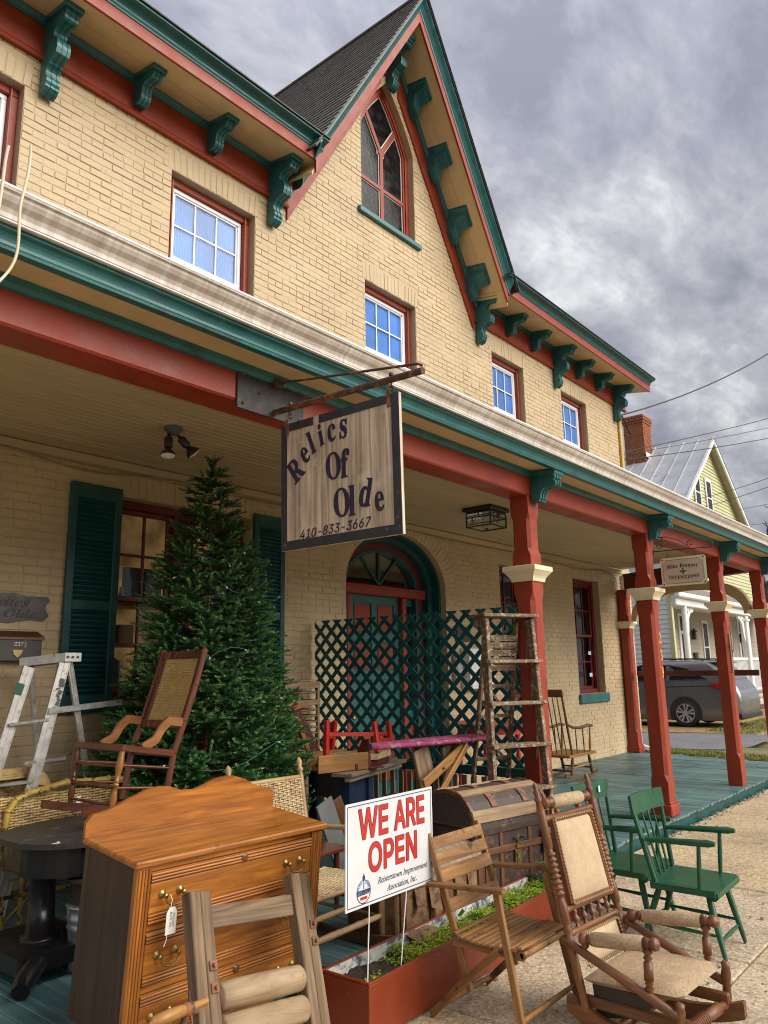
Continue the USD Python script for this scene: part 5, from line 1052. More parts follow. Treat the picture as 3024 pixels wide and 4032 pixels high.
bamboo([(2.52, 5.23, .94), (2.475, 5.23, .88), (2.46, 5.23, .74), (2.44, 5.22, .60), (2.40, 5.21, .45), (2.46, 5.21, .30), (2.47, 5.20, DZ + .01)], .021)
bamboo([(3.34, 5.24, .985), (3.33, 5.25, .80), (3.30, 5.26, .60), (3.28, 5.27, DZ + .01)], .021)
bamboo([(2.66, 5.35, .62), (2.67, 5.36, .40), (2.67, 5.37, DZ + .01)], .017); bamboo([(1.75, 5.25, .95), (1.75, 5.25, .5), (1.75, 5.25, DZ + .01)], .021)
bamboo([(2.46, 5.22, .36), (2.85, 5.24, .34), (3.28, 5.26, .36)], .012, 'stretcher'); bamboo([(2.47, 5.22, .2), (2.7, 5.24, .36), (3.0, 5.25, .58)], .009, 'brace')
m = MB(); m.obox((2.95, 5.218, .87), np.eye(3), (.014, .001, .045)); put('paper_label', m, 'paper', label='blank paper label hanging on the wicker settee', cat='tag')

# ------------------------------------------------------------------ caned rocker on the black table
cr = thing('caned_rocking_chair', 'slim mahogany rocking chair with a caned back and no seat, standing on the black table', 'rocking chair', loc=(3.0, 4.8, .80))
Y0, Y1 = 4.545, 5.04
sF, sR = lambda y: np.array([2.85 + (y - Y0) * -.06, y, 1.272]), lambda y: np.array([3.235, y, 1.205])
tB = lambda y: np.array([3.465, y, 1.885])
RF = [(0, .016), (.08, .018), (.18, .024), (.30, .017), (.38, .014), (.40, .020), (.43, .020), (.45, .014), (.47, .020), (.50, .014), (.60, .018), (.75, .026), (.88, .020), (1, .016)]
for y, nm in ((Y0, 0), (Y1, 1)):
    m = MB(); p = [sR(y) + [-.06, 0, -.33], sR(y), sR(y) * .7 + tB(y) * .3 + [.01, 0, 0], sR(y) * .35 + tB(y) * .65 + [.012, 0, 0], tB(y)]
    for i in range(4): m.beam(p[i], p[i + 1] + nrm(p[i + 1] - p[i]) * .004, .026, .042, (1, 0, 0), .006)
    m.lathe(tB(y) + [0, -.014, 0], tB(y) + [0, .014, 0], [(0, .016), (.2, .024), (.8, .024), (1, .016)], 14); put('back_post', m, 'mahogany', cr)
    m = MB(); m.beam(sF(y), sR(y), .028, .045, (0, 0, 1), .006); put('seat_rail', m, 'mahogany', cr)
    m = MB(); b = np.array([2.79, y, .905]); m.lathe(b, sF(y) + [-.0, 0, -.015], RF, 14); put('front_leg', m, 'mahogany_light' if nm == 0 else 'mahogany', cr)
    m = MB(); pts = [np.array([2.60 + t * 1.15, y, .838 + .19 * (t - .52) ** 2 * 1.6]) for t in np.linspace(0, 1, 12)]
    P = Polygon([(q[0], q[2] + .03) for q in pts] + [(q[0], q[2] - .022) for q in pts[::-1]]); m.prism(P, XZ(y), -.014, .014); put('runner', m, 'mahogany', cr)
    m = MB(); q = [sR(y) * .72 + tB(y) * .28 + [-.01, 0, .01]]; q = [q[0], q[0] + [-.10, 0, .015], q[0] + [-.16, 0, -.035], q[0] + [-.20, 0, -.10], np.array([3.0, y, 1.262])]
    P = LineString([(a[0], a[2]) for a in q]).buffer(.024, cap_style=2).buffer(.008).buffer(-.004); m.prism(P, XZ(y), -.011, .011); put('hip_bracket', m, 'mahogany_light', cr)
    for f in (.35, .72):
        m = MB(); m.lathe(b * (1 - f) + sF(y) * f, (sR(y) + [-.06, 0, -.33]) * (1 - f) + sR(y) * f, [(0, .008), (.5, .011), (1, .008)], 8); put('side_stretcher', m, 'mahogany', cr)
m = MB(); m.beam(sF(Y0) + [0, -.02, 0], sF(Y1) + [0, .02, 0], .030, .042, (0, 0, 1), .006); put('seat_rail', m, 'mahogany', cr)
m = MB(); m.beam(sR(Y0) + [.01, 0, -.01], sR(Y1) + [.01, 0, -.01], .028, .04, (0, 0, 1), .006); put('seat_rail', m, 'mahogany', cr)
for f, pr in ((.36, [(0, .009), (.3, .016), (.38, .012), (.42, .02), (.46, .014), (.5, .021), (.54, .014), (.58, .02), (.62, .012), (.7, .016), (1, .009)]), (.08, [(0, .008), (.5, .011), (1, .008)]), (.70, [(0, .008), (.5, .011), (1, .008)])):
    b0, b1 = np.array([2.79, Y0, .905]), np.array([2.79, Y1, .905]); m = MB(); m.lathe(b0 * (1 - f) + sF(Y0) * f, b1 * (1 - f) + sF(Y1) * f, pr, 10); put('front_stretcher', m, 'mahogany', cr)
def bk_pt(u, v): a, b = sR(Y0 + .02) * (1 - v) + tB(Y0 + .02) * v, sR(Y1 - .02) * (1 - v) + tB(Y1 - .02) * v; p = a * (1 - u) + b * u; return p + np.array([.045 * math.sin(math.pi * u) + .012 * math.sin(math.pi * v), 0, 0])
for v0, v1 in ((.22, .30), (.925, 1.01)):
    m = MB()
    for i in range(8): a, b = bk_pt(i / 8, (v0 + v1) / 2), bk_pt((i + 1) / 8, (v0 + v1) / 2); m.beam(a, b + (b - a) * .05, .020, (v1 - v0) * .72, bk_pt(.5, v1) - bk_pt(.5, v0), .004)
    put('back_rail', m, 'mahogany', cr)
for u in (.045, .955):
    m = MB(); pts = [bk_pt(u, v) for v in np.linspace(.28, .95, 8)]
    for a, b in zip(pts[:-1], pts[1:]): m.beam(a, b + (b - a) * .03, .022, .018, (1, 0, 0), .003)
    put('back_stile', m, 'mahogany', cr)
cane = MB(); nu, nv = 15, 21; nx = np.array([-.004, 0, .0015])
U, V_ = lambda i: .07 + .86 * i / nu, lambda j: .30 + .625 * j / nv
def strip(a, b, w, off): cane.beam(a + nx * off, b + nx * off, w, .0016, (1, 0, -.33), 0)
for i in range(nu + 1):
    for e in (-.006, .006):
        pts = [bk_pt(U(i) + e * 1.3, V_(j)) for j in range(0, nv + 1, 3)]
        for a, b in zip(pts[:-1], pts[1:]): strip(a, b, .0042, 0)
for j in range(nv + 1):
    for e in (-.0045, .0045):
        pts = [bk_pt(U(i), V_(j) + e) for i in range(0, nu + 1, 3)]
        for a, b in zip(pts[:-1], pts[1:]): strip(a, b, .0042, .5)
for s in (0, 1):
    for c in range(-nv, nu + nv + 1):
        seg = [(c + j if s == 0 else c - j, j) for j in range(nv + 1)]; seg = [(i + .5, j) for i, j in seg if 0 <= i + .5 <= nu]
        for k in range(0, len(seg) - 1, 3): (i0, j0), (i1, j1) = seg[k], seg[min(k + 3, len(seg) - 1)]; strip(bk_pt(U(i0), V_(j0)), bk_pt(U(i1), V_(j1)), .0042, 1 + s * .5)
paint('cane', (0.60, 0.40, 0.16), .6, .18, 20, .1); put('cane_panel', cane, 'cane', cr, kind='stuff')

# ------------------------------------------------------------------ aluminium stepladder
al = thing('aluminium_stepladder', 'short paint splashed aluminium stepladder standing behind the wicker settee', 'stepladder', loc=(2.95, 5.9, DZ))
def rail(a, b, w, t, up, mat='aluminium', name='rail', par=al, lip=True):
    a, b = np.array(a, float), np.array(b, float); m = MB(); m.beam(a, b, w, t, up, .002)
    if lip:
        ax = nrm(b - a); u = np.array(up, float); u = nrm(u - ax * (ax @ u)); s = np.cross(u, ax)
        for e in (-1, 0, 1): m.beam(a + s * e * (w / 2 - .004) + u * .008, b + s * e * (w / 2 - .004) + u * .008, .008, .012, up, .001)
    return put(name, m, mat, par)
FY, BY = 5.62, 6.12
A0, A1 = np.array([2.80, 5.70, 1.815]), np.array([2.64, 5.62, .95])
tl, tr_ = np.array([2.83, 5.72, 1.845]), np.array([2.985, 5.72, 1.865])
rail((2.815, 5.80, 1.80), (2.40, 5.80, DZ + .02), .085, .022, (0, -1, .1)); rail((3.02, 5.66, 1.84), (2.63, 5.60, DZ + .02), .085, .022, (0, -1, .1))
rail((2.89, 5.92, 1.80), (3.22, 6.10, DZ + .02), .035, .022, (0, -1, 0), lip=False); rail((3.075, 5.70, 1.84), (3.52, 5.78, DZ + .02), .045, .020, (0, -1, .1))
m = MB(); m.flat([(2.77, 5.86, 1.80), (3.0, 5.62, 1.835), (3.13, 5.62, 1.835), (2.93, 5.98, 1.80), (2.77, 5.86, 1.865), (3.0, 5.62, 1.90), (3.13, 5.62, 1.90), (2.93, 5.98, 1.865)], [(4, 5, 6, 7), (0, 1, 5, 4), (1, 2, 6, 5), (2, 3, 7, 6), (3, 0, 4, 7)]); put('top_cap', m, 'aluminium', al)
m = MB()
for x in (3.02, 3.06, 3.10): m.lathe((x, 5.619, 1.868), (x, 5.612, 1.868), [(0, .010), (.7, .010), (1, .004)], 8)
put('rivet', m, 'cold_grey', al)
for f in (.25, .50, .74):
    a = np.array([2.815, 5.80, 1.80]) * (1 - f) + np.array([2.40, 5.80, DZ + .02]) * f; b = np.array([3.02, 5.66, 1.84]) * (1 - f) + np.array([2.63, 5.60, DZ + .02]) * f; m = MB(); m.beam(a, b, .085, .022, (0, 0, 1), .004); put('step', m, 'aluminium', al)
m = MB(); m.beam((2.90, 5.63, 1.475), (3.56, 5.72, 1.515), .045, .022, (0, -1, 0), .003); put('bucket_shelf', m, 'aluminium', al)
m = MB(); m.beam((2.74, 5.60, 1.125), (3.10, 5.70, 1.125), .022, .006, (0, -1, 0), .001); m.beam((3.08, 5.70, 1.125), (3.30, 5.98, 1.13), .022, .006, (0, -1, 0), .001); put('spreader', m, 'aluminium', al)
m = MB(); m.beam((2.758, 5.786, 1.68), (2.735, 5.786, 1.60), .066, .003, (0, -1, .1)); put('green_sticker', m, 'green_chair_paint', al)
m = MB()
for i in range(9): m.beam((3.0 - i * .006 + R_.uniform(-.02, .02), 5.634, 1.70 - i * .028), (3.0 - i * .006 + R_.uniform(-.02, .03), 5.634, 1.70 - i * .028 - .013), .03, .002, (0, -1, .1), 0)
put('worn_label', m, 'cold_grey', al)

# ------------------------------------------------------------------ artificial spruce with a string of lights
def needle_mat():
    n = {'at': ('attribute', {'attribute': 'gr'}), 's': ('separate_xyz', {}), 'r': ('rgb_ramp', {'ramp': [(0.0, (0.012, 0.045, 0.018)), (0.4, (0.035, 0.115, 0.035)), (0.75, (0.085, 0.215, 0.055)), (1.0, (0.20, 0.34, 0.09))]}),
         'd': ('principled_bsdf', {'roughness': .5}), 't': ('translucent_bsdf', {}), 'm': ('mix_closure', {'fac': .18})}
    return mk('spruce_needles', n, [('at.vector', 's.vector'), ('s.x', 'r.fac'), ('r.color', 'd.base_color'), ('r.color', 't.color'), ('d.BSDF', 'm.closure1'), ('t.BSDF', 'm.closure2')], surface='m.closure')
needle_mat()
TX, TY, TZ0, TZ1 = 4.07, 5.30, .30, 3.60
g = np.random.default_rng(12)
zs_ = np.array([.3, .7, 1.0, 1.35, 1.87, 2.3, 2.75, 3.1, 3.35, 3.6]); rs_ = np.array([.55, .75, .78, .70, .50, .43, .32, .22, .11, .01])
tree = thing('artificial_spruce', 'tall artificial spruce tree with dense green needles in front of the left window', 'tree', loc=(TX, TY, DZ))
tw = []
n_br = 470; wood_ = MB(); wood_.tube([(TX, TY, DZ + .01), (TX, TY, 2.0), (TX, TY, 3.5)], [.03, .02, .006], 8); put('trunk', wood_, 'dark_oak', tree)
br = MB()
for i in range(n_br):
    f = (i + .5) / n_br; z = TZ0 + (TZ1 - TZ0 - .1) * (1 - (1 - f) ** .62); a = i * 2.39996 + g.normal(0, .25); R = np.interp(z, zs_, rs_) * g.uniform(.80, 1.10)
    dr = np.array([math.cos(a), math.sin(a), 0]); up = g.uniform(.10, .38); base = np.array([TX, TY, z - R * up * .8])
    tip = base + dr * R + [0, 0, R * up]
    if tip[1] > YW - .08: tip[1] = YW - .08
    mid = (base + tip) / 2 + [0, 0, -.04 * R]; P = lambda t: (1 - t) ** 2 * base + 2 * t * (1 - t) * mid + t * t * tip
    br.tube([P(t) for t in (0, .5, 1)], [.006, .004, .002], 4, False); side = np.array([-dr[1], dr[0], 0]); nt = max(7, int(R * 34))
    for k in range(nt):
        t = 1 - (k / nt) ** 1.4 * .72; s = (-1) ** k; o = P(t)
        d = dr * g.uniform(.45, 1.0) + side * s * g.uniform(.25, 1.0) * (1 if k else .15) + np.array([0, 0, g.uniform(-.15, .55)]); L = g.uniform(.10, .19) * (1 - .25 * (z > 2.8)); tw.append((o, nrm(d), L, t))
for k in range(26): a = g.uniform(0, 6.28); tw.append((np.array([TX, TY, 3.25 + .3 * k / 26]), nrm([math.cos(a) * .7, math.sin(a) * .7, g.uniform(.3, 1.2)]), g.uniform(.06, .12), .9))
tw.append((np.array([TX, TY, 3.46]), nrm([.15, 0, 1]), .16, 1)); tw.append((np.array([TX, TY, 3.42]), nrm([-.05, .02, 1]), .12, 1))
put('branches', br, 'dark_oak', tree, kind='stuff')
O = np.array([q[0] for q in tw]); D = np.array([q[1] for q in tw]); Ls = np.array([q[2] for q in tw]); Tt = np.array([q[3] for q in tw]); nn = 42
up_ = np.array([0, 0, 1.0]); S = np.cross(D, up_); S /= np.linalg.norm(S, axis=1, keepdims=True) + 1e-9; Uu = np.cross(S, D)
fr_ = (np.arange(nn) + g.uniform(0, 1, (len(O), nn))) / nn; ph = g.uniform(-.12, 1.12, (len(O), nn)) * math.pi
rad = S[:, None] * np.cos(ph)[..., None] + Uu[:, None] * np.sin(ph)[..., None]
base = O[:, None] + D[:, None] * (fr_ * Ls[:, None])[..., None]; nd = rad * .80 + D[:, None] * .75; nd /= np.linalg.norm(nd, axis=-1, keepdims=True)
nl = g.uniform(.024, .038, (len(O), nn)) * (1.1 - .45 * fr_); wv = np.cross(nd, rad + .3 * g.normal(size=rad.shape)); wv /= np.linalg.norm(wv, axis=-1, keepdims=True) + 1e-9
w0 = .0034; V = np.stack([base - wv * w0, base + wv * w0, base + nd * nl[..., None] * .75 + wv * w0 * .8, base + nd * nl[..., None], base + nd * nl[..., None] * .75 - wv * w0 * .8], 2).reshape(-1, 3)
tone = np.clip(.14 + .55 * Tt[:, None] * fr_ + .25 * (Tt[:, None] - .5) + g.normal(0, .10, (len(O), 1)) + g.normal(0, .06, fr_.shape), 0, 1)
b5 = np.arange(len(V) // 5)[:, None] * 5; F = np.concatenate([b5 + [0, 1, 2], b5 + [0, 2, 4], b5 + [4, 2, 3]])
N = np.repeat((rad * .7 + np.array([0, 0, .5])).reshape(-1, 3), 5, 0); N /= np.linalg.norm(N, axis=1, keepdims=True)
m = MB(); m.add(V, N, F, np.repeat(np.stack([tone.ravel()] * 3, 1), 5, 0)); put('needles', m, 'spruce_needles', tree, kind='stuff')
st = thing('string_lights', 'green wire with clear mini bulbs draped around the artificial spruce', 'string lights', loc=(TX, TY, 1.6))
pts = []
for k in range(150):
    t = k / 149; z = 1.0 + 2.0 * t + .05 * math.sin(k * .7); a = -2.2 + 4.6 * (t * 5.2 % 1 if int(t * 5.2) % 2 == 0 else 1 - t * 5.2 % 1) - .9; R = np.interp(z, zs_, rs_) * .95; pts.append((TX + R * math.cos(a), min(TY + R * math.sin(a), 6.15), z))
m = MB(); m.tube(np.array(pts), .0028, 5); put('wire', m, mk('light_wire', {'p': ('principled_bsdf', {'base_color': (0.02, 0.16, 0.11), 'roughness': .4})}, []), st)
for k in range(3, 148, 4):
    p = np.array(pts[k]); dd = nrm([p[0] - TX, p[1] - TY, g.uniform(-.9, .6)]); m = MB(); m.lathe(p, p + dd * .014, [(0, .005), (1, .005)], 7); m.lathe(p + dd * .012, p + dd * .040, [(0, .005), (.2, .008), (.5, .0085), (1, .001)], 8); put('bulb', m, 'bulb_glass', st)
# ------------------------------------------------------------------ WE ARE OPEN sign in the planter
op = thing('open_yard_sign', 'white yard sign with red letters WE ARE OPEN on wires in the planter', 'sign', loc=(3.18, 2.62, .7))
OS = frame((2.835, 2.615, .628), nrm((1, .004, .006)), nrm((.012, 0, 1)), (0, -1, 0)); OW, OH = .692, .474
m = MB(); m.prism(sbox(0, 0, OW, OH).buffer(-.004).buffer(.004), OS, -.005, 0); pnl = put('panel', m, 'white_plastic', op)
m = MB(); m.prism(ring(sbox(.012, .012, OW - .012, OH - .012), .0035), OS, .0002, .0012); put('border', m, 'sign_navy', pnl)
m = MB(); m2 = MB()
def cond(t, x, y, w, h):
    q = fit(glyphs(t, bold=3), x, y, w, h); m2.prism(q.buffer(.0028), OS, .0002, .0010); m.prism(q, OS, .0011, .0020)
cond('WE', .092, .300, .225, .140); cond('ARE', .365, .302, .255, .140); cond('OPEN', .165, .140, .385, .135)
put('message', m, 'sign_red', pnl); put('message_edge', m2, 'sign_navy', pnl)
m = MB(); m.prism(fit(affinity.skew(glyphs(math_serif('Reisterstown Improvement', 'italic'), SER), xs=3).buffer(.004), .232, .072, .405, .036), OS, .0002, .0014); m.prism(fit(glyphs(math_serif('Association, Inc.', 'italic'), SER).buffer(.004), .300, .028, .245, .034), OS, .0002, .0014); put('association_name', m, 'sign_dark', pnl)
lc = np.array([.128, .068]); disc = lambda r: affinity.translate(affinity.scale(shapely.Point(0, 0).buffer(1, 24), r * .98, r), *lc)
m = MB(); m.prism(disc(.052).difference(disc(.050)), OS, .0004, .0016); m.prism(affinity.translate(fit(glyphs(math_serif('REISTERSTOWN', 'bold'), SER).buffer(.008), -.050, -.014, .1, .023), *lc), OS, .0012, .0024); m.prism(affinity.translate(unary_union([sbox(-.0012, .012, .0012, .062), Polygon([(-.006, .052), (.006, .052), (.009, .066), (.004, .070), (0, .080), (-.004, .070), (-.009, .066)])]), *lc), OS, .0014, .0024)
for t, a0, a1 in (('MAIN', 165, 118), ('STREET', 68, 10)):
    for i, c_ in enumerate(t):
        a = math.radians(a0 + (a1 - a0) * i / (len(t) - 1)); m.prism(affinity.translate(affinity.rotate(fit(glyphs(c_), -.0035, -.004, .007, .008), math.degrees(a) - 90, origin=(0, 0)), lc[0] + .042 * math.cos(a), lc[1] + .042 * math.sin(a)), OS, .0012, .0022)
em = put('town_emblem', m, 'sign_navy', pnl)
m = MB(); m.prism(disc(.050).difference(disc(.048)), OS, .0003, .0012); m.prism(affinity.translate(sbox(-.024, -.034, .024, -.022), *lc), OS, .0008, .0024); put('emblem_red', m, 'sign_red', em)
m = MB(); m.prism(disc(.048).difference(affinity.translate(shapely.Point(0, 0).buffer(.032), lc[0], lc[1] + .006).union(sbox(0, 0, .3, lc[1] - .016))), OS, .0003, .0011); put('emblem_blue', m, 'sign_sky', em)
for a, b in (((3.01, 2.618, .70), (3.065, 2.690, .18)), ((3.305, 2.618, .70), (3.335, 2.705, .18))):
    m = MB(); m.tube([a, b], .0035, 6); put('wire_stake', m, 'white_vinyl', op)

# ------------------------------------------------------------------ planter
pl_ = thing('planter_box', 'long rust red planter box with flaking white inside along the porch edge', 'planter', loc=(4.2, 2.82, 0))
PA = nrm((2.39, .08, 0)); PB = np.array([-PA[1], PA[0], 0]); PO_ = np.array([3.03, 2.645, .012]); PL, PD, PHh = 2.42, .315, .262
pp_ = lambda u, v, z: PO_ + PA * u + PB * v + np.array([0, 0, z])
def pquad(mb, us, vs, z0, z1): mb.obox((pp_(us[0], vs[0], z0) + pp_(us[1], vs[1], z1)) / 2, np.stack([PA, PB, [0, 0, 1.]]), ((us[1] - us[0]) / 2, (vs[1] - vs[0]) / 2, (z1 - z0) / 2), .003)
for us, vs in (((0, PL), (0, .018)), ((0, PL), (PD - .018, PD)), ((0, .018), (.0185, PD - .0185)), ((PL - .018, PL), (.0185, PD - .0185))):
    m = MB(); pquad(m, us, vs, 0, PHh - .012); pquad(m, (us[0] - .0, us[1]), vs, PHh - .0118, PHh); put('side', m, 'planter_red', pl_)
m = MB()
for us, vs in (((.019, PL - .019), (.0182, .022)), ((.019, PL - .019), (PD - .022, PD - .0182)), ((.0182, .022), (.022, PD - .022)), ((PL - .022, PL - .0182), (.022, PD - .022))): pquad(m, us, vs, .1, PHh - .006)
put('inner_lining', m, 'planter_liner', pl_)
n = 150; g = np.random.default_rng(5); us = np.linspace(.022, PL - .022, n); vs = np.linspace(.022, PD - .022, 26); import meshkit
UU, VV = np.meshgrid(us, vs, indexing='ij'); hz = .195 + .05 * (meshkit.fbm(np.stack([UU * 9, VV * 9, UU * 0], -1), 4, 3) - .5) + .028 * (meshkit.noise(np.stack([UU * 60, VV * 60, UU * 0 + 2], -1), 5) - .5)
PP_ = PO_ + UU[..., None] * PA + VV[..., None] * PB + hz[..., None] * np.array([0, 0, 1.]); i, j = np.meshgrid(np.arange(n - 1), np.arange(25), indexing='ij'); q = np.stack([i * 26 + j, (i + 1) * 26 + j, (i + 1) * 26 + j + 1, i * 26 + j + 1], -1).reshape(-1, 4)
ms = trimesh.Trimesh(PP_.reshape(-1, 3), np.vstack([q[:, [0, 1, 2]], q[:, [0, 2, 3]]]), process=False); m = MB(); m.add(ms.vertices, ms.vertex_normals, ms.faces); put('soil', m, 'soil', pl_)
def leaf_mat(name, c0, c1):
    mk(name, {'at': ('attribute', {'attribute': 'gr'}), 's': ('separate_xyz', {}), 'r': ('rgb_ramp', {'ramp': [(0.0, c0), (1.0, c1)]}), 'd': ('principled_bsdf', {'roughness': .45}), 't': ('translucent_bsdf', {}), 'm': ('mix_closure', {'fac': .3})},
       [('at.vector', 's.vector'), ('s.x', 'r.fac'), ('r.color', 'd.base_color'), ('r.color', 't.color'), ('d.BSDF', 'm.closure1'), ('t.BSDF', 'm.closure2')], surface='m.closure')
leaf_mat('sprout_green', (0.07, 0.15, 0.008), (0.42, 0.52, 0.04)); leaf_mat('broad_green', (0.015, 0.06, 0.012), (0.06, 0.18, 0.03))
def leaves(mb, P, size, g, tone=(0, 1), flat=.6):
    n = len(P); a = g.uniform(0, 6.28, n); el = g.uniform(-.2, flat, n); d = np.stack([np.cos(a) * np.cos(el), np.sin(a) * np.cos(el), np.sin(el)], 1); s = np.stack([-np.sin(a), np.cos(a), 0 * a], 1); s = s * np.cos(g.uniform(-.5, .5, n))[:, None] + np.cross(d, s) * .4; L = size * g.uniform(.6, 1.3, (n, 1))
    V = np.stack([P, P + d * L * .5 + s * L * .34, P + d * L, P + d * L * .5 - s * L * .34], 1).reshape(-1, 3); N = np.cross(s, d); N[N[:, 2] < 0] *= -1; N /= np.linalg.norm(N, axis=1, keepdims=True); b = np.arange(n)[:, None] * 4
    mb.add(V, np.repeat(N, 4, 0), np.concatenate([b + [0, 1, 2], b + [0, 2, 3]]), np.repeat(np.stack([g.uniform(*tone, n)] * 3, 1), 4, 0))
cl = []
for k in range(700):
    u = g.uniform(.04, PL - .05); v = g.uniform(.03, PD - .04); dn = meshkit.fbm(np.array([[u * 4.2, v * 6, 7.7]]), 3, 9)[0]
    if dn < (.44 if u < 1.0 else .33): continue
    z = np.interp(u, us, hz[:, 12]); cl.append((u, v, z))
m = MB()
for u, v, z in cl:
    c = pp_(u, v, z); k = 26; P = c + np.stack([g.normal(0, .017, k), g.normal(0, .016, k), abs(g.normal(.012, .014, k))], 1); leaves(m, P, .015, g, (.2, 1))
put('sprouts', m, 'sprout_green', pl_, kind='stuff')
m = MB()
for u, v in ((2.30, .2), (2.36, .12), (2.33, .26), (2.2, .24), (1.22, .27), (1.16, .20)):
    c = pp_(u, v, .17); k = 13 if u > 2 else 4; P = c + np.stack([g.normal(0, .03, k), g.normal(0, .03, k), abs(g.normal(.05, .05, k)) * (1 if u > 2 else .3)], 1); leaves(m, P, .075, g, flat=.9)
put('broad_leaves', m, 'broad_green', pl_, kind='stuff')

# ------------------------------------------------------------------ trunks
def oriented(o, az): a = np.array([math.cos(az), math.sin(az), 0]); b = np.array([-a[1], a[0], 0]); M = np.eye(4); M[:3, 0], M[:3, 1], M[:3, 2], M[:3, 3] = a, b, (0, 0, 1), o; return M
def mput(name, mb, mat, parent, M, **k):
    o = MB().join(mb, M); return put(name, o, mat, parent, **k)
tk = thing('domed_trunk', 'old dome top travel trunk with wooden slats and brass lock', 'trunk', loc=(5.1, 3.25, .2))
TM = oriented((4.655, 3.105, .185), -.175); TW, TD, TH, TR = .81, .50, .465, .235
m = MB(); m.box((0, 0, 0), (TW, TD, TH), .012); body = mput('body', m, 'trunk_hide', tk, TM)
t = np.linspace(0, math.pi, 15); dome = [(TD / 2 - TD / 2 * math.cos(a), TH + .002 + TR * math.sin(a) ** .8) for a in t]
m = MB(); m.prism(Polygon(dome), lambda u, v, d: np.stack(np.broadcast_arrays(d * 1.0, u, v), -1), 0, TW); lid = mput('lid', m, 'trunk_top', tk, TM)
def on_dome(f): return np.array([TD / 2 - TD / 2 * math.cos(f * math.pi), TH + .002 + TR * math.sin(f * math.pi) ** .8])
def dome_slat(f0, f1, x0, x1, th, mat, nm):
    fs = np.linspace(f0, f1, 4); a = [on_dome(f) for f in fs]; n = nrm([-(a[-1] - a[0])[1], (a[-1] - a[0])[0]]); n = n if n[1] > 0 else -n
    P = Polygon([tuple(p - n * .01) for p in a] + [tuple(p + n * th) for p in a[::-1]]).buffer(0); m = MB(); m.prism(P, lambda u, v, d: np.stack(np.broadcast_arrays(d * 1.0, u, v), -1), x0, x1); m.G = [x[:, [2, 0, 1]] for x in m.G]; return mput(nm, m, mat, tk, TM)
for f0, f1 in ((.03, .135), (.30, .385), (.62, .70), (.86, .96)): dome_slat(f0, f1, .0, TW, .014, 'crate_wood', 'slat')
for x in (.22, .56): dome_slat(.14, .30, x, x + .055, .010, 'rusty_strap', 'strap'); dome_slat(.385, .62, x, x + .055, .010, 'rusty_strap', 'strap')
for x0 in (-.006, TW - .022):
    m = MB()
    o_ = [on_dome(f) for f in np.linspace(0, 1, 14)]; P = Polygon([tuple(p) for p in o_]).buffer(.008).difference(Polygon([tuple(p) for p in o_]).buffer(-.02)).intersection(sbox(-1, TH + .004, 1, 2)); m.prism(P, lambda u, v, d: np.stack(np.broadcast_arrays(d * 1.0, u, v), -1), x0, x0 + .028); mput('edge_band', m, 'dark_oak', tk, TM)
for x in (.10, .25, .56, .72): m = MB(); m.box((x, -.008, .06), (x + .035, .0, TH - .01), .003); mput('strap', m, 'dark_oak', tk, TM)
for z, h, mt in ((TH - .045, .05, 'trunk_hide'), (.285, .045, 'dark_oak'), (.0, .055, 'crate_wood')):
    m = MB(); m.box((-.004, -.014, z), (TW + .004, -.002, z + h), .004); mput('batten', m, mt, tk, TM)
m = MB(); m.box((.40, -.02, .17), (.465, -.0, .285), .004); m.box((.412, -.026, .19), (.453, -.02, .27), .003); mput('lock', m, 'brass', tk, TM)
m = MB(); m.box((.410, -.028, .295), (.470, -.008, .325), .006); m.lathe((.44, -.028, .33), (.44, -.012, .33), [(0, .018), (1, .022)], 10); mput('hasp', m, 'brass', tk, TM)
for x in (.40, .48): m = MB(); m.tube([(x, -.006, .36), (x + .004, -.03, .362), (x + .012, -.03, .345)], .007, 6); mput('hook', m, 'black_iron', tk, TM)
m = MB(); m.box((.70, -.026, .22), (.73, -.01, .40), .005); m.lathe((.715, -.022, .37), (.715, -.036, .37), [(0, .015), (1, .008)], 8); mput('latch', m, 'black_iron', tk, TM)
t2 = thing('torn_trunk', 'battered low trunk with torn brown covering under the folding chair back', 'trunk', loc=(4.2, 3.2, DZ))
T2 = oriented((3.80, 3.10, DZ + .004), -.06); m = MB(); m.box((0, 0, 0), (.86, .42, .36), .012); mput('body', m, 'torn_paper', t2, T2)
m = MB(); m.prism(Polygon([(.0, .36), (.42, .36), (.40, .42), (.30, .455), (.12, .455), (.02, .42)]), lambda u, v, d: np.stack(np.broadcast_arrays(d * 1.0, u, v), -1), .0, .86); mput('lid', m, 'weathered_plank', t2, T2)
for x in (.03, .30, .62, .80): m = MB(); m.box((x, -.013, .0), (x + .05, -.001, .35), .004); mput('batten', m, 'dark_oak', t2, T2)
for z in (.30, .02): m = MB(); m.box((-.004, -.018, z), (.86, -.003, z + .045), .004); mput('slat', m, 'crate_wood', t2, T2)
for i in range(5):
    x = .15 + i * .13; m = MB(); v = [(x, -.016, .30), (x + .09, -.018, .29), (x + .07, -.05 - .02 * (i % 2), .20 - .05 * (i % 3)), (x + .01, -.03, .17)]; m.flat(v, [(0, 1, 2, 3), (3, 2, 1, 0)]); mput('torn_flap', m, 'torn_paper', t2, T2)
m = MB(); m.flat([(3.70, 2.955, .265), (3.90, 2.96, .27), (3.93, 2.90, .262), (3.88, 2.86, .20), (3.80, 2.88, .17), (3.76, 2.91, .22)], [(0, 1, 2, 3), (0, 3, 4, 5), (3, 2, 1, 0), (5, 4, 3, 0)]); put('paper_scrap', m, 'torn_paper', label='torn brown paper scrap hanging over the back rim of the planter', cat='paper')

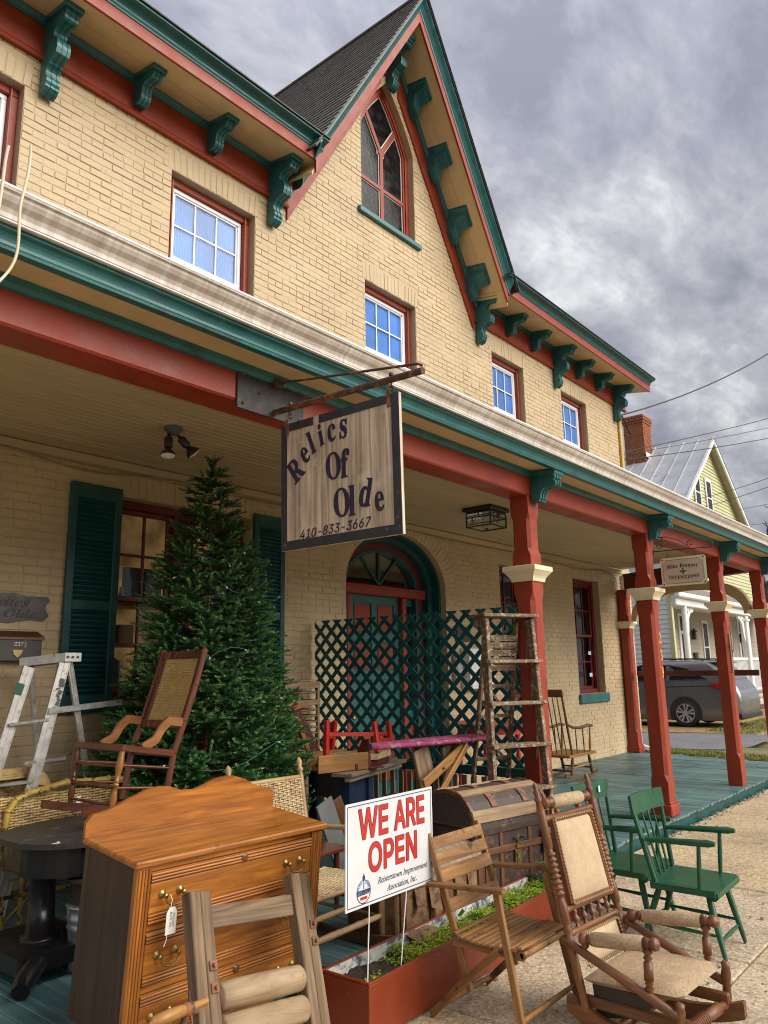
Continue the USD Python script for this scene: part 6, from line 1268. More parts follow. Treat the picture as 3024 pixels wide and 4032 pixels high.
# ------------------------------------------------------------------ folding chair
fc = thing('folding_chair', 'slatted wooden folding chair with arms on the sidewalk by the planter', 'folding chair', loc=(3.75, 2.3, 0))
FCW = 'folding_chair_wood'; fx0, fx1 = 3.50, 3.97
for x, s in ((fx0, -1), (fx1, 1)):
    m = MB(); m.beam((x + s * .045, 2.06, .006), (x + s * .012, 2.205, .640), .038, .024, (1, 0, 0), .004); put('front_post', m, FCW, fc)
    m = MB(); m.beam((x - s * .015, 2.40, .155), (x - s * .005, 2.475, .42), .036, .022, (1, 0, 0), .004); m.beam((x - s * .005, 2.475, .42), (x, 2.63, .868), .036, .022, (1, 0, 0), .004); put('back_post', m, FCW, fc)
    m = MB(); m.beam((x + s * .017, 2.19, .40), (x + s * .022, 2.62, .010), .036, .020, (1, 0, 0), .004); put('rear_leg', m, FCW, fc)
    m = MB(); P = Polygon([(-.03, -.022), (.16, -.016), (.36, -.020), (.44, -.024), (.455, -.015), (.455, .015), (.44, .026), (.34, .030), (.18, .016), (-.03, .018)])
    o = np.array([x + s * .022, 2.585, .632]); d = nrm(np.array([s * .03, -.46, .035])); m.prism(P, frame(o, d, (s, .05, 0), np.cross(d, (s, .05, 0)) * s), -.010, .012) if False else m.beam(o - d * .03, o + d * .455, .052, .022, (0, 0, 1), .008); put('arm', m, FCW, fc)
    m = MB(); m.beam((x, 2.07, .378), (x, 2.485, .372), .020, .04, (0, 0, 1), .004); put('seat_rail', m, FCW, fc)
    for q in ((2.19, .385), (2.45, .17), (2.60, .62)): m = MB(); m.lathe((x + s * .024, q[0], q[1]), (x + s * .036, q[0], q[1]), [(0, .008), (.6, .007), (1, .002)], 8); put('bolt', m, 'black_iron', fc)
for k, (z, h) in enumerate(((.822, .060), (.748, .062), (.672, .068), (.535, .062))):
    yb = 2.475 + (z - .42) / (.868 - .42) * .155; m = MB(); m.beam((fx0 - .005, yb - .016, z), (fx1 + .005, yb - .016, z), h, .012, (0, -.94, .33), .004); put('back_slat', m, FCW, fc)
for i in range(12):
    y = 2.085 + i * .0345; z = .405 + .006 * math.sin(i / 11 * math.pi) * -2 + (.012 if i in (0, 11) else 0); m = MB(); m.beam((fx0 - .022, y, z), (fx1 + .022, y, z), .027, .014, (0, .05, 1), .005); put('seat_slat', m, FCW, fc)
m = MB(); m.lathe((fx0 - .01, 2.075, .385), (fx1 + .01, 2.075, .385), [(0, .016), (1, .016)], 12); put('stretcher', m, FCW, fc)
m = MB(); m.lathe((fx0 - .035, 2.088, .105), (fx1 + .04, 2.088, .105), [(0, .012), (.5, .015), (1, .012)], 10); put('stretcher', m, FCW, fc)
m = MB(); m.lathe((fx0 - .015, 2.575, .055), (fx1 + .015, 2.575, .055), [(0, .013), (.5, .016), (1, .013)], 10); put('stretcher', m, FCW, fc)

# ------------------------------------------------------------------ green armchairs
gc = thing('green_armchair', 'nearer of two green painted wooden armchairs on the sidewalk, with a wide crest', 'armchair', 'green armchairs by the porch', loc=(5.37, 1.9, 0))
GP = 'green_chair_paint'
sp_ = Polygon([(5.13, 1.70), (5.16, 1.685), (5.60, 1.705), (5.63, 1.72), (5.64, 2.14), (5.60, 2.165), (5.17, 2.10), (5.13, 2.08)]).buffer(.02).buffer(-.01)
m = MB(); m.prism(sp_, XY(.345), 0, .030); m.prism(sp_.buffer(-.006), XY(.3752), 0, .005); m.tube([(5.13, 1.705, .352), (5.63, 1.722, .352)], .030, 12); put('seat', m, GP, gc)
LEG = [(0, .011), (.1, .014), (.45, .019), (.8, .021), (1, .016)]
for a, b in (((5.11, 1.66, .004), (5.20, 1.76, .35)), ((5.53, 1.665, .004), (5.56, 1.77, .35)), ((5.17, 2.19, .004), (5.21, 2.06, .35)), ((5.60, 2.21, .004), (5.57, 2.10, .35))): m = MB(); m.lathe(a, b, LEG, 12); put('leg', m, GP, gc)
for a, b in (((5.14, 1.69, .10), (5.54, 1.70, .10)), ((5.135, 1.70, .13), (5.18, 2.15, .13)), ((5.54, 1.70, .13), (5.59, 2.17, .13)), ((5.18, 2.16, .10), (5.59, 2.18, .10))): m = MB(); m.lathe(a, b, [(0, .008), (.5, .013), (1, .008)], 8); put('stretcher', m, GP, gc)
m = MB(); cr_ = [np.array([5.135 + .52 * t, 2.185 - .012 * t + .03 * math.sin(math.pi * t), .825]) for t in np.linspace(0, 1, 9)]
for a, b in zip(cr_[:-1], cr_[1:]): m.beam(a, b + (b - a) * .03, .125, .018, (0, -1, .12), 0)
put('crest', m, GP, gc)
for x, xt in ((5.165, 5.16), (5.61, 5.625)):
    m = MB(); m.lathe((x, 2.07 if x < 5.4 else 2.12, .37), (xt, 2.185 if x < 5.4 else 2.175, .80), [(0, .017), (.5, .016), (1, .013)], 10); put('back_post', m, GP, gc)
for i in range(4): x = 5.245 + i * .093; m = MB(); m.lathe((x, 2.085 + i * .01, .37), (x - .01 + i * .006, 2.20, .78), [(0, .007), (.4, .009), (1, .006)], 8); put('spindle', m, GP, gc)
for xb, xf, yf_, ys_ in ((5.155, 5.14, 1.67, 1.79), (5.615, 5.625, 1.69, 1.80)):
    m = MB(); yb = 2.11 if xb < 5.4 else 2.14; m.lathe((xb, yb, .628), (xf, yf_, .652), [(0, .013), (.2, .017), (.6, .020), (.9, .023), (1, .014)], 12); put('arm', m, GP, gc)
    m = MB(); m.lathe((xf + (.01 if xf < 5.4 else -.03), ys_, .37), (xf, yf_ + .10, .64), [(0, .013), (.5, .015), (1, .012)], 10); put('arm_post', m, GP, gc)
g2 = copy_of(gc, 'green_armchair', (5.37 + .17, 1.9 + .49, 0), -.03, 'farther green armchair with a tag on its crest, between the upholstered rocker and a post')
m = MB(); m.obox((5.70, 2.66, .83), np.eye(3), (.012, .001, .022)); put('paper_tag', m, 'paper', label='small white tag stuck on the farther green armchair crest', cat='tag')
m = MB(); m.obox((5.62, 2.16, .17), np.stack([nrm([.9, -.3, 0]), nrm([.3, .9, 0]), [0, 0, 1.]]), (.014, .001, .03)); put('paper_tag', m, 'yellow_pine', label='yellow tag hanging low under the nearer green armchair', cat='tag')

# ------------------------------------------------------------------ upholstered platform rocker
ur = thing('upholstered_rocker', 'turned wood rocking armchair with tan fabric seat, back and arm rolls', 'rocking chair', loc=(3.98, 1.7, 0))
RB = 'rocker_brown'; Lx, Rx = 3.73, 4.22
def beads(n, f0, f1, r): return [(f0 + (f1 - f0) * (i + e) / n, r * k) for i in range(n) for e, k in ((.06, .62), (.30, .97), (.5, 1.05), (.70, .97), (.94, .62))]
for x, yb, yt in ((Lx, 1.885, 2.10), (Rx, 1.845, 2.045)):
    m = MB(); prof = [(0, .019), (.18, .021), (.30, .022)] + [(.31, .016), (.33, .025), (.35, .016), (.37, .023), (.44, .024), (.47, .018)] + beads(8, .48, .68, .0255) + [(.69, .016), (.71, .022), (.80, .021), (.86, .023), (.905, .014), (.92, .022), (.935, .012), (.95, .020), (.965, .011), (.98, .015), (1, .004)]
    m.lathe((x, yb, .12), (x, yt, 1.14), prof, 14); put('back_post', m, RB, ur)
bp_ = lambda x, z: np.array([x, np.interp(x, [Lx, Rx], [1.885, 1.845]) + (z - .12) / 1.02 * .21, z])
def roll(p, q, r, nm, ball=.030, n0=.17):
    p, q = np.array(p), np.array(q); m = MB(); m.lathe(p, q, [(0, .004), (.02, ball * .8), (.06, ball), (.10, ball * .8), (.12, .014), (.135, .026), (.15, .016), (n0, r * .95), (.18, r * .7), (.82, r * .7), (1 - n0, r * .95), (.85, .016), (.865, .026), (.88, .014), (.90, ball * .8), (.94, ball), (.98, ball * .8), (1, .004)], 16); w = put(nm, m, RB, ur)
    m = MB(); m.lathe(p + (q - p) * .185, p + (q - p) * .815, [(0, r * .9), (.03, r), (.5, r * 1.06), (.97, r), (1, r * .9)], 18); put(nm + '_pad', m, 'upholstery_pattern', w)
roll(bp_(Lx, 1.035) + [.02, -.0, 0], bp_(Rx, 1.025) + [-.02, 0, 0], .033, 'headrest')
m = MB()
for t in (.28, .72): p = bp_(Lx + (Rx - Lx) * t, .97); m.lathe(p, p + [0, .01, .055], [(0, .008), (.3, .018), (.5, .010), (.7, .018), (1, .008)], 10)
put('headrest_peg', m, RB, ur)
for z in (.965, .545, .445): m = MB(); m.lathe(bp_(Lx, z), bp_(Rx, z), [(0, .012), (.05, .018), (.12, .014), (.5, .015), (.88, .014), (.95, .018), (1, .012)], 10); put('back_rail', m, RB, ur)
def cushion(name, pts, th, mat, parent, nrm_hint, bul=.4):
    """padded panel over four corners, edges rounded"""
    a, b, c, d = [np.array(p, float) for p in pts]; n = 14; V = []; nn = nrm(np.cross(b - a, d - a)); nn = nn if nn @ np.array(nrm_hint) > 0 else -nn; m = MB(); grid = {}
    u = np.linspace(0, 1, n)
    for side in (1, -1):
        P = np.array([[(a * (1 - s) + b * s) * (1 - t) + (d * (1 - s) + c * s) * t + side * nn * th * max(0., 1 - max(abs(2 * s - 1), abs(2 * t - 1)) ** 5) ** .5 * (1 + bul * math.sin(math.pi * s) * math.sin(math.pi * t)) for t in u] for s in u]).reshape(-1, 3)
        i, j = np.meshgrid(np.arange(n - 1), np.arange(n - 1), indexing='ij'); q = np.stack([i * n + j, (i + 1) * n + j, (i + 1) * n + j + 1, i * n + j + 1], -1).reshape(-1, 4); f = np.vstack([q[:, [0, 1, 2]], q[:, [0, 2, 3]]])
        ms = trimesh.Trimesh(P, f, process=False); vn = ms.vertex_normals
        if (vn.mean(0) @ nn) * side < 0: f = f[:, ::-1]; vn = -vn
        m.add(P, vn, f)
    return put(name, m, mat, parent)
A_, B_, C_, D2 = bp_(Lx + .075, .955), bp_(Rx - .05, .95), bp_(Rx - .025, .555), bp_(Lx + .075, .560)
bpad = cushion('back_pad', (A_, B_, C_, D2), .020, 'upholstery', ur, (0, -1, .2))
m = MB()
for a, b in ((A_, B_), (B_, C_), (C_, D2), (D2, A_)): m.beam(a, b, .030, .030, (0, -1, .2), .004)
put('back_frame', m, RB, bpad)
m = MB()
for a, b in ((A_, B_), (B_, C_), (C_, D2), (D2, A_)):
    L = np.linalg.norm(b - a); k = int(L / .017)
    for i in range(k): p = a + (b - a) * (i + .5) / k + np.array([0, -.019, .003]); m.lathe(p - [0, 0, .008], p + [0, 0, .008], [(0, .001), (.5, .0075), (1, .001)], 6)
put('braid', m, 'braid', bpad)
for i in range(5): p, q = bp_(Lx + .09 + i * .077, .545), bp_(Lx + .09 + i * .077, .445); m = MB(); m.lathe(q, p, [(0, .007), (.15, .013), (.25, .007), (.4, .016), (.5, .018), (.6, .012), (.7, .008), (.8, .014), (.9, .009), (1, .007)], 10); put('spindle', m, RB, ur)
E_ = (bp_(Lx + .09, .425), bp_(Rx - .04, .425), bp_(Rx - .02, .28), bp_(Lx + .09, .28)); lp = cushion('lower_back_pad', E_, .016, 'upholstery', ur, (0, -1, .2))
m = MB()
for a, b in zip(E_, E_[1:] + E_[:1]):
    k = int(np.linalg.norm(b - a) / .017)
    for i in range(k): p = a + (b - a) * (i + .5) / k + np.array([0, -.015, .003]); m.lathe(p - [0, 0, .008], p + [0, 0, .008], [(0, .001), (.5, .0075), (1, .001)], 6)
put('braid', m, 'braid', lp)
cushion('seat_pad', ((Lx - .01, 1.885, .262), (Rx + .02, 1.865, .262), (Rx + .01, 1.40, .275), (Lx + .01, 1.42, .275)), .036, 'upholstery_pattern', ur, (0, 0, 1), .5)
for x, s in ((Lx, -1), (Rx, 1)):
    roll((x, 1.90 if s < 0 else 1.86, .435), (x, 1.50 if s < 0 else 1.385, .482), .033, 'arm')
    yf_ = 1.565 if s < 0 else 1.46
    m = MB(); m.lathe((x, yf_, .275), (x, yf_ - .005, .47), [(0, .010), (.06, .022), (.12, .012), (.16, .020), (.20, .014), (.24, .022), (.62, .021), (.66, .013), (.72, .022), (.78, .012), (.86, .026), (.93, .016), (1, .010)], 12); put('arm_post', m, RB, ur)
    m = MB(); m.lathe((x + s * .008, 1.88, .36), (x + s * .008, 1.86, .435), [(0, .010), (.3, .020), (.5, .011), (.7, .020), (1, .010)], 10); put('arm_peg', m, RB, ur)
    m = MB(); m.lathe((x + s * .010, 1.99 if s < 0 else 1.93, .425), (x + s * .01, 1.43 if s < 0 else 1.36, .20), [(0, .010), (.02, .021), (.12, .019), (.5, .021), (.62, .024), (.66, .018), (.72, .022), (.97, .021), (1, .014)], 12); put('side_rail', m, RB, ur)
    m = MB(); yq = 1.44 if s < 0 else 1.385; m.lathe((x, yq, .11), (x, yq - .01, .31 if s > 0 else .26), [(0, .016), (.2, .022), (.5, .018), (.7, .024), (.85, .020), (.95, .022), (1, .012)], 12); put('front_post', m, RB, ur)
    m = MB(); pts = [(1.97 - .66 * t, .045 + .16 * (t - .55) ** 2 * 1.9) for t in np.linspace(0, 1, 14)]; P = Polygon([(a, b + .035) for a, b in pts] + [(a, b - .03) for a, b in pts[::-1]]).buffer(.006); m.prism(P, YZ(x), -.017, .017); put('runner', m, RB, ur)
    m = MB(); m.beam((x - s * .035, 1.93, .155), (x - s * .035, 1.36, .155), .03, .05, (0, 0, 1), .008); put('platform_rail', m, RB, ur)
m = MB(); m.lathe((Lx, 1.44, .125), (Rx, 1.385, .125), [(0, .014), (.1, .022), (.16, .016)] + beads(9, .2, .52, .030) + [(.56, .018), (.62, .026), (.8, .026), (.86, .016), (.92, .024), (1, .014)], 12); put('front_stretcher', m, RB, ur)
m = MB(); m.lathe((Lx, 1.72, .10), (Rx, 1.66, .10), [(0, .014), (.1, .020)] + beads(7, .2, .5, .026) + [(.6, .022), (1, .014)], 12); put('stretcher', m, RB, ur)
m = MB(); m.flat([(Lx + .03, 1.86, .235), (Rx - .03, 1.84, .235), (Rx - .03, 1.84, .10), (Lx + .06, 1.86, .08), (Lx + .03, 1.52, .235), (Lx + .03, 1.66, .13)], [(0, 1, 2, 3), (3, 2, 1, 0), (0, 3, 5, 4), (4, 5, 3, 0)]); put('torn_lining', m, 'black_top', ur)

# ------------------------------------------------------------------ woven rocker behind the chest
wo = thing('woven_rocker', 'tan wooden rocker with woven cord back and seat beside the orange chest', 'rocking chair', loc=(3.48, 3.5, DZ))
TW_ = 'tan_rocker_wood'
PF = [(0, .018), (.1, .021), (.5, .021), (.88, .019), (.91, .014), (.925, .024), (.94, .013), (.97, .020), (.99, .013), (1, .004)]
wl_, wr_ = lambda f: np.array([3.13, 3.68 + .16 * f, DZ + .06 + .96 * f]), lambda f: np.array([3.70, 3.66 + .16 * f, DZ + .06 + .96 * f])
for q in (wl_, wr_): m = MB(); m.lathe(q(0), q(1.03), PF, 12); put('back_post', m, TW_, wo)
m = MB(); O0 = wl_(.46); weave(m, frame(O0 + [.02, -.012, 0], nrm(wr_(.5) - wl_(.5)), nrm(wl_(.9) - wl_(.46)), (0, -1, .15)), .53, .425, .0125, .035, .006); put('woven_back', m, 'straw_weave', wo)
for f in (.45, .905): m = MB(); m.lathe(wl_(f), wr_(f), [(0, .012), (.5, .015), (1, .012)], 10); put('back_rail', m, TW_, wo)
for x in (3.19, 3.79):
    m = MB(); m.lathe((x, 3.20, DZ + .06), (x, 3.205, .80 if x > 3.5 else .66), [(0, .017), (.15, .021), (.45, .022), (.5, .016), (.52, .024), (.54, .016), (.56, .024), (.58, .018), (.66, .022), (1, .018)], 12); put('front_leg', m, TW_, wo)
    bx_ = 3.13 if x < 3.5 else 3.70
    m = MB(); m.beam((bx_, 3.74, .76), (x, 3.16, .79 if x > 3.5 else .72), .06, .022, (0, 0, 1), .007); put('arm', m, TW_, wo)
    m = MB(); pts = [(3.05 + .95 * t, DZ + .028 + .13 * (t - .45) ** 2 * 1.6) for t in np.linspace(0, 1, 14)]; P = Polygon([(a, b + .03) for a, b in pts] + [(a, b - .022) for a, b in pts[::-1]]); m.prism(P, YZ((x + bx_) / 2), -.012, .012); put('runner', m, 'dark_oak', wo)
    for z in (.30, .42): m = MB(); m.lathe((x, 3.2, z), (bx_, 3.70, z + .02), [(0, .009), (.5, .013), (1, .009)], 8); put('side_rung', m, TW_, wo)
for z, b in ((.505, .015), (.405, .015), (.295, .017)):
    m = MB(); m.lathe((3.19, 3.20, z), (3.79, 3.20, z + .01), [(0, b * .9), (.3, b * 1.15), (.33, b * .95), (.345, b * 1.2), (.36, b * .95), (.375, b * 1.2), (.39, b), (.62, b), (.635, b * 1.2), (.65, b * .95), (.665, b * 1.2), (.68, b * 1.0), (1, b * .9)], 10); put('front_rung', m, TW_, wo)
m = MB(); weave(m, frame((3.18, 3.19, .515), nrm((1, 0, 0)), (0, 1, -.03), (0, 0, 1)), .60, .48, .014, .045, .0085); put('woven_seat', m, 'straw_weave', wo)

# ------------------------------------------------------------------ wooden stepladder by the post
ld = thing('wooden_stepladder', 'tall paint splashed wooden stepladder standing against the first red post', 'stepladder', loc=(5.8, 3.4, DZ))
LA = nrm((.90, -.42, 0)); LB = np.array([-LA[1], LA[0], 0]); LO = np.array([5.71, 3.40, DZ + .004]); lp_ = lambda u, v, z: LO + LA * u + LB * v + np.array([0, 0, z])
PW = 'paint_splashed_wood'; HT = 2.03
fr_leg = lambda s, z: lp_(s * (.225 + .055 * (1 - z / HT)), -.02 - .11 * (1 - z / HT), z)
bk_leg = lambda s, z: lp_(s * (.15 + .04 * (1 - z / HT)), .06 + .42 * (1 - z / HT), z)
for s in (-1, 1):
    m = MB(); m.beam(fr_leg(s, 0), fr_leg(s, HT - .03), .085, .034, LA, .004); put('front_rail', m, PW, ld)
    m = MB(); m.beam(bk_leg(s, 0), bk_leg(s, HT - .05), .045, .024, LA, .004); put('rear_leg', m, PW, ld)
    for z0, z1 in ((1.86, 1.55), (1.50, 1.18), (1.1, .8)): m = MB(); m.beam(bk_leg(-1, z0) if s < 0 else fr_leg(1, z0 + .05) + LB * .05, bk_leg(1, z1) if s < 0 else fr_leg(1, z1 - .05) + LB * .12, .022, .012, LB, .002); put('brace', m, PW, ld)
for z in (.33, .655, .985, 1.315, 1.65):
    a, b = fr_leg(-1, z), fr_leg(1, z); m = MB(); m.beam(a - LA * .03 + LB * -.01, b + LA * .03 + LB * -.01, .16, .028, (0, 0, 1), .005); put('step', m, PW, ld)
for z in (.45, .85, 1.2, 1.45): m = MB(); m.beam(bk_leg(-1, z), bk_leg(1, z), .03, .016, LB, .003); put('rear_slat', m, PW, ld)
for i in range(5): z = 1.60 + i * .062; m = MB(); m.beam(bk_leg(-1, z) + LB * -.018, bk_leg(1, z) + LB * -.018, .052, .010, LB + np.array([0, 0, .2]), .002); put('pail_shelf_slat', m, PW, ld)
m = MB(); m.obox(lp_(0, .03, HT), np.stack([LA, LB, [0, 0, 1.]]), (.275, .125, .014), .005, 0); put('top_step', m, PW, ld)
m = MB(); m.obox(lp_(.235, .03, HT - .055), np.stack([LA, LB, [0, 0, 1.]]), (.012, .09, .04), .004); m.obox(lp_(-.235, .03, HT - .055), np.stack([LA, LB, [0, 0, 1.]]), (.012, .09, .04), .004); put('top_bracket', m, PW, ld, kind='stuff')

# ------------------------------------------------------------------ blue table with things on it
bt = thing('blue_table', 'rough plank topped table with a dark blue base behind the yard sign', 'table', loc=(5.4, 4.9, DZ))
BM = np.array([[1.11, .30], [.45, .93]])     # table edges: along and back
b0 = np.array([4.87, 4.46]); ba, bb = nrm([*BM[0], 0]), nrm([*BM[1], 0]); bl_, bd_ = 1.14, 1.0
for i in range(5):
    f0, f1 = i / 5, (i + 1) / 5; o = np.array([*b0, .885]) + bb * bd_ * (f0 + f1) / 2; e = R_.uniform(-.03, .03); m = MB(); m.beam(o + ba * (-.01 + e), o + ba * (bl_ + e), bd_ / 5 - .006, .030 + R_.uniform(-.003, .003), (0, 0, 1), .004); put('plank', m, 'weathered_plank', bt)
m = MB(); m.beam(np.array([*b0, .85]) + bb * .03 + ba * .02, np.array([*b0, .85]) + bb * .03 + ba * 1.1, .05, .035, (0, 0, 1), .003); put('cleat', m, 'weathered_plank', bt)
for a, b in (((.08, .10), (.45, .10)), ((.08, .10), (.08, .92)), ((.08, .92), (.45, .92)), ((.45, .10), (.45, .92))):
    p, q = [np.array([*b0, .74]) + ba * u[0] + bb * u[1] for u in (a, b)]; m = MB(); m.beam(p, q, .22, .022, np.cross(nrm(q - p), (0, 0, 1)), .003); put('apron', m, 'navy_paint', bt)
for u, v in ((.08, .10), (.45, .10), (.08, .92), (.45, .92)):
    p = np.array([*b0, 0]) + ba * u + bb * v; m = MB(); m.beam(p + [0, 0, DZ + .003], p + [0, 0, .862], .09, .09, ba, .006); put('leg', m, 'navy_paint', bt)
cp = thing('slatted_crate', 'wooden slatted crate standing upright on the blue table beside the spruce', 'crate', loc=(5.35, 5.45, .9))
c0 = np.array([5.55, 5.47, .903]); ca, cb = np.array([-1., .05, 0]), np.array([.05, 1., 0]); cw, cd, chh = .42, .30, .735
cpt = lambda u, v, z: c0 + ca * u + cb * v + np.array([0, 0, z])
for u, v in ((0, 0), (cw, 0), (0, cd), (cw, cd)): m = MB(); m.beam(cpt(u, v, 0), cpt(u, v, chh), .028, .028, (1, 0, 0), .003); put('corner_post', m, 'crate_wood', cp)
for z, h in ((chh - .035, .06), (chh - .20, .05), (.03, .035)):
    m = MB(); m.beam(cpt(-.015, -.018, z), cpt(cw + .015, -.018, z), h, .010, (0, -1, 0), .002); put('slat', m, 'crate_wood', cp); m = MB(); m.beam(cpt(-.018, -.01, z), cpt(-.018, cd + .01, z), h, .010, (1, 0, 0), .002); put('slat', m, 'crate_wood', cp)
for i in range(9):
    z = .085 + i * .054 if i < 8 else chh - .105
    m = MB(); m.lathe(cpt(-.0, 0, z), cpt(cw, 0, z), [(0, .009), (1, .009)], 8); put('rod', m, 'crate_wood', cp)
    m = MB(); m.lathe(cpt(0, 0, z), cpt(0, cd, z), [(0, .009), (1, .009)], 8); put('rod', m, 'crate_wood', cp)
m = MB(); m.box((5.13, 5.73, .906), (5.54, 5.745, 1.62)); put('back_panel', m, 'dark_oak', cp)
for i in range(4): m = MB(); m.beam(cpt(0, .04 + i * .075, chh + .006), cpt(cw, .04 + i * .075, chh + .006), .05, .008, (0, 0, 1), .002); put('top_slat', m, 'crate_wood', cp)
sx = thing('open_wooden_box', 'wooden tray with burgundy end board lying on the front of the blue table', 'box', loc=(5.0, 4.6, .9))
p0, p1 = np.array([4.73, 4.66, .905]), np.array([5.21, 4.53, .905])
m = MB(); m.beam(p0 + [0, 0, .072], p1 + [0, 0, .072], .140, .018, np.cross(nrm(p1 - p0), (0, 0, 1)), .003); put('side_board', m, 'yellow_pine', sx)
m = MB(); m.beam(p0 + [.1, .34, .072], p1 + [.12, .36, .072], .140, .018, np.cross(nrm(p1 - p0), (0, 0, 1)), .003); put('side_board', m, 'yellow_pine', sx)
m = MB(); m.prism(Polygon([(0, 0), (.36, 0), (.36, .06), (.22, .10), (.12, .22), (.0, .25)]), frame(p1 + [.012, -.0, .002], nrm([.3, .95, 0]), (0, 0, 1), nrm([.95, -.3, 0])), 0, .018); put('end_board', m, 'burgundy', sx)
m = MB(); m.obox((p0 + p1) / 2 + [.06, .18, .012], np.stack([nrm(p1 - p0), nrm([.26, .97, 0]), [0, 0, 1.]]), (.25, .16, .008)); put('base_board', m, 'burgundy', sx)
m = MB(); m.obox(p1 + [.09, .02, .008], np.stack([nrm(p1 - p0), nrm([.26, .97, 0]), [0, 0, 1.]]), (.075, .06, .007), .003); put('foot', m, 'burgundy', sx)
rsn = thing('red_stool', 'bright red stool lying upside down on the blue table, legs in the air', 'stool', loc=(5.45, 4.9, .9))
lt = [(4.98, 4.80, 1.315), (5.27, 4.98, 1.29), (5.40, 4.62, 1.285), (5.72, 4.72, 1.265)]; lb_ = [(4.95, 4.78, 1.02), (5.27, 5.02, 1.02), (5.375, 4.56, 1.02), (5.73, 4.70, 1.02)]
for a, b in zip(lb_, lt): m = MB(); m.beam(a, b, .045, .045, (1, .2, 0), .006); put('leg', m, 'bright_red', rsn)
for i, j, f in ((0, 2, .6), (1, 3, .55), (0, 1, .5), (2, 3, .35)): m = MB(); p = lambda k: np.array(lb_[k]) * (1 - f) + np.array(lt[k]) * f; m.beam(p(i), p(j), .035, .018, (0, 1, 0) if abs(i - j) == 2 else (1, 0, 0), .003); put('stretcher', m, 'bright_red', rsn)
m = MB(); m.flat([(*np.array(b)[:2], 1.018) for b in (lb_[0], lb_[2], lb_[3], lb_[1])] + [(*np.array(b)[:2], .965) for b in (lb_[0], lb_[2], lb_[3], lb_[1])], [(0, 1, 2, 3), (0, 4, 5, 1), (1, 5, 6, 2), (2, 6, 7, 3), (3, 7, 4, 0), (7, 6, 5, 4)]); put('woven_seat', m, 'straw_weave', rsn)
m = MB(); m.obox((5.33, 4.80, .935), np.stack([nrm([1, .2, 0]), nrm([-.2, 1, 0]), [0, 0, 1.]]), (.3, .2, .028), .008); put('folded_cloth', m, 'burgundy', label='folded burgundy cloth under the upside down red stool', cat='cloth')
bm_ = thing('burgundy_board', 'leaning burgundy and tan board between the crate and the lattice', 'board', loc=(5.62, 5.25, .9))
m = MB(); m.beam((5.42, 5.33, .90), (5.10, 5.36, 1.42), .13, .03, (0, -1, 0), .004); put('board', m, 'burgundy', bm_)
m = MB(); m.beam((5.30, 5.30, .905), (5.12, 5.31, 1.32), .05, .02, (0, -1, 0), .004); m.beam((5.05, 5.3, 1.40), (5.25, 5.3, 1.44), .04, .02, (0, -1, 0), .004); put('edge_strip', m, 'yellow_pine', bm_)
ib = thing('ironing_board', 'old wooden ironing board with a worn purple cover on folded wooden legs', 'ironing board', loc=(5.2, 3.8, DZ))
ia, ie = np.array([4.44, 3.84, 1.18]), np.array([5.72, 3.72, 1.165])
m = MB(); n = 24
V = []; ax = nrm(ie - ia); sd = nrm([-ax[1], ax[0], 0])
for i in range(n + 1):
    t = i / n; w = .055 + .10 * min(1, t / .5) ** .7; w = w if i else .02; c = ia + (ie - ia) * t
    for k in range(12): a = k / 12 * 2 * math.pi; V.append(c + sd * w * np.sign(math.cos(a)) * abs(math.cos(a)) ** .5 + np.array([0, 0, .024 * np.sign(math.sin(a)) * abs(math.sin(a)) ** .7]))
V = np.array(V); F = [(i * 12 + k, i * 12 + (k + 1) % 12, (i + 1) * 12 + (k + 1) % 12, (i + 1) * 12 + k) for i in range(n) for k in range(12)] + [tuple(range(12))[::-1], tuple(range(n * 12, n * 12 + 12))]
fq = [(q[0], q[1], q[2]) for q in F[:-2]] + [(q[0], q[2], q[3]) for q in F[:-2]]; ms = trimesh.Trimesh(V, fq, process=False); ms.fix_normals(); m.add(ms.vertices, ms.vertex_normals, ms.faces); m.flat(V, F[-2:]); put('covered_top', m, 'purple_cloth', ib)
for a, b in (((4.92, 3.75, 1.14), (4.99, 3.75, .92)), ((5.30, 3.75, 1.135), (5.32, 3.75, 1.01))): m = MB(); m.beam(a, b, .20, .03, (0, -1, 0), .006); put('bearer', m, 'grey_barn_wood', ib)
for a, b, w in (((4.84, 3.66, .885), (5.42, 3.66, 1.125), .075), ((4.90, 3.63, .72), (5.40, 3.63, 1.13), .045), ((5.30, 3.84, .30), (5.0, 3.84, .95), .05), ((4.93, 3.70, .93), (4.93, 3.70, .62), .035), ((5.05, 3.84, .25), (5.5, 3.84, 1.08), .05)): m = MB(); m.beam(a, b, w, .022, (0, -1, 0), .004); put('folding_leg', m, 'yellow_pine', ib)
m = MB(); m.lathe((5.08, 3.655, .985), (5.08, 3.625, .985), [(0, .016), (.5, .014), (1, .008)], 8); put('wing_bolt', m, 'galvanised', ib)
st2 = thing('brown_stool', 'small dark brown wooden stool under the ironing board', 'stool', loc=(5.0, 3.95, DZ))
m = MB(); m.lathe((5.02, 4.02, .72), (5.02, 4.02, .755), [(0, .15), (.5, .165), (1, .155)], 20); put('seat', m, 'dark_oak', st2)
for a in (.4, 1.97, 3.54, 5.1): m = MB(); m.beam((5.02 + .20 * math.cos(a), 4.02 + .20 * math.sin(a), DZ + .003), (5.02 + .10 * math.cos(a), 4.02 + .10 * math.sin(a), .72), .05, .03, (math.cos(a), math.sin(a), 0), .004); put('leg', m, 'yellow_pine', st2)
lb1 = MB(); lb1.beam((4.52, 4.10, DZ + .012), (4.26, 4.14, .80), .17, .02, (0, -1, 0), .004); put('grey_board', lb1, 'cold_grey', label='grey board leaning beneath the blue table', cat='board')
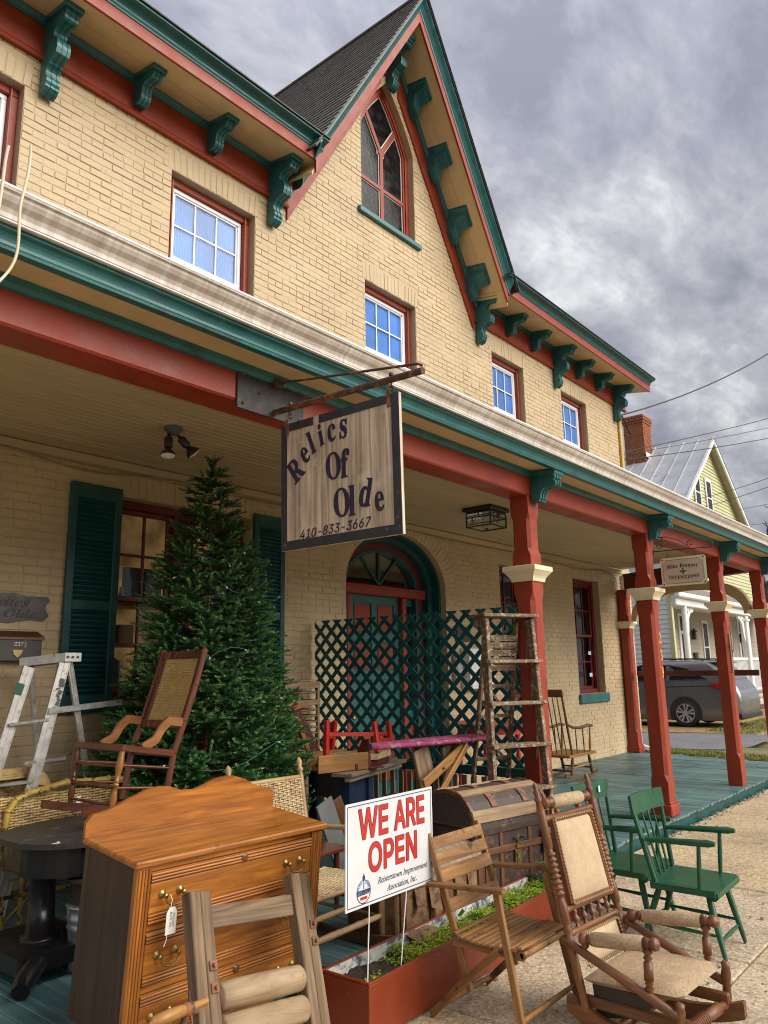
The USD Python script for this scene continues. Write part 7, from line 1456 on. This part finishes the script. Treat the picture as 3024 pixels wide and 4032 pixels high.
lb1 = MB(); lb1.beam((4.78, 4.20, DZ + .012), (4.50, 4.24, .78), .10, .02, (0, -1, 0), .004); put('brown_plank', lb1, 'dark_oak', label='brown plank leaning beneath the blue table', cat='plank')
ds = thing('dark_chair', 'dark red wooden chair legs showing between the woven rocker rungs', 'chair', loc=(3.95, 4.0, DZ))
for x, y in ((3.80, 3.85), (4.12, 3.88), (3.84, 4.18), (4.16, 4.2)): m = MB(); m.lathe((x, y, DZ + .003), (x, y, .52), [(0, .016), (.5, .022), (1, .020)], 10); put('leg', m, 'mahogany', ds)
for z in (.26, .38): m = MB(); m.lathe((3.80, 3.85, z), (4.12, 3.88, z), [(0, .010), (.5, .014), (1, .010)], 8); put('rung', m, 'mahogany', ds); m = MB(); m.lathe((3.80, 3.85, z - .03), (3.84, 4.18, z - .03), [(0, .010), (.5, .014), (1, .010)], 8); put('rung', m, 'mahogany', ds)
m = MB(); m.box((3.77, 3.82, .52), (4.19, 4.23, .55), .012); put('seat', m, 'mahogany', ds)
bpot = thing('blue_pot', 'blue glazed pot with a small green plant behind the woven rocker', 'plant pot', loc=(4.0, 4.35, DZ))
m = MB(); m.tube([(4.27, 4.33, DZ + .003 + .20 * f) for f in (0, .05, .5, .9, .92, 1)], [.055, .06, .075, .085, .095, .095], 18); put('pot', m, 'blue_glaze', bpot)
m = MB(); leaves(m, np.array([4.27, 4.33, .36]) + g.normal(0, .03, (26, 3)), .07, g, flat=1.0); put('plant', m, 'broad_green', bpot)
m = MB(); leaves(m, np.array([[4.83, 4.55, .139], [4.85, 4.57, .141], [4.82, 4.56, .142]]), .07, g, flat=.3); put('dried_leaf', m, 'dried_leaf', label='curled brown leaf lying on the teal porch floor', cat='leaf')

# ------------------------------------------------------------------ porch: small rocker, red table, meter box
pr = thing('spindle_rocker', 'small brown spindle rocking chair on the porch beside the far window', 'rocking chair', loc=(10.85, 5.5, DZ))
DO = 'dark_oak'
m = MB(); m.box((10.44, 5.28, .465), (11.30, 5.80, .505), .014); put('seat', m, 'yellow_pine', pr)
for y in (5.30, 5.76):
    m = MB(); pts = [(10.30 + 1.05 * t, .165 + .26 * (t - .55) ** 2) for t in np.linspace(0, 1, 14)]; P = Polygon([(a, b + .018) for a, b in pts] + [(a, b - .018) for a, b in pts[::-1]]); m.prism(P, XZ(y), -.012, .012); put('runner', m, DO, pr)
    for a, b in (((11.17, y, .19), (11.08, y, .47)), ((10.50, y, .20), (10.56, y, .47))): m = MB(); m.lathe(a, b, [(0, .014), (.3, .028), (.5, .018), (.7, .026), (1, .018)], 10); put('leg', m, DO, pr)
    m = MB(); m.tube([(10.46, y, .93), (10.62, y, .88), (10.85, y, .86), (11.12, y, .885), (11.25, y, .87)], [.018, .02, .021, .024, .020], 10); put('arm', m, DO, pr)
    for x in (10.72, 10.95): m = MB(); m.lathe((x, y, .50), (x - .02, y, .87), [(0, .008), (.5, .011), (1, .008)], 8); put('arm_spindle', m, DO, pr)
    m = MB(); m.lathe((11.14, y, .50), (11.18, y, .88), [(0, .014), (.3, .022), (.6, .016), (1, .014)], 8); put('arm_post', m, 'yellow_pine', pr)
    m = MB(); m.lathe((10.56, y, .49), (10.32, y, 1.40), [(0, .016), (.5, .019), (1, .013)], 10); put('back_post', m, DO, pr)
for i in range(5): y = 5.38 + i * .075; m = MB(); m.lathe((10.54, y, .49), (10.33, y, 1.36), [(0, .007), (.5, .01), (1, .007)], 8); put('spindle', m, DO, pr)
m = MB(); m.beam((10.31, 5.27, 1.37), (10.31, 5.79, 1.37), .11, .025, (1, 0, .25), .008); put('crest', m, DO, pr)
for x, z in ((11.14, .28), (10.53, .28)): m = MB(); m.lathe((x, 5.30, z), (x, 5.76, z), [(0, .010), (.5, .015), (1, .010)], 8); put('stretcher', m, DO, pr)
m = MB(); m.lathe((10.53, 5.30, .33), (11.12, 5.30, .33), [(0, .010), (.3, .014), (.5, .024), (.7, .014), (1, .010)], 8); put('stretcher', m, 'yellow_pine', pr)
rt = thing('red_side_table', 'bright red side table with turned legs behind the lattice panel', 'side table', loc=(8.75, 5.55, DZ))
m = MB(); m.prism(shapely.Point(8.75, 5.5).buffer(.52), XY(1.03), 0, .03); m.prism(shapely.Point(8.75, 5.5).buffer(.44), XY(.93), 0, .10); put('table_top', m, 'bright_red', rt)
for x, y in ((8.45, 5.3), (9.05, 5.3), (8.45, 5.8), (9.05, 5.8)): m = MB(); m.lathe((x, y, DZ + .003), (x, y, .93), [(0, .018), (.1, .026), (.2, .034), (.3, .020), (.4, .036), (.5, .022), (.55, .036), (.7, .026), (.8, .036), (1, .036)], 12); put('leg', m, 'bright_red', rt)
mc = thing('white_meter_cabinet', 'white two door cabinet on the wall right of the arched door', 'cabinet', loc=(9.5, 6.2, 1.75))
m = MB(); m.box((9.20, 6.09, 1.46), (9.86, 6.245, 2.02), .008); put('case', m, 'white_vinyl', mc)
for a, b in ((9.23, 9.52), (9.54, 9.83)): m = MB(); m.box((a, 6.082, 1.49), (b, 6.092, 1.99), .005); put('cabinet_door', m, 'white_vinyl', mc)
ws = MB(); ws.box((9.08, 6.20, 2.12), (9.42, 6.246, 2.32), .006); put('wall_notice', ws, 'brown_enamel', label='small dark notice board on the wall above the white cabinet', cat='notice')
mg = MB(); mg.box((8.98, 6.16, 1.55), (9.14, 6.246, 1.95), .02); put('grey_meter', mg, 'galvanised', label='grey electricity meter box left of the white cabinet', cat='meter')
# goods behind the shop window
shop = thing('window_display', 'shelf of antiques standing inside the left shop window', 'shelf', loc=(4.4, 6.75, 1.4))
for z in (1.62, 2.02, 2.40): m = MB(); m.box((3.72, 6.60, z - .025), (5.35, 6.95, z), .004); put('shelf_board', m, 'yellow_pine', shop)
m = MB(); m.box((3.70, 6.96, 1.4), (5.4, 6.98, 3.4)); put('back_panel', m, 'shop_interior', shop)  # self-glowing sheet standing in for room light behind the shelves
G_ = [('red_tin', 'bright_red', (3.88, 6.66, 2.402), (4.01, 6.76, 2.53)), ('white_jug', 'white_plastic', (4.07, 6.66, 2.402), (4.13, 6.72, 2.56)), ('picture', 'yellow_pine', (4.18, 6.80, 2.402), (4.62, 6.83, 2.78)), ('blue_box', 'navy_paint', (3.84, 6.64, 2.022), (4.02, 6.78, 2.16)), ('brown_box', 'crate_wood', (4.06, 6.64, 2.022), (4.22, 6.78, 2.20)), ('white_book', 'paper', (3.82, 6.62, 1.622), (3.86, 6.76, 1.86)), ('tan_book', 'yellow_pine', (3.88, 6.62, 1.622), (3.92, 6.76, 1.88)), ('pale_book', 'white_plastic', (3.94, 6.62, 1.622), (3.97, 6.76, 1.85)), ('dark_book', 'burgundy', (3.99, 6.62, 1.622), (4.04, 6.76, 1.89)), ('cream_book', 'paper', (4.07, 6.62, 1.622), (4.11, 6.76, 1.87))]
for nm, mt, lo, hi in G_:
    m = MB(); m.box(lo, hi, .006)
    if nm == 'white_jug': m = MB(); m.lathe((4.10, 6.69, 2.402), (4.10, 6.69, 2.56), [(0, .025), (.3, .038), (.6, .030), (.85, .02), (1, .026)], 14)
    o = put(nm, m, mt, label={'red_tin': 'red tin on the top shelf in the shop window', 'white_jug': 'slim white jug on the top shelf in the shop window', 'picture': 'framed picture standing on the top shelf in the shop window', 'blue_box': 'blue box on the middle shelf in the shop window', 'brown_box': 'brown box on the middle shelf in the shop window', 'white_book': 'white book leftmost on the lowest window shelf', 'tan_book': 'tan book between white ones on the lowest window shelf', 'pale_book': 'thin pale book in the middle of the lowest window shelf', 'dark_book': 'burgundy book on the lowest window shelf', 'cream_book': 'cream book rightmost on the lowest window shelf'}[nm], cat=nm.split('_')[-1])
m = MB(); m.box((4.2, 6.795, 2.43), (4.6, 6.7995, 2.76)); pc = put('canvas', m, paint('picture_canvas', (0.10, 0.22, 0.24), .6, .5, 9, 0, wear=(0.55, 0.20, 0.04), wt=.58, ws=7), stage.GetPrimAtPath('/World/picture'))
# ------------------------------------------------------------------ neighbouring house
paint('green_siding', (0.50, 0.50, 0.28), .55, .08, 2.0, .1, 30); paint('white_siding', (0.70, 0.72, 0.72), .5, .06, 2.0, .1, 30); paint('tan_siding', (0.46, 0.40, 0.31), .55, .08, 2.0, .1, 30)
paint('metal_roof', (0.44, 0.45, 0.47), .45, .2, .7, .15, 20, wear=(0.30, 0.29, 0.29), wt=.60, ws=1.2, metal=.3); paint('chimney_brick', (0.42, 0.125, 0.045), .8, .25, 6, .4, 60, isl=.35); paint('mortar', (0.42, 0.36, 0.30), .9, .1); paint('brown_shingle', (0.20, 0.16, 0.14), .85, .3, 8, .6, 60)
HX, HXR, HY = 24.5, 35.3, 8.6; HA = 10.2; hs = .78; hc = (HX + HXR) / 2
ho = thing('gabled_house', 'pale green house with a grey metal roof, brick chimney and white front porch', 'house', loc=(hc, HY, .1))
m = MB(); m.prism(Polygon([(HX, 4.3), (HXR, 4.3), (HXR, 6.0), (hc, HA), (HX, 6.0)]), XZ(HY), .02, 10); m.box((HX + .01, HY + 1.8, .1), (41, HY + 9.9, 4.299)); m.box((HX + .01, HY + .02, .1), (HX + .2, HY + 1.8, 4.299)); put('wall', m, 'white_siding', ho)
z = 4.3
while z < HA - .15:
    h = .135; w = min(hc - HX, (HA - z - h * .5) / hs); m = MB(); m.flat([(hc - w, HY - .012, z), (hc + w, HY - .012, z), (hc + w, HY + .012, z + h), (hc - w, HY + .012, z + h), (hc - w, HY + .02, z), (hc + w, HY + .02, z)], [(0, 1, 2, 3), (4, 5, 1, 0)]); put('siding_board', m, 'green_siding', ho); z += h
z = .35
while z < 4.3: m = MB(); m.flat([(HX - .012, HY + 10, z), (HX - .012, HY, z), (HX + .005, HY, z + .15), (HX + .005, HY + 10, z + .15), (HX + .01, HY + 10, z), (HX + .01, HY, z)], [(0, 1, 2, 3), (4, 5, 1, 0)]); put('side_siding_board', m, 'white_siding', ho); z += .15
z = .7
while z < 4.2: m = MB(); m.flat([(HX + .1, HY + 1.785, z), (41, HY + 1.785, z), (41, HY + 1.80, z + .19), (HX + .1, HY + 1.80, z + .19), (HX + .1, HY + 1.803, z), (41, HY + 1.803, z)], [(0, 1, 2, 3), (4, 5, 1, 0)]); put('porch_siding_board', m, 'tan_siding', ho); z += .19
m = MB(); m.box((HX - .03, HY - .03, .3), (HX + .12, HY + .10, 4.3), .01); m.box((HX - .03, HY - .03, 4.3), (HX + .10, HY + .0, 6.0), .01); put('corner_trim', m, 'green_siding', ho)
def slope(x): return HA + .12 - hs * abs(x - hc)
for sg in (-1, 1):
    xe = hc + sg * (hc - HX + .35); m = MB(); m.flat([(hc, HY - .35, slope(hc)), (hc, HY + 11, slope(hc)), (xe, HY + 11, slope(xe)), (xe, HY - .35, slope(xe)), (hc, HY - .35, slope(hc) - .06), (xe, HY - .35, slope(xe) - .06), (xe, HY + 11, slope(xe) - .06)], [(0, 1, 2, 3) if sg < 0 else (3, 2, 1, 0), (0, 3, 5, 4), (3, 2, 6, 5)]); rf = put('roof', m, 'metal_roof', ho)
    if sg < 0:
        y = HY - .33; nx = nrm((-hs, 0, 1))
        while y < HY + 11: m = MB(); m.beam((hc, y, slope(hc) + .02), (xe, y, slope(xe) + .02), .03, .05, nx, .004); put('seam', m, 'metal_roof', rf); y += .56
    m = MB(); m.beam((hc, HY - .30, HA - .02), (xe, HY - .30, slope(xe) - .16), .06, .20, (sg * hs, 0, 1), .01); put('rake_board', m, 'white_siding', ho)
    m = MB(); m.beam((hc, HY - .14, HA + .03), (xe, HY - .14, slope(xe) - .09), .30, .02, (sg * hs, 0, 1), .002); put('rake_soffit', m, 'tan_siding', ho)
def hwin(x0, x1, z0, z1, y, parent=ho):
    m = MB(); t = .09
    for a, b, c, d in ((x0 - t, x1 + t, z1, z1 + t * 1.3), (x0 - t, x1 + t, z0 - t, z0), (x0 - t, x0, z0, z1), (x1, x1 + t, z0, z1), (x0, x1, (z0 + z1) / 2 - .03, (z0 + z1) / 2 + .03)): m.box((a, y - .05, c), (b, y, d), .01)
    w = put('window', m, 'white_vinyl', parent); m = MB(); m.box((x0, y - .02, z0), (x1, y - .012, z1)); put('pane', m, 'leaded_dark', w)
hwin(27.98, 28.50, 7.25, 8.55, HY - .012); hwin(29.28, 29.80, 7.25, 8.50, HY - .012)
cx0, cx1, cy0, cy1, cz0, cz1 = 28.93, 29.78, 10.6, 11.4, 9.3, 11.50
m = MB(); m.box((cx0 + .02, cy0 + .02, cz0), (cx1 - .02, cy1 - .02, cz1)); chm = put('chimney', m, 'mortar', ho)
bh, k = .105, 0; z = cz0
while z < cz1 - .05:
    e = .05 if z > cz1 - .30 else (.025 if z > cz1 - .40 else 0)
    for face in (0, 1):
        a, b = (cx0 - e, cx1 + e) if face == 0 else (cy0 - e, cy1 + e); u = a - (.11 if k % 2 else 0)
        while u < b:
            p, q = max(u, a) + .005, min(u + .225, b) - .006
            if q - p > .03:
                m = MB(); d = R_.uniform(0, .006)
                if face == 0: m.box((p, cy0 - e - d, z + .010), (q, cy0 + .05, z + bh - .006), .002)
                else: m.box((cx0 - e - d, p, z + .010), (cx0 + .05, q, z + bh - .006), .002)
                put('brick', m, 'chimney_brick', chm)
            u += .235
    z += bh; k += 1
m = MB(); m.box((cx0 - .03, cy0 - .03, cz1), (cx1 + .03, cy1 + .03, cz1 + .03), .01); put('cap', m, 'mortar', chm)
m = MB(); m.box((cx0 - .03, cy0 - .06, 9.75), (cx1 + .03, cy0 - .03, 9.95), .01); put('flashing', m, 'white_vinyl', chm)
# porch of the house
m = MB(); m.box((HX, HY - .18, 3.62), (41, HY + .02, 3.95), .02); m.box((HX - .1, HY - .34, 3.86), (41, HY - .16, 4.02), .03); po = put('porch_beam', m, 'white_siding', ho)
m = MB(); m.flat([(HX - .1, HY - .3, 4.03), (41, HY - .3, 4.03), (41, HY + .05, 4.36), (HX - .1, HY + .05, 4.36)], [(0, 1, 2, 3)]); put('porch_roof', m, 'brown_shingle', po)
m = MB(); m.box((HX, HY, 3.9), (41, HY + 1.8, 3.95)); put('porch_ceiling', m, 'white_siding', po)
m = MB(); m.box((HX, HY - .1, .50), (41, HY + 1.8, .62), .01); put('porch_floor', m, 'tan_siding', po)
for x, w in ((32.3, .30), (37.5, .30), (40.8, .3)): m = MB(); m.box((x, HY - .14, .62), (x + w, HY + .12, 3.62), .02); m.box((x - .05, HY - .18, 3.4), (x + w + .05, HY + .16, 3.5), .02); put('porch_post', m, 'white_vinyl', ho)
m = MB(); m.tube([(25.45, HY - .08, 4.0), (25.45, HY - .08, .2)], .09, 12); put('downspout', m, 'white_vinyl', ho)
for x, s in ((25.7, 1), (32.25, -1)):
    P = Polygon([(0, 0), (.75, 0), (.72, -.12), (.45, -.16), (.25, -.35), (.16, -.8), (0, -1.0)]).difference(unary_union([shapely.Point(.14, -.16).buffer(.06), shapely.Point(.35, -.10).buffer(.04), shapely.Point(.09, -.45).buffer(.035)])); m = MB(); m.prism(affinity.scale(P, s, 1, origin=(0, 0)), frame((x, HY - .05, 3.61), (1, 0, 0), (0, 0, 1), (0, 1, 0)), 0, .06); put('porch_bracket', m, 'white_vinyl', ho)
for x0, x1, z1 in ((30.3, 31.0, 2.95), (38.1, 38.9, 3.1)):
    m = MB(); m.box((x0 - .14, HY + 1.74, .62), (x1 + .14, HY + 1.79, z1 + .8), .01); d = put('door', m, 'white_vinyl', ho); m = MB(); m.box((x0 + .06, HY + 1.735, 1.25), (x1 - .06, HY + 1.745, z1)); put('pane', m, 'leaded_dark', d); m = MB(); m.box((x0, HY + 1.735, z1 + .12), (x1, HY + 1.745, z1 + .68)); put('pane', m, 'leaded_dark', d)
hwin(33.0, 33.55, 1.5, 3.45, HY + 1.79); hwin(28.3, 28.9, 1.6, 3.5, HY + 1.79); hwin(36.2, 36.8, 1.6, 3.5, HY + 1.79)
for x in (31.55, 38.0): m = MB(); m.box((x, HY + 1.62, 2.75), (x + .16, HY + 1.76, 3.05), .02); m.flat([(x - .04, HY + 1.58, 3.05), (x + .2, HY + 1.58, 3.05), (x + .2, HY + 1.78, 3.05), (x - .04, HY + 1.78, 3.05), (x + .08, HY + 1.68, 3.2)], [(0, 1, 4), (1, 2, 4), (2, 3, 4), (3, 0, 4)]); put('wall_lantern', m, 'lamp_dark', ho)
m = MB(); m.box((31.6, HY + 1.70, 1.95), (31.95, HY + 1.78, 2.25), .01); put('mailbox', m, 'lamp_dark', ho)
for xa, xb in ((30.4, 32.3), (32.6, 37.5)):
    for z, h in ((1.92, .09), (.78, .06)): m = MB(); m.box((xa, HY - .05, z), (xb, HY + .05, z + h), .01); put('handrail', m, 'white_vinyl', ho)
    x = xa + .08
    while x < xb: m = MB(); m.box((x, HY - .025, .84), (x + .055, HY + .025, 1.92)); put('baluster', m, 'white_vinyl', ho); x += .15
for i in range(3): m = MB(); m.box((31.6 - i * .0, HY - .5 - .35 * i, .1), (33.4, HY - .1 - .35 * i, .46 - .15 * i), .015); put('step', m, 'tan_siding' if i == 0 else 'mortar', ho)
for x in (31.0, 34.2):
    for i in range(5):
        for j in range(3): m = MB(); m.box((x + j * .21 + .005, HY - .18, .05 + i * .09 + .005), (x + j * .21 + .205, HY - .05, .05 + i * .09 + .085), .006); put('pier_brick', m, 'chimney_brick', ho)

# ------------------------------------------------------------------ minivan
mk('van_paint', {'g': ('geometry', {}), 'n': ('noise_texture', {'scale': 3.0, 'detail': 4.0}), 'r': ('rgb_ramp', {'ramp': [(.3, (0.15, 0.145, 0.15)), (.7, (0.19, 0.185, 0.19))]}), 'p': ('principled_bsdf', {'roughness': .34, 'metallic': .55, 'coat_weight': .9, 'coat_roughness': .04})}, [('g.position', 'n.vector'), ('n.fac', 'r.fac'), ('r.color', 'p.base_color')])
mk('auto_glass', {'p': ('principled_bsdf', {'base_color': (0.012, 0.014, 0.015), 'roughness': .03, 'coat_weight': 1.0, 'specular_ior_level': .7})}, []); paint('tyre_rubber', (0.018, 0.018, 0.018), .75, .2, 20, .3); paint('alloy', (0.62, 0.62, 0.64), .25, .05, metal=.9); paint('tail_red', (0.42, 0.012, 0.012), .12, .1); paint('chrome', (0.7, 0.7, 0.7), .1, .02, metal=1.0); paint('plastic_black', (0.02, 0.02, 0.02), .6, .1)
van = thing('parked_minivan', 'dark grey minivan parked on the leafy verge beyond the porch end', 'minivan', loc=(22.6, 8.6, .135))
lv = [(.30, 6.22, 10.95, .07), (.42, 6.06, 11.05, .02), (.60, 6.01, 11.10, .0), (.80, 6.0, 11.10, .0), (.98, 6.02, 11.02, .0), (1.10, 6.06, 10.75, .01), (1.20, 6.12, 10.35, .025), (1.30, 6.20, 9.95, .04), (1.36, 6.24, 9.75, .06), (1.50, 6.36, 9.40, .10), (1.66, 6.52, 9.02, .15), (1.78, 6.66, 8.70, .20), (1.85, 6.80, 8.40, .27), (1.89, 7.10, 8.05, .40)]
def vring(z, y0, y1, ins, n=12):
    x0, x1 = 21.6 + ins, 23.55 - ins; r = .20; p = []
    for cx, cy, a0 in ((x0 + r, y0 + r, math.pi), (x1 - r, y0 + r, 1.5 * math.pi), (x1 - r, y1 - r, 0), (x0 + r, y1 - r, .5 * math.pi)):
        for i in range(n // 2): a = a0 + math.pi / 2 * i / (n // 2 - 1); p.append((cx + r * math.cos(a), cy + r * math.sin(a), z))
    return p
from scipy.interpolate import PchipInterpolator
la = np.array(lv); zz_ = np.concatenate([np.linspace(.30, 1.80, 26), np.linspace(1.82, 1.89, 5)]); cur = [PchipInterpolator(la[:, 0], la[:, k])(zz_) for k in (1, 2, 3)]
V = np.array([p for z, a, b, c in zip(zz_, *cur) for p in vring(z, a, b, c)]); nr = 24; F = [(i * nr + k, i * nr + (k + 1) % nr, (i + 1) * nr + (k + 1) % nr, (i + 1) * nr + k) for i in range(len(zz_) - 1) for k in range(nr)]; F = [(a, b, c) for a, b, c, d in F] + [(a, c, d) for a, b, c, d in F]
top = len(zz_) - 1; F += [(top * nr, top * nr + k, top * nr + k + 1) for k in range(1, nr - 1)]; ms = trimesh.Trimesh(V, F, process=False); m = MB(); m.tri(ms, 40); vb = put('body', m, 'van_paint', van)
insx = lambda z: 21.6 + float(np.interp(z, la[:, 0], la[:, 3]))
def vside(poly, name, mat, d=.006, parent=van, th=.004):
    P = shapely.segmentize(poly, .12); m = MB(); m.prism(P, lambda u, v, dd: np.stack(np.broadcast_arrays(np.interp(v, la[:, 0], 21.6 + la[:, 3]) - d + dd, u, v), -1), 0, th); return put(name, m, mat, parent)
vside(Polygon([(7.82, 1.335), (6.86, 1.385), (7.02, 1.47), (7.35, 1.64), (7.82, 1.735)]), 'rear_quarter_window', 'auto_glass'); vside(Polygon([(7.93, 1.33), (7.93, 1.75), (8.75, 1.75), (8.95, 1.70), (8.95, 1.31)]), 'side_window', 'auto_glass'); vside(Polygon([(9.03, 1.31), (9.03, 1.66), (9.45, 1.34), (9.45, 1.31)]), 'front_window', 'auto_glass')
vside(LineString([(9.45, 1.30), (6.84, 1.372), (7.02, 1.482), (7.36, 1.655), (7.84, 1.75), (8.7, 1.765)]).buffer(.011), 'window_trim', 'chrome', .010)
vside(LineString([(7.90, 1.175), (6.62, 1.20)]).buffer(.009), 'slider_track', 'plastic_black', .004, th=.003)
vside(LineString([(7.92, .42), (7.92, 1.31)]).buffer(.005), 'door_gap', 'plastic_black', .003, th=.002); vside(LineString([(8.98, .42), (8.98, 1.31)]).buffer(.005), 'door_gap', 'plastic_black', .003, th=.002)
vside(ring(shapely.Point(7.62, 1.0).buffer(.085), .004), 'fuel_flap', 'plastic_black', .003, th=.002)
m = MB(); m.box((21.585, 7.96, 1.12), (21.60, 8.16, 1.16), .006); put('door_handle', m, 'chrome', van)
m = MB(); m.prism(Polygon([(6.40, 1.08), (6.72, 1.20), (6.70, 1.26), (6.30, 1.28), (6.14, 1.20), (6.12, 1.06)]), lambda u, v, d: np.stack(np.broadcast_arrays(21.592 + d, u, v), -1), 0, .30); put('tail_light', m, 'tail_red', van)
m = MB(); m.flat([(21.8, 6.235, 1.36), (23.35, 6.235, 1.36), (23.28, 6.57, 1.72), (21.88, 6.57, 1.72), (21.8, 6.3, 1.36), (21.88, 6.62, 1.72)], [(0, 1, 2, 3), (4, 0, 3, 5)]); put('rear_window', m, 'auto_glass', van)
m = MB(); m.box((21.85, 6.45, 1.79), (23.3, 6.85, 1.83), .015); put('spoiler', m, 'van_paint', van)
for x in (21.95, 23.2): m = MB(); m.tube([(x, 6.95, 1.86), (x, 7.05, 1.915), (x, 8.2, 1.93), (x, 8.35, 1.87)], .02, 8); put('roof_rail', m, 'plastic_black', van)
m = MB(); m.box((21.62, 6.0, .36), (23.53, 6.12, .50), .03); put('rear_bumper', m, 'plastic_black', van)
for y in (7.44, 10.35):
    m = MB(); m.prism(shapely.Point(y, .50).buffer(.425).intersection(sbox(y - 1, .30, y + 1, 2)), YZ(21.586), 0, .03); put('wheel_arch', m, 'plastic_black', van)
    for x, s in ((21.60, -1), (23.55, 1)):
        m = MB(); c = np.array([x, y, .49]); m.lathe(c + [s * -.20, 0, 0], c + [s * .02, 0, 0], [(0, .22), (.02, .33), (.12, .355), (.85, .355), (.95, .345), (.99, .30), (1, .255)], 40); wh = put('wheel', m, 'tyre_rubber', van)
        m = MB(); m.lathe(c + [s * -.06, 0, 0], c + [s * .010, 0, 0], [(0, .20), (.1, .25), (1, .252)], 36); put('wheel_well', m, 'plastic_black', wh)
        P = unary_union([ring(shapely.Point(0, 0).buffer(.248, 24), .022), shapely.Point(0, 0).buffer(.07)] + [affinity.rotate(affinity.rotate(Polygon([(-.016, .05), (.016, .05), (.030, .235), (-.030, .235)]), k * 14 - 7 + 0, origin=(0, 0)), a * 72, origin=(0, 0)) for a in range(5) for k in (0, 1.9)])
        m = MB(); m.prism(P, frame(c + [s * .018, 0, 0], (0, 1, 0), (0, 0, 1), (s, 0, 0)), -.015, .008); put('rim', m, 'alloy', wh)

# ------------------------------------------------------------------ bare trees and wires
paint('bark', (0.085, 0.065, 0.06), .9, .3)
def bare_tree(base, h, seed, label, spread=.8):
    g = np.random.default_rng(seed); t = thing('bare_tree', label, 'tree', loc=base); tr = MB(); cr_ = MB()
    def grow(p, d, L, r, lev):
        q = p; d0 = d; pts = [p]
        for k in range(3): d0 = nrm(d0 + g.normal(0, .10, 3) + [0, 0, .05]); q = q + d0 * L / 3; pts.append(q)
        (tr if lev == 0 else cr_).tube(pts, [r, r * .88, r * .78, r * .66], 6 if lev < 3 else 4, False)
        if lev >= 6: return
        for k in range(2 if lev == 0 else g.integers(2, 4)):
            a = g.uniform(0, 6.28); s = nrm(np.cross(d0, [math.cos(a), math.sin(a), .3])); grow(pts[-1] if k < 2 else pts[2], nrm(d0 + s * g.uniform(.4, .95) * spread), L * g.uniform(.62, .82), r * .62, lev + 1)
    grow(np.array(base, float), np.array([0, 0, 1.]), h * .24, h * .030, 0); put('trunk', tr, 'bark', t); put('crown', cr_, 'bark', t)
bare_tree((75, 22.4, .0), 25, 4, 'bare leafless tree far behind the pale green house')
bare_tree((80, 18.2, .0), 22, 9, 'smaller bare tree right of the tallest bare tree, partly cut by the right edge')
def wire(a, b, sag, r, label, group=None):
    a, b = np.array(a, float), np.array(b, float); t = np.linspace(0, 1, 26)[:, None]; p = a + (b - a) * t; p[:, 2] -= sag * 4 * (t[:, 0] * (1 - t[:, 0])); m = MB(); m.tube(p, r, 6); put('utility_wire', m, 'cable_black', label=label, cat='wire', group=group)
wire((15.50, 6.12, 7.05), (24.5, 2.95, 12.05), .42, .017, 'thick black service cable rising from the shop corner to the upper right')
wire((15.66, 6.2, 6.27), (26, 2.3, 9.75), .10, .010, 'upper thin wire from the shop downspout to the right, above two others')
wire((15.66, 6.2, 6.22), (26, 2.4, 9.3), .10, .007, 'middle thin wire from the shop downspout to the right')
wire((15.66, 6.2, 6.10), (26, 2.4, 8.95), .14, .010, 'lowest of the wires from the shop downspout to the right')
wire((26.3, 8.5, 7.2), (20, 3.2, 6.45), .10, .008, 'wire in front of the left attic window of the green house')
wire((26.9, 8.5, 7.0), (20, 3.2, 6.25), .08, .008, 'double wire passing under the right attic window of the green house')
wire((31.7, 8.3, 7.7), (18, 3.0, 5.25), .02, .008, 'single wire right of the green house gable')
wire((31.9, 8.3, 7.1), (18, 3.1, 4.75), .02, .008, 'wire crossing before the bare trees')
m = MB(); m.tube([(15.50, 6.12, 7.05), (15.62, 6.1, 6.92), (15.78, 6.12, 6.80), (15.95, 6.15, 6.76), (16.0, 6.15, 6.70), (15.85, 6.15, 6.68), (15.68, 6.17, 6.66)], .016, 6); m.tube([(15.64, 6.14, 6.25), (15.82, 6.1, 6.28), (15.80, 6.1, 6.12), (15.66, 6.14, 6.10)], .012, 6); put('cable_loop', m, 'cable_black', label='drooping loop of black cable at the shop corner under the last bracket', cat='cable')
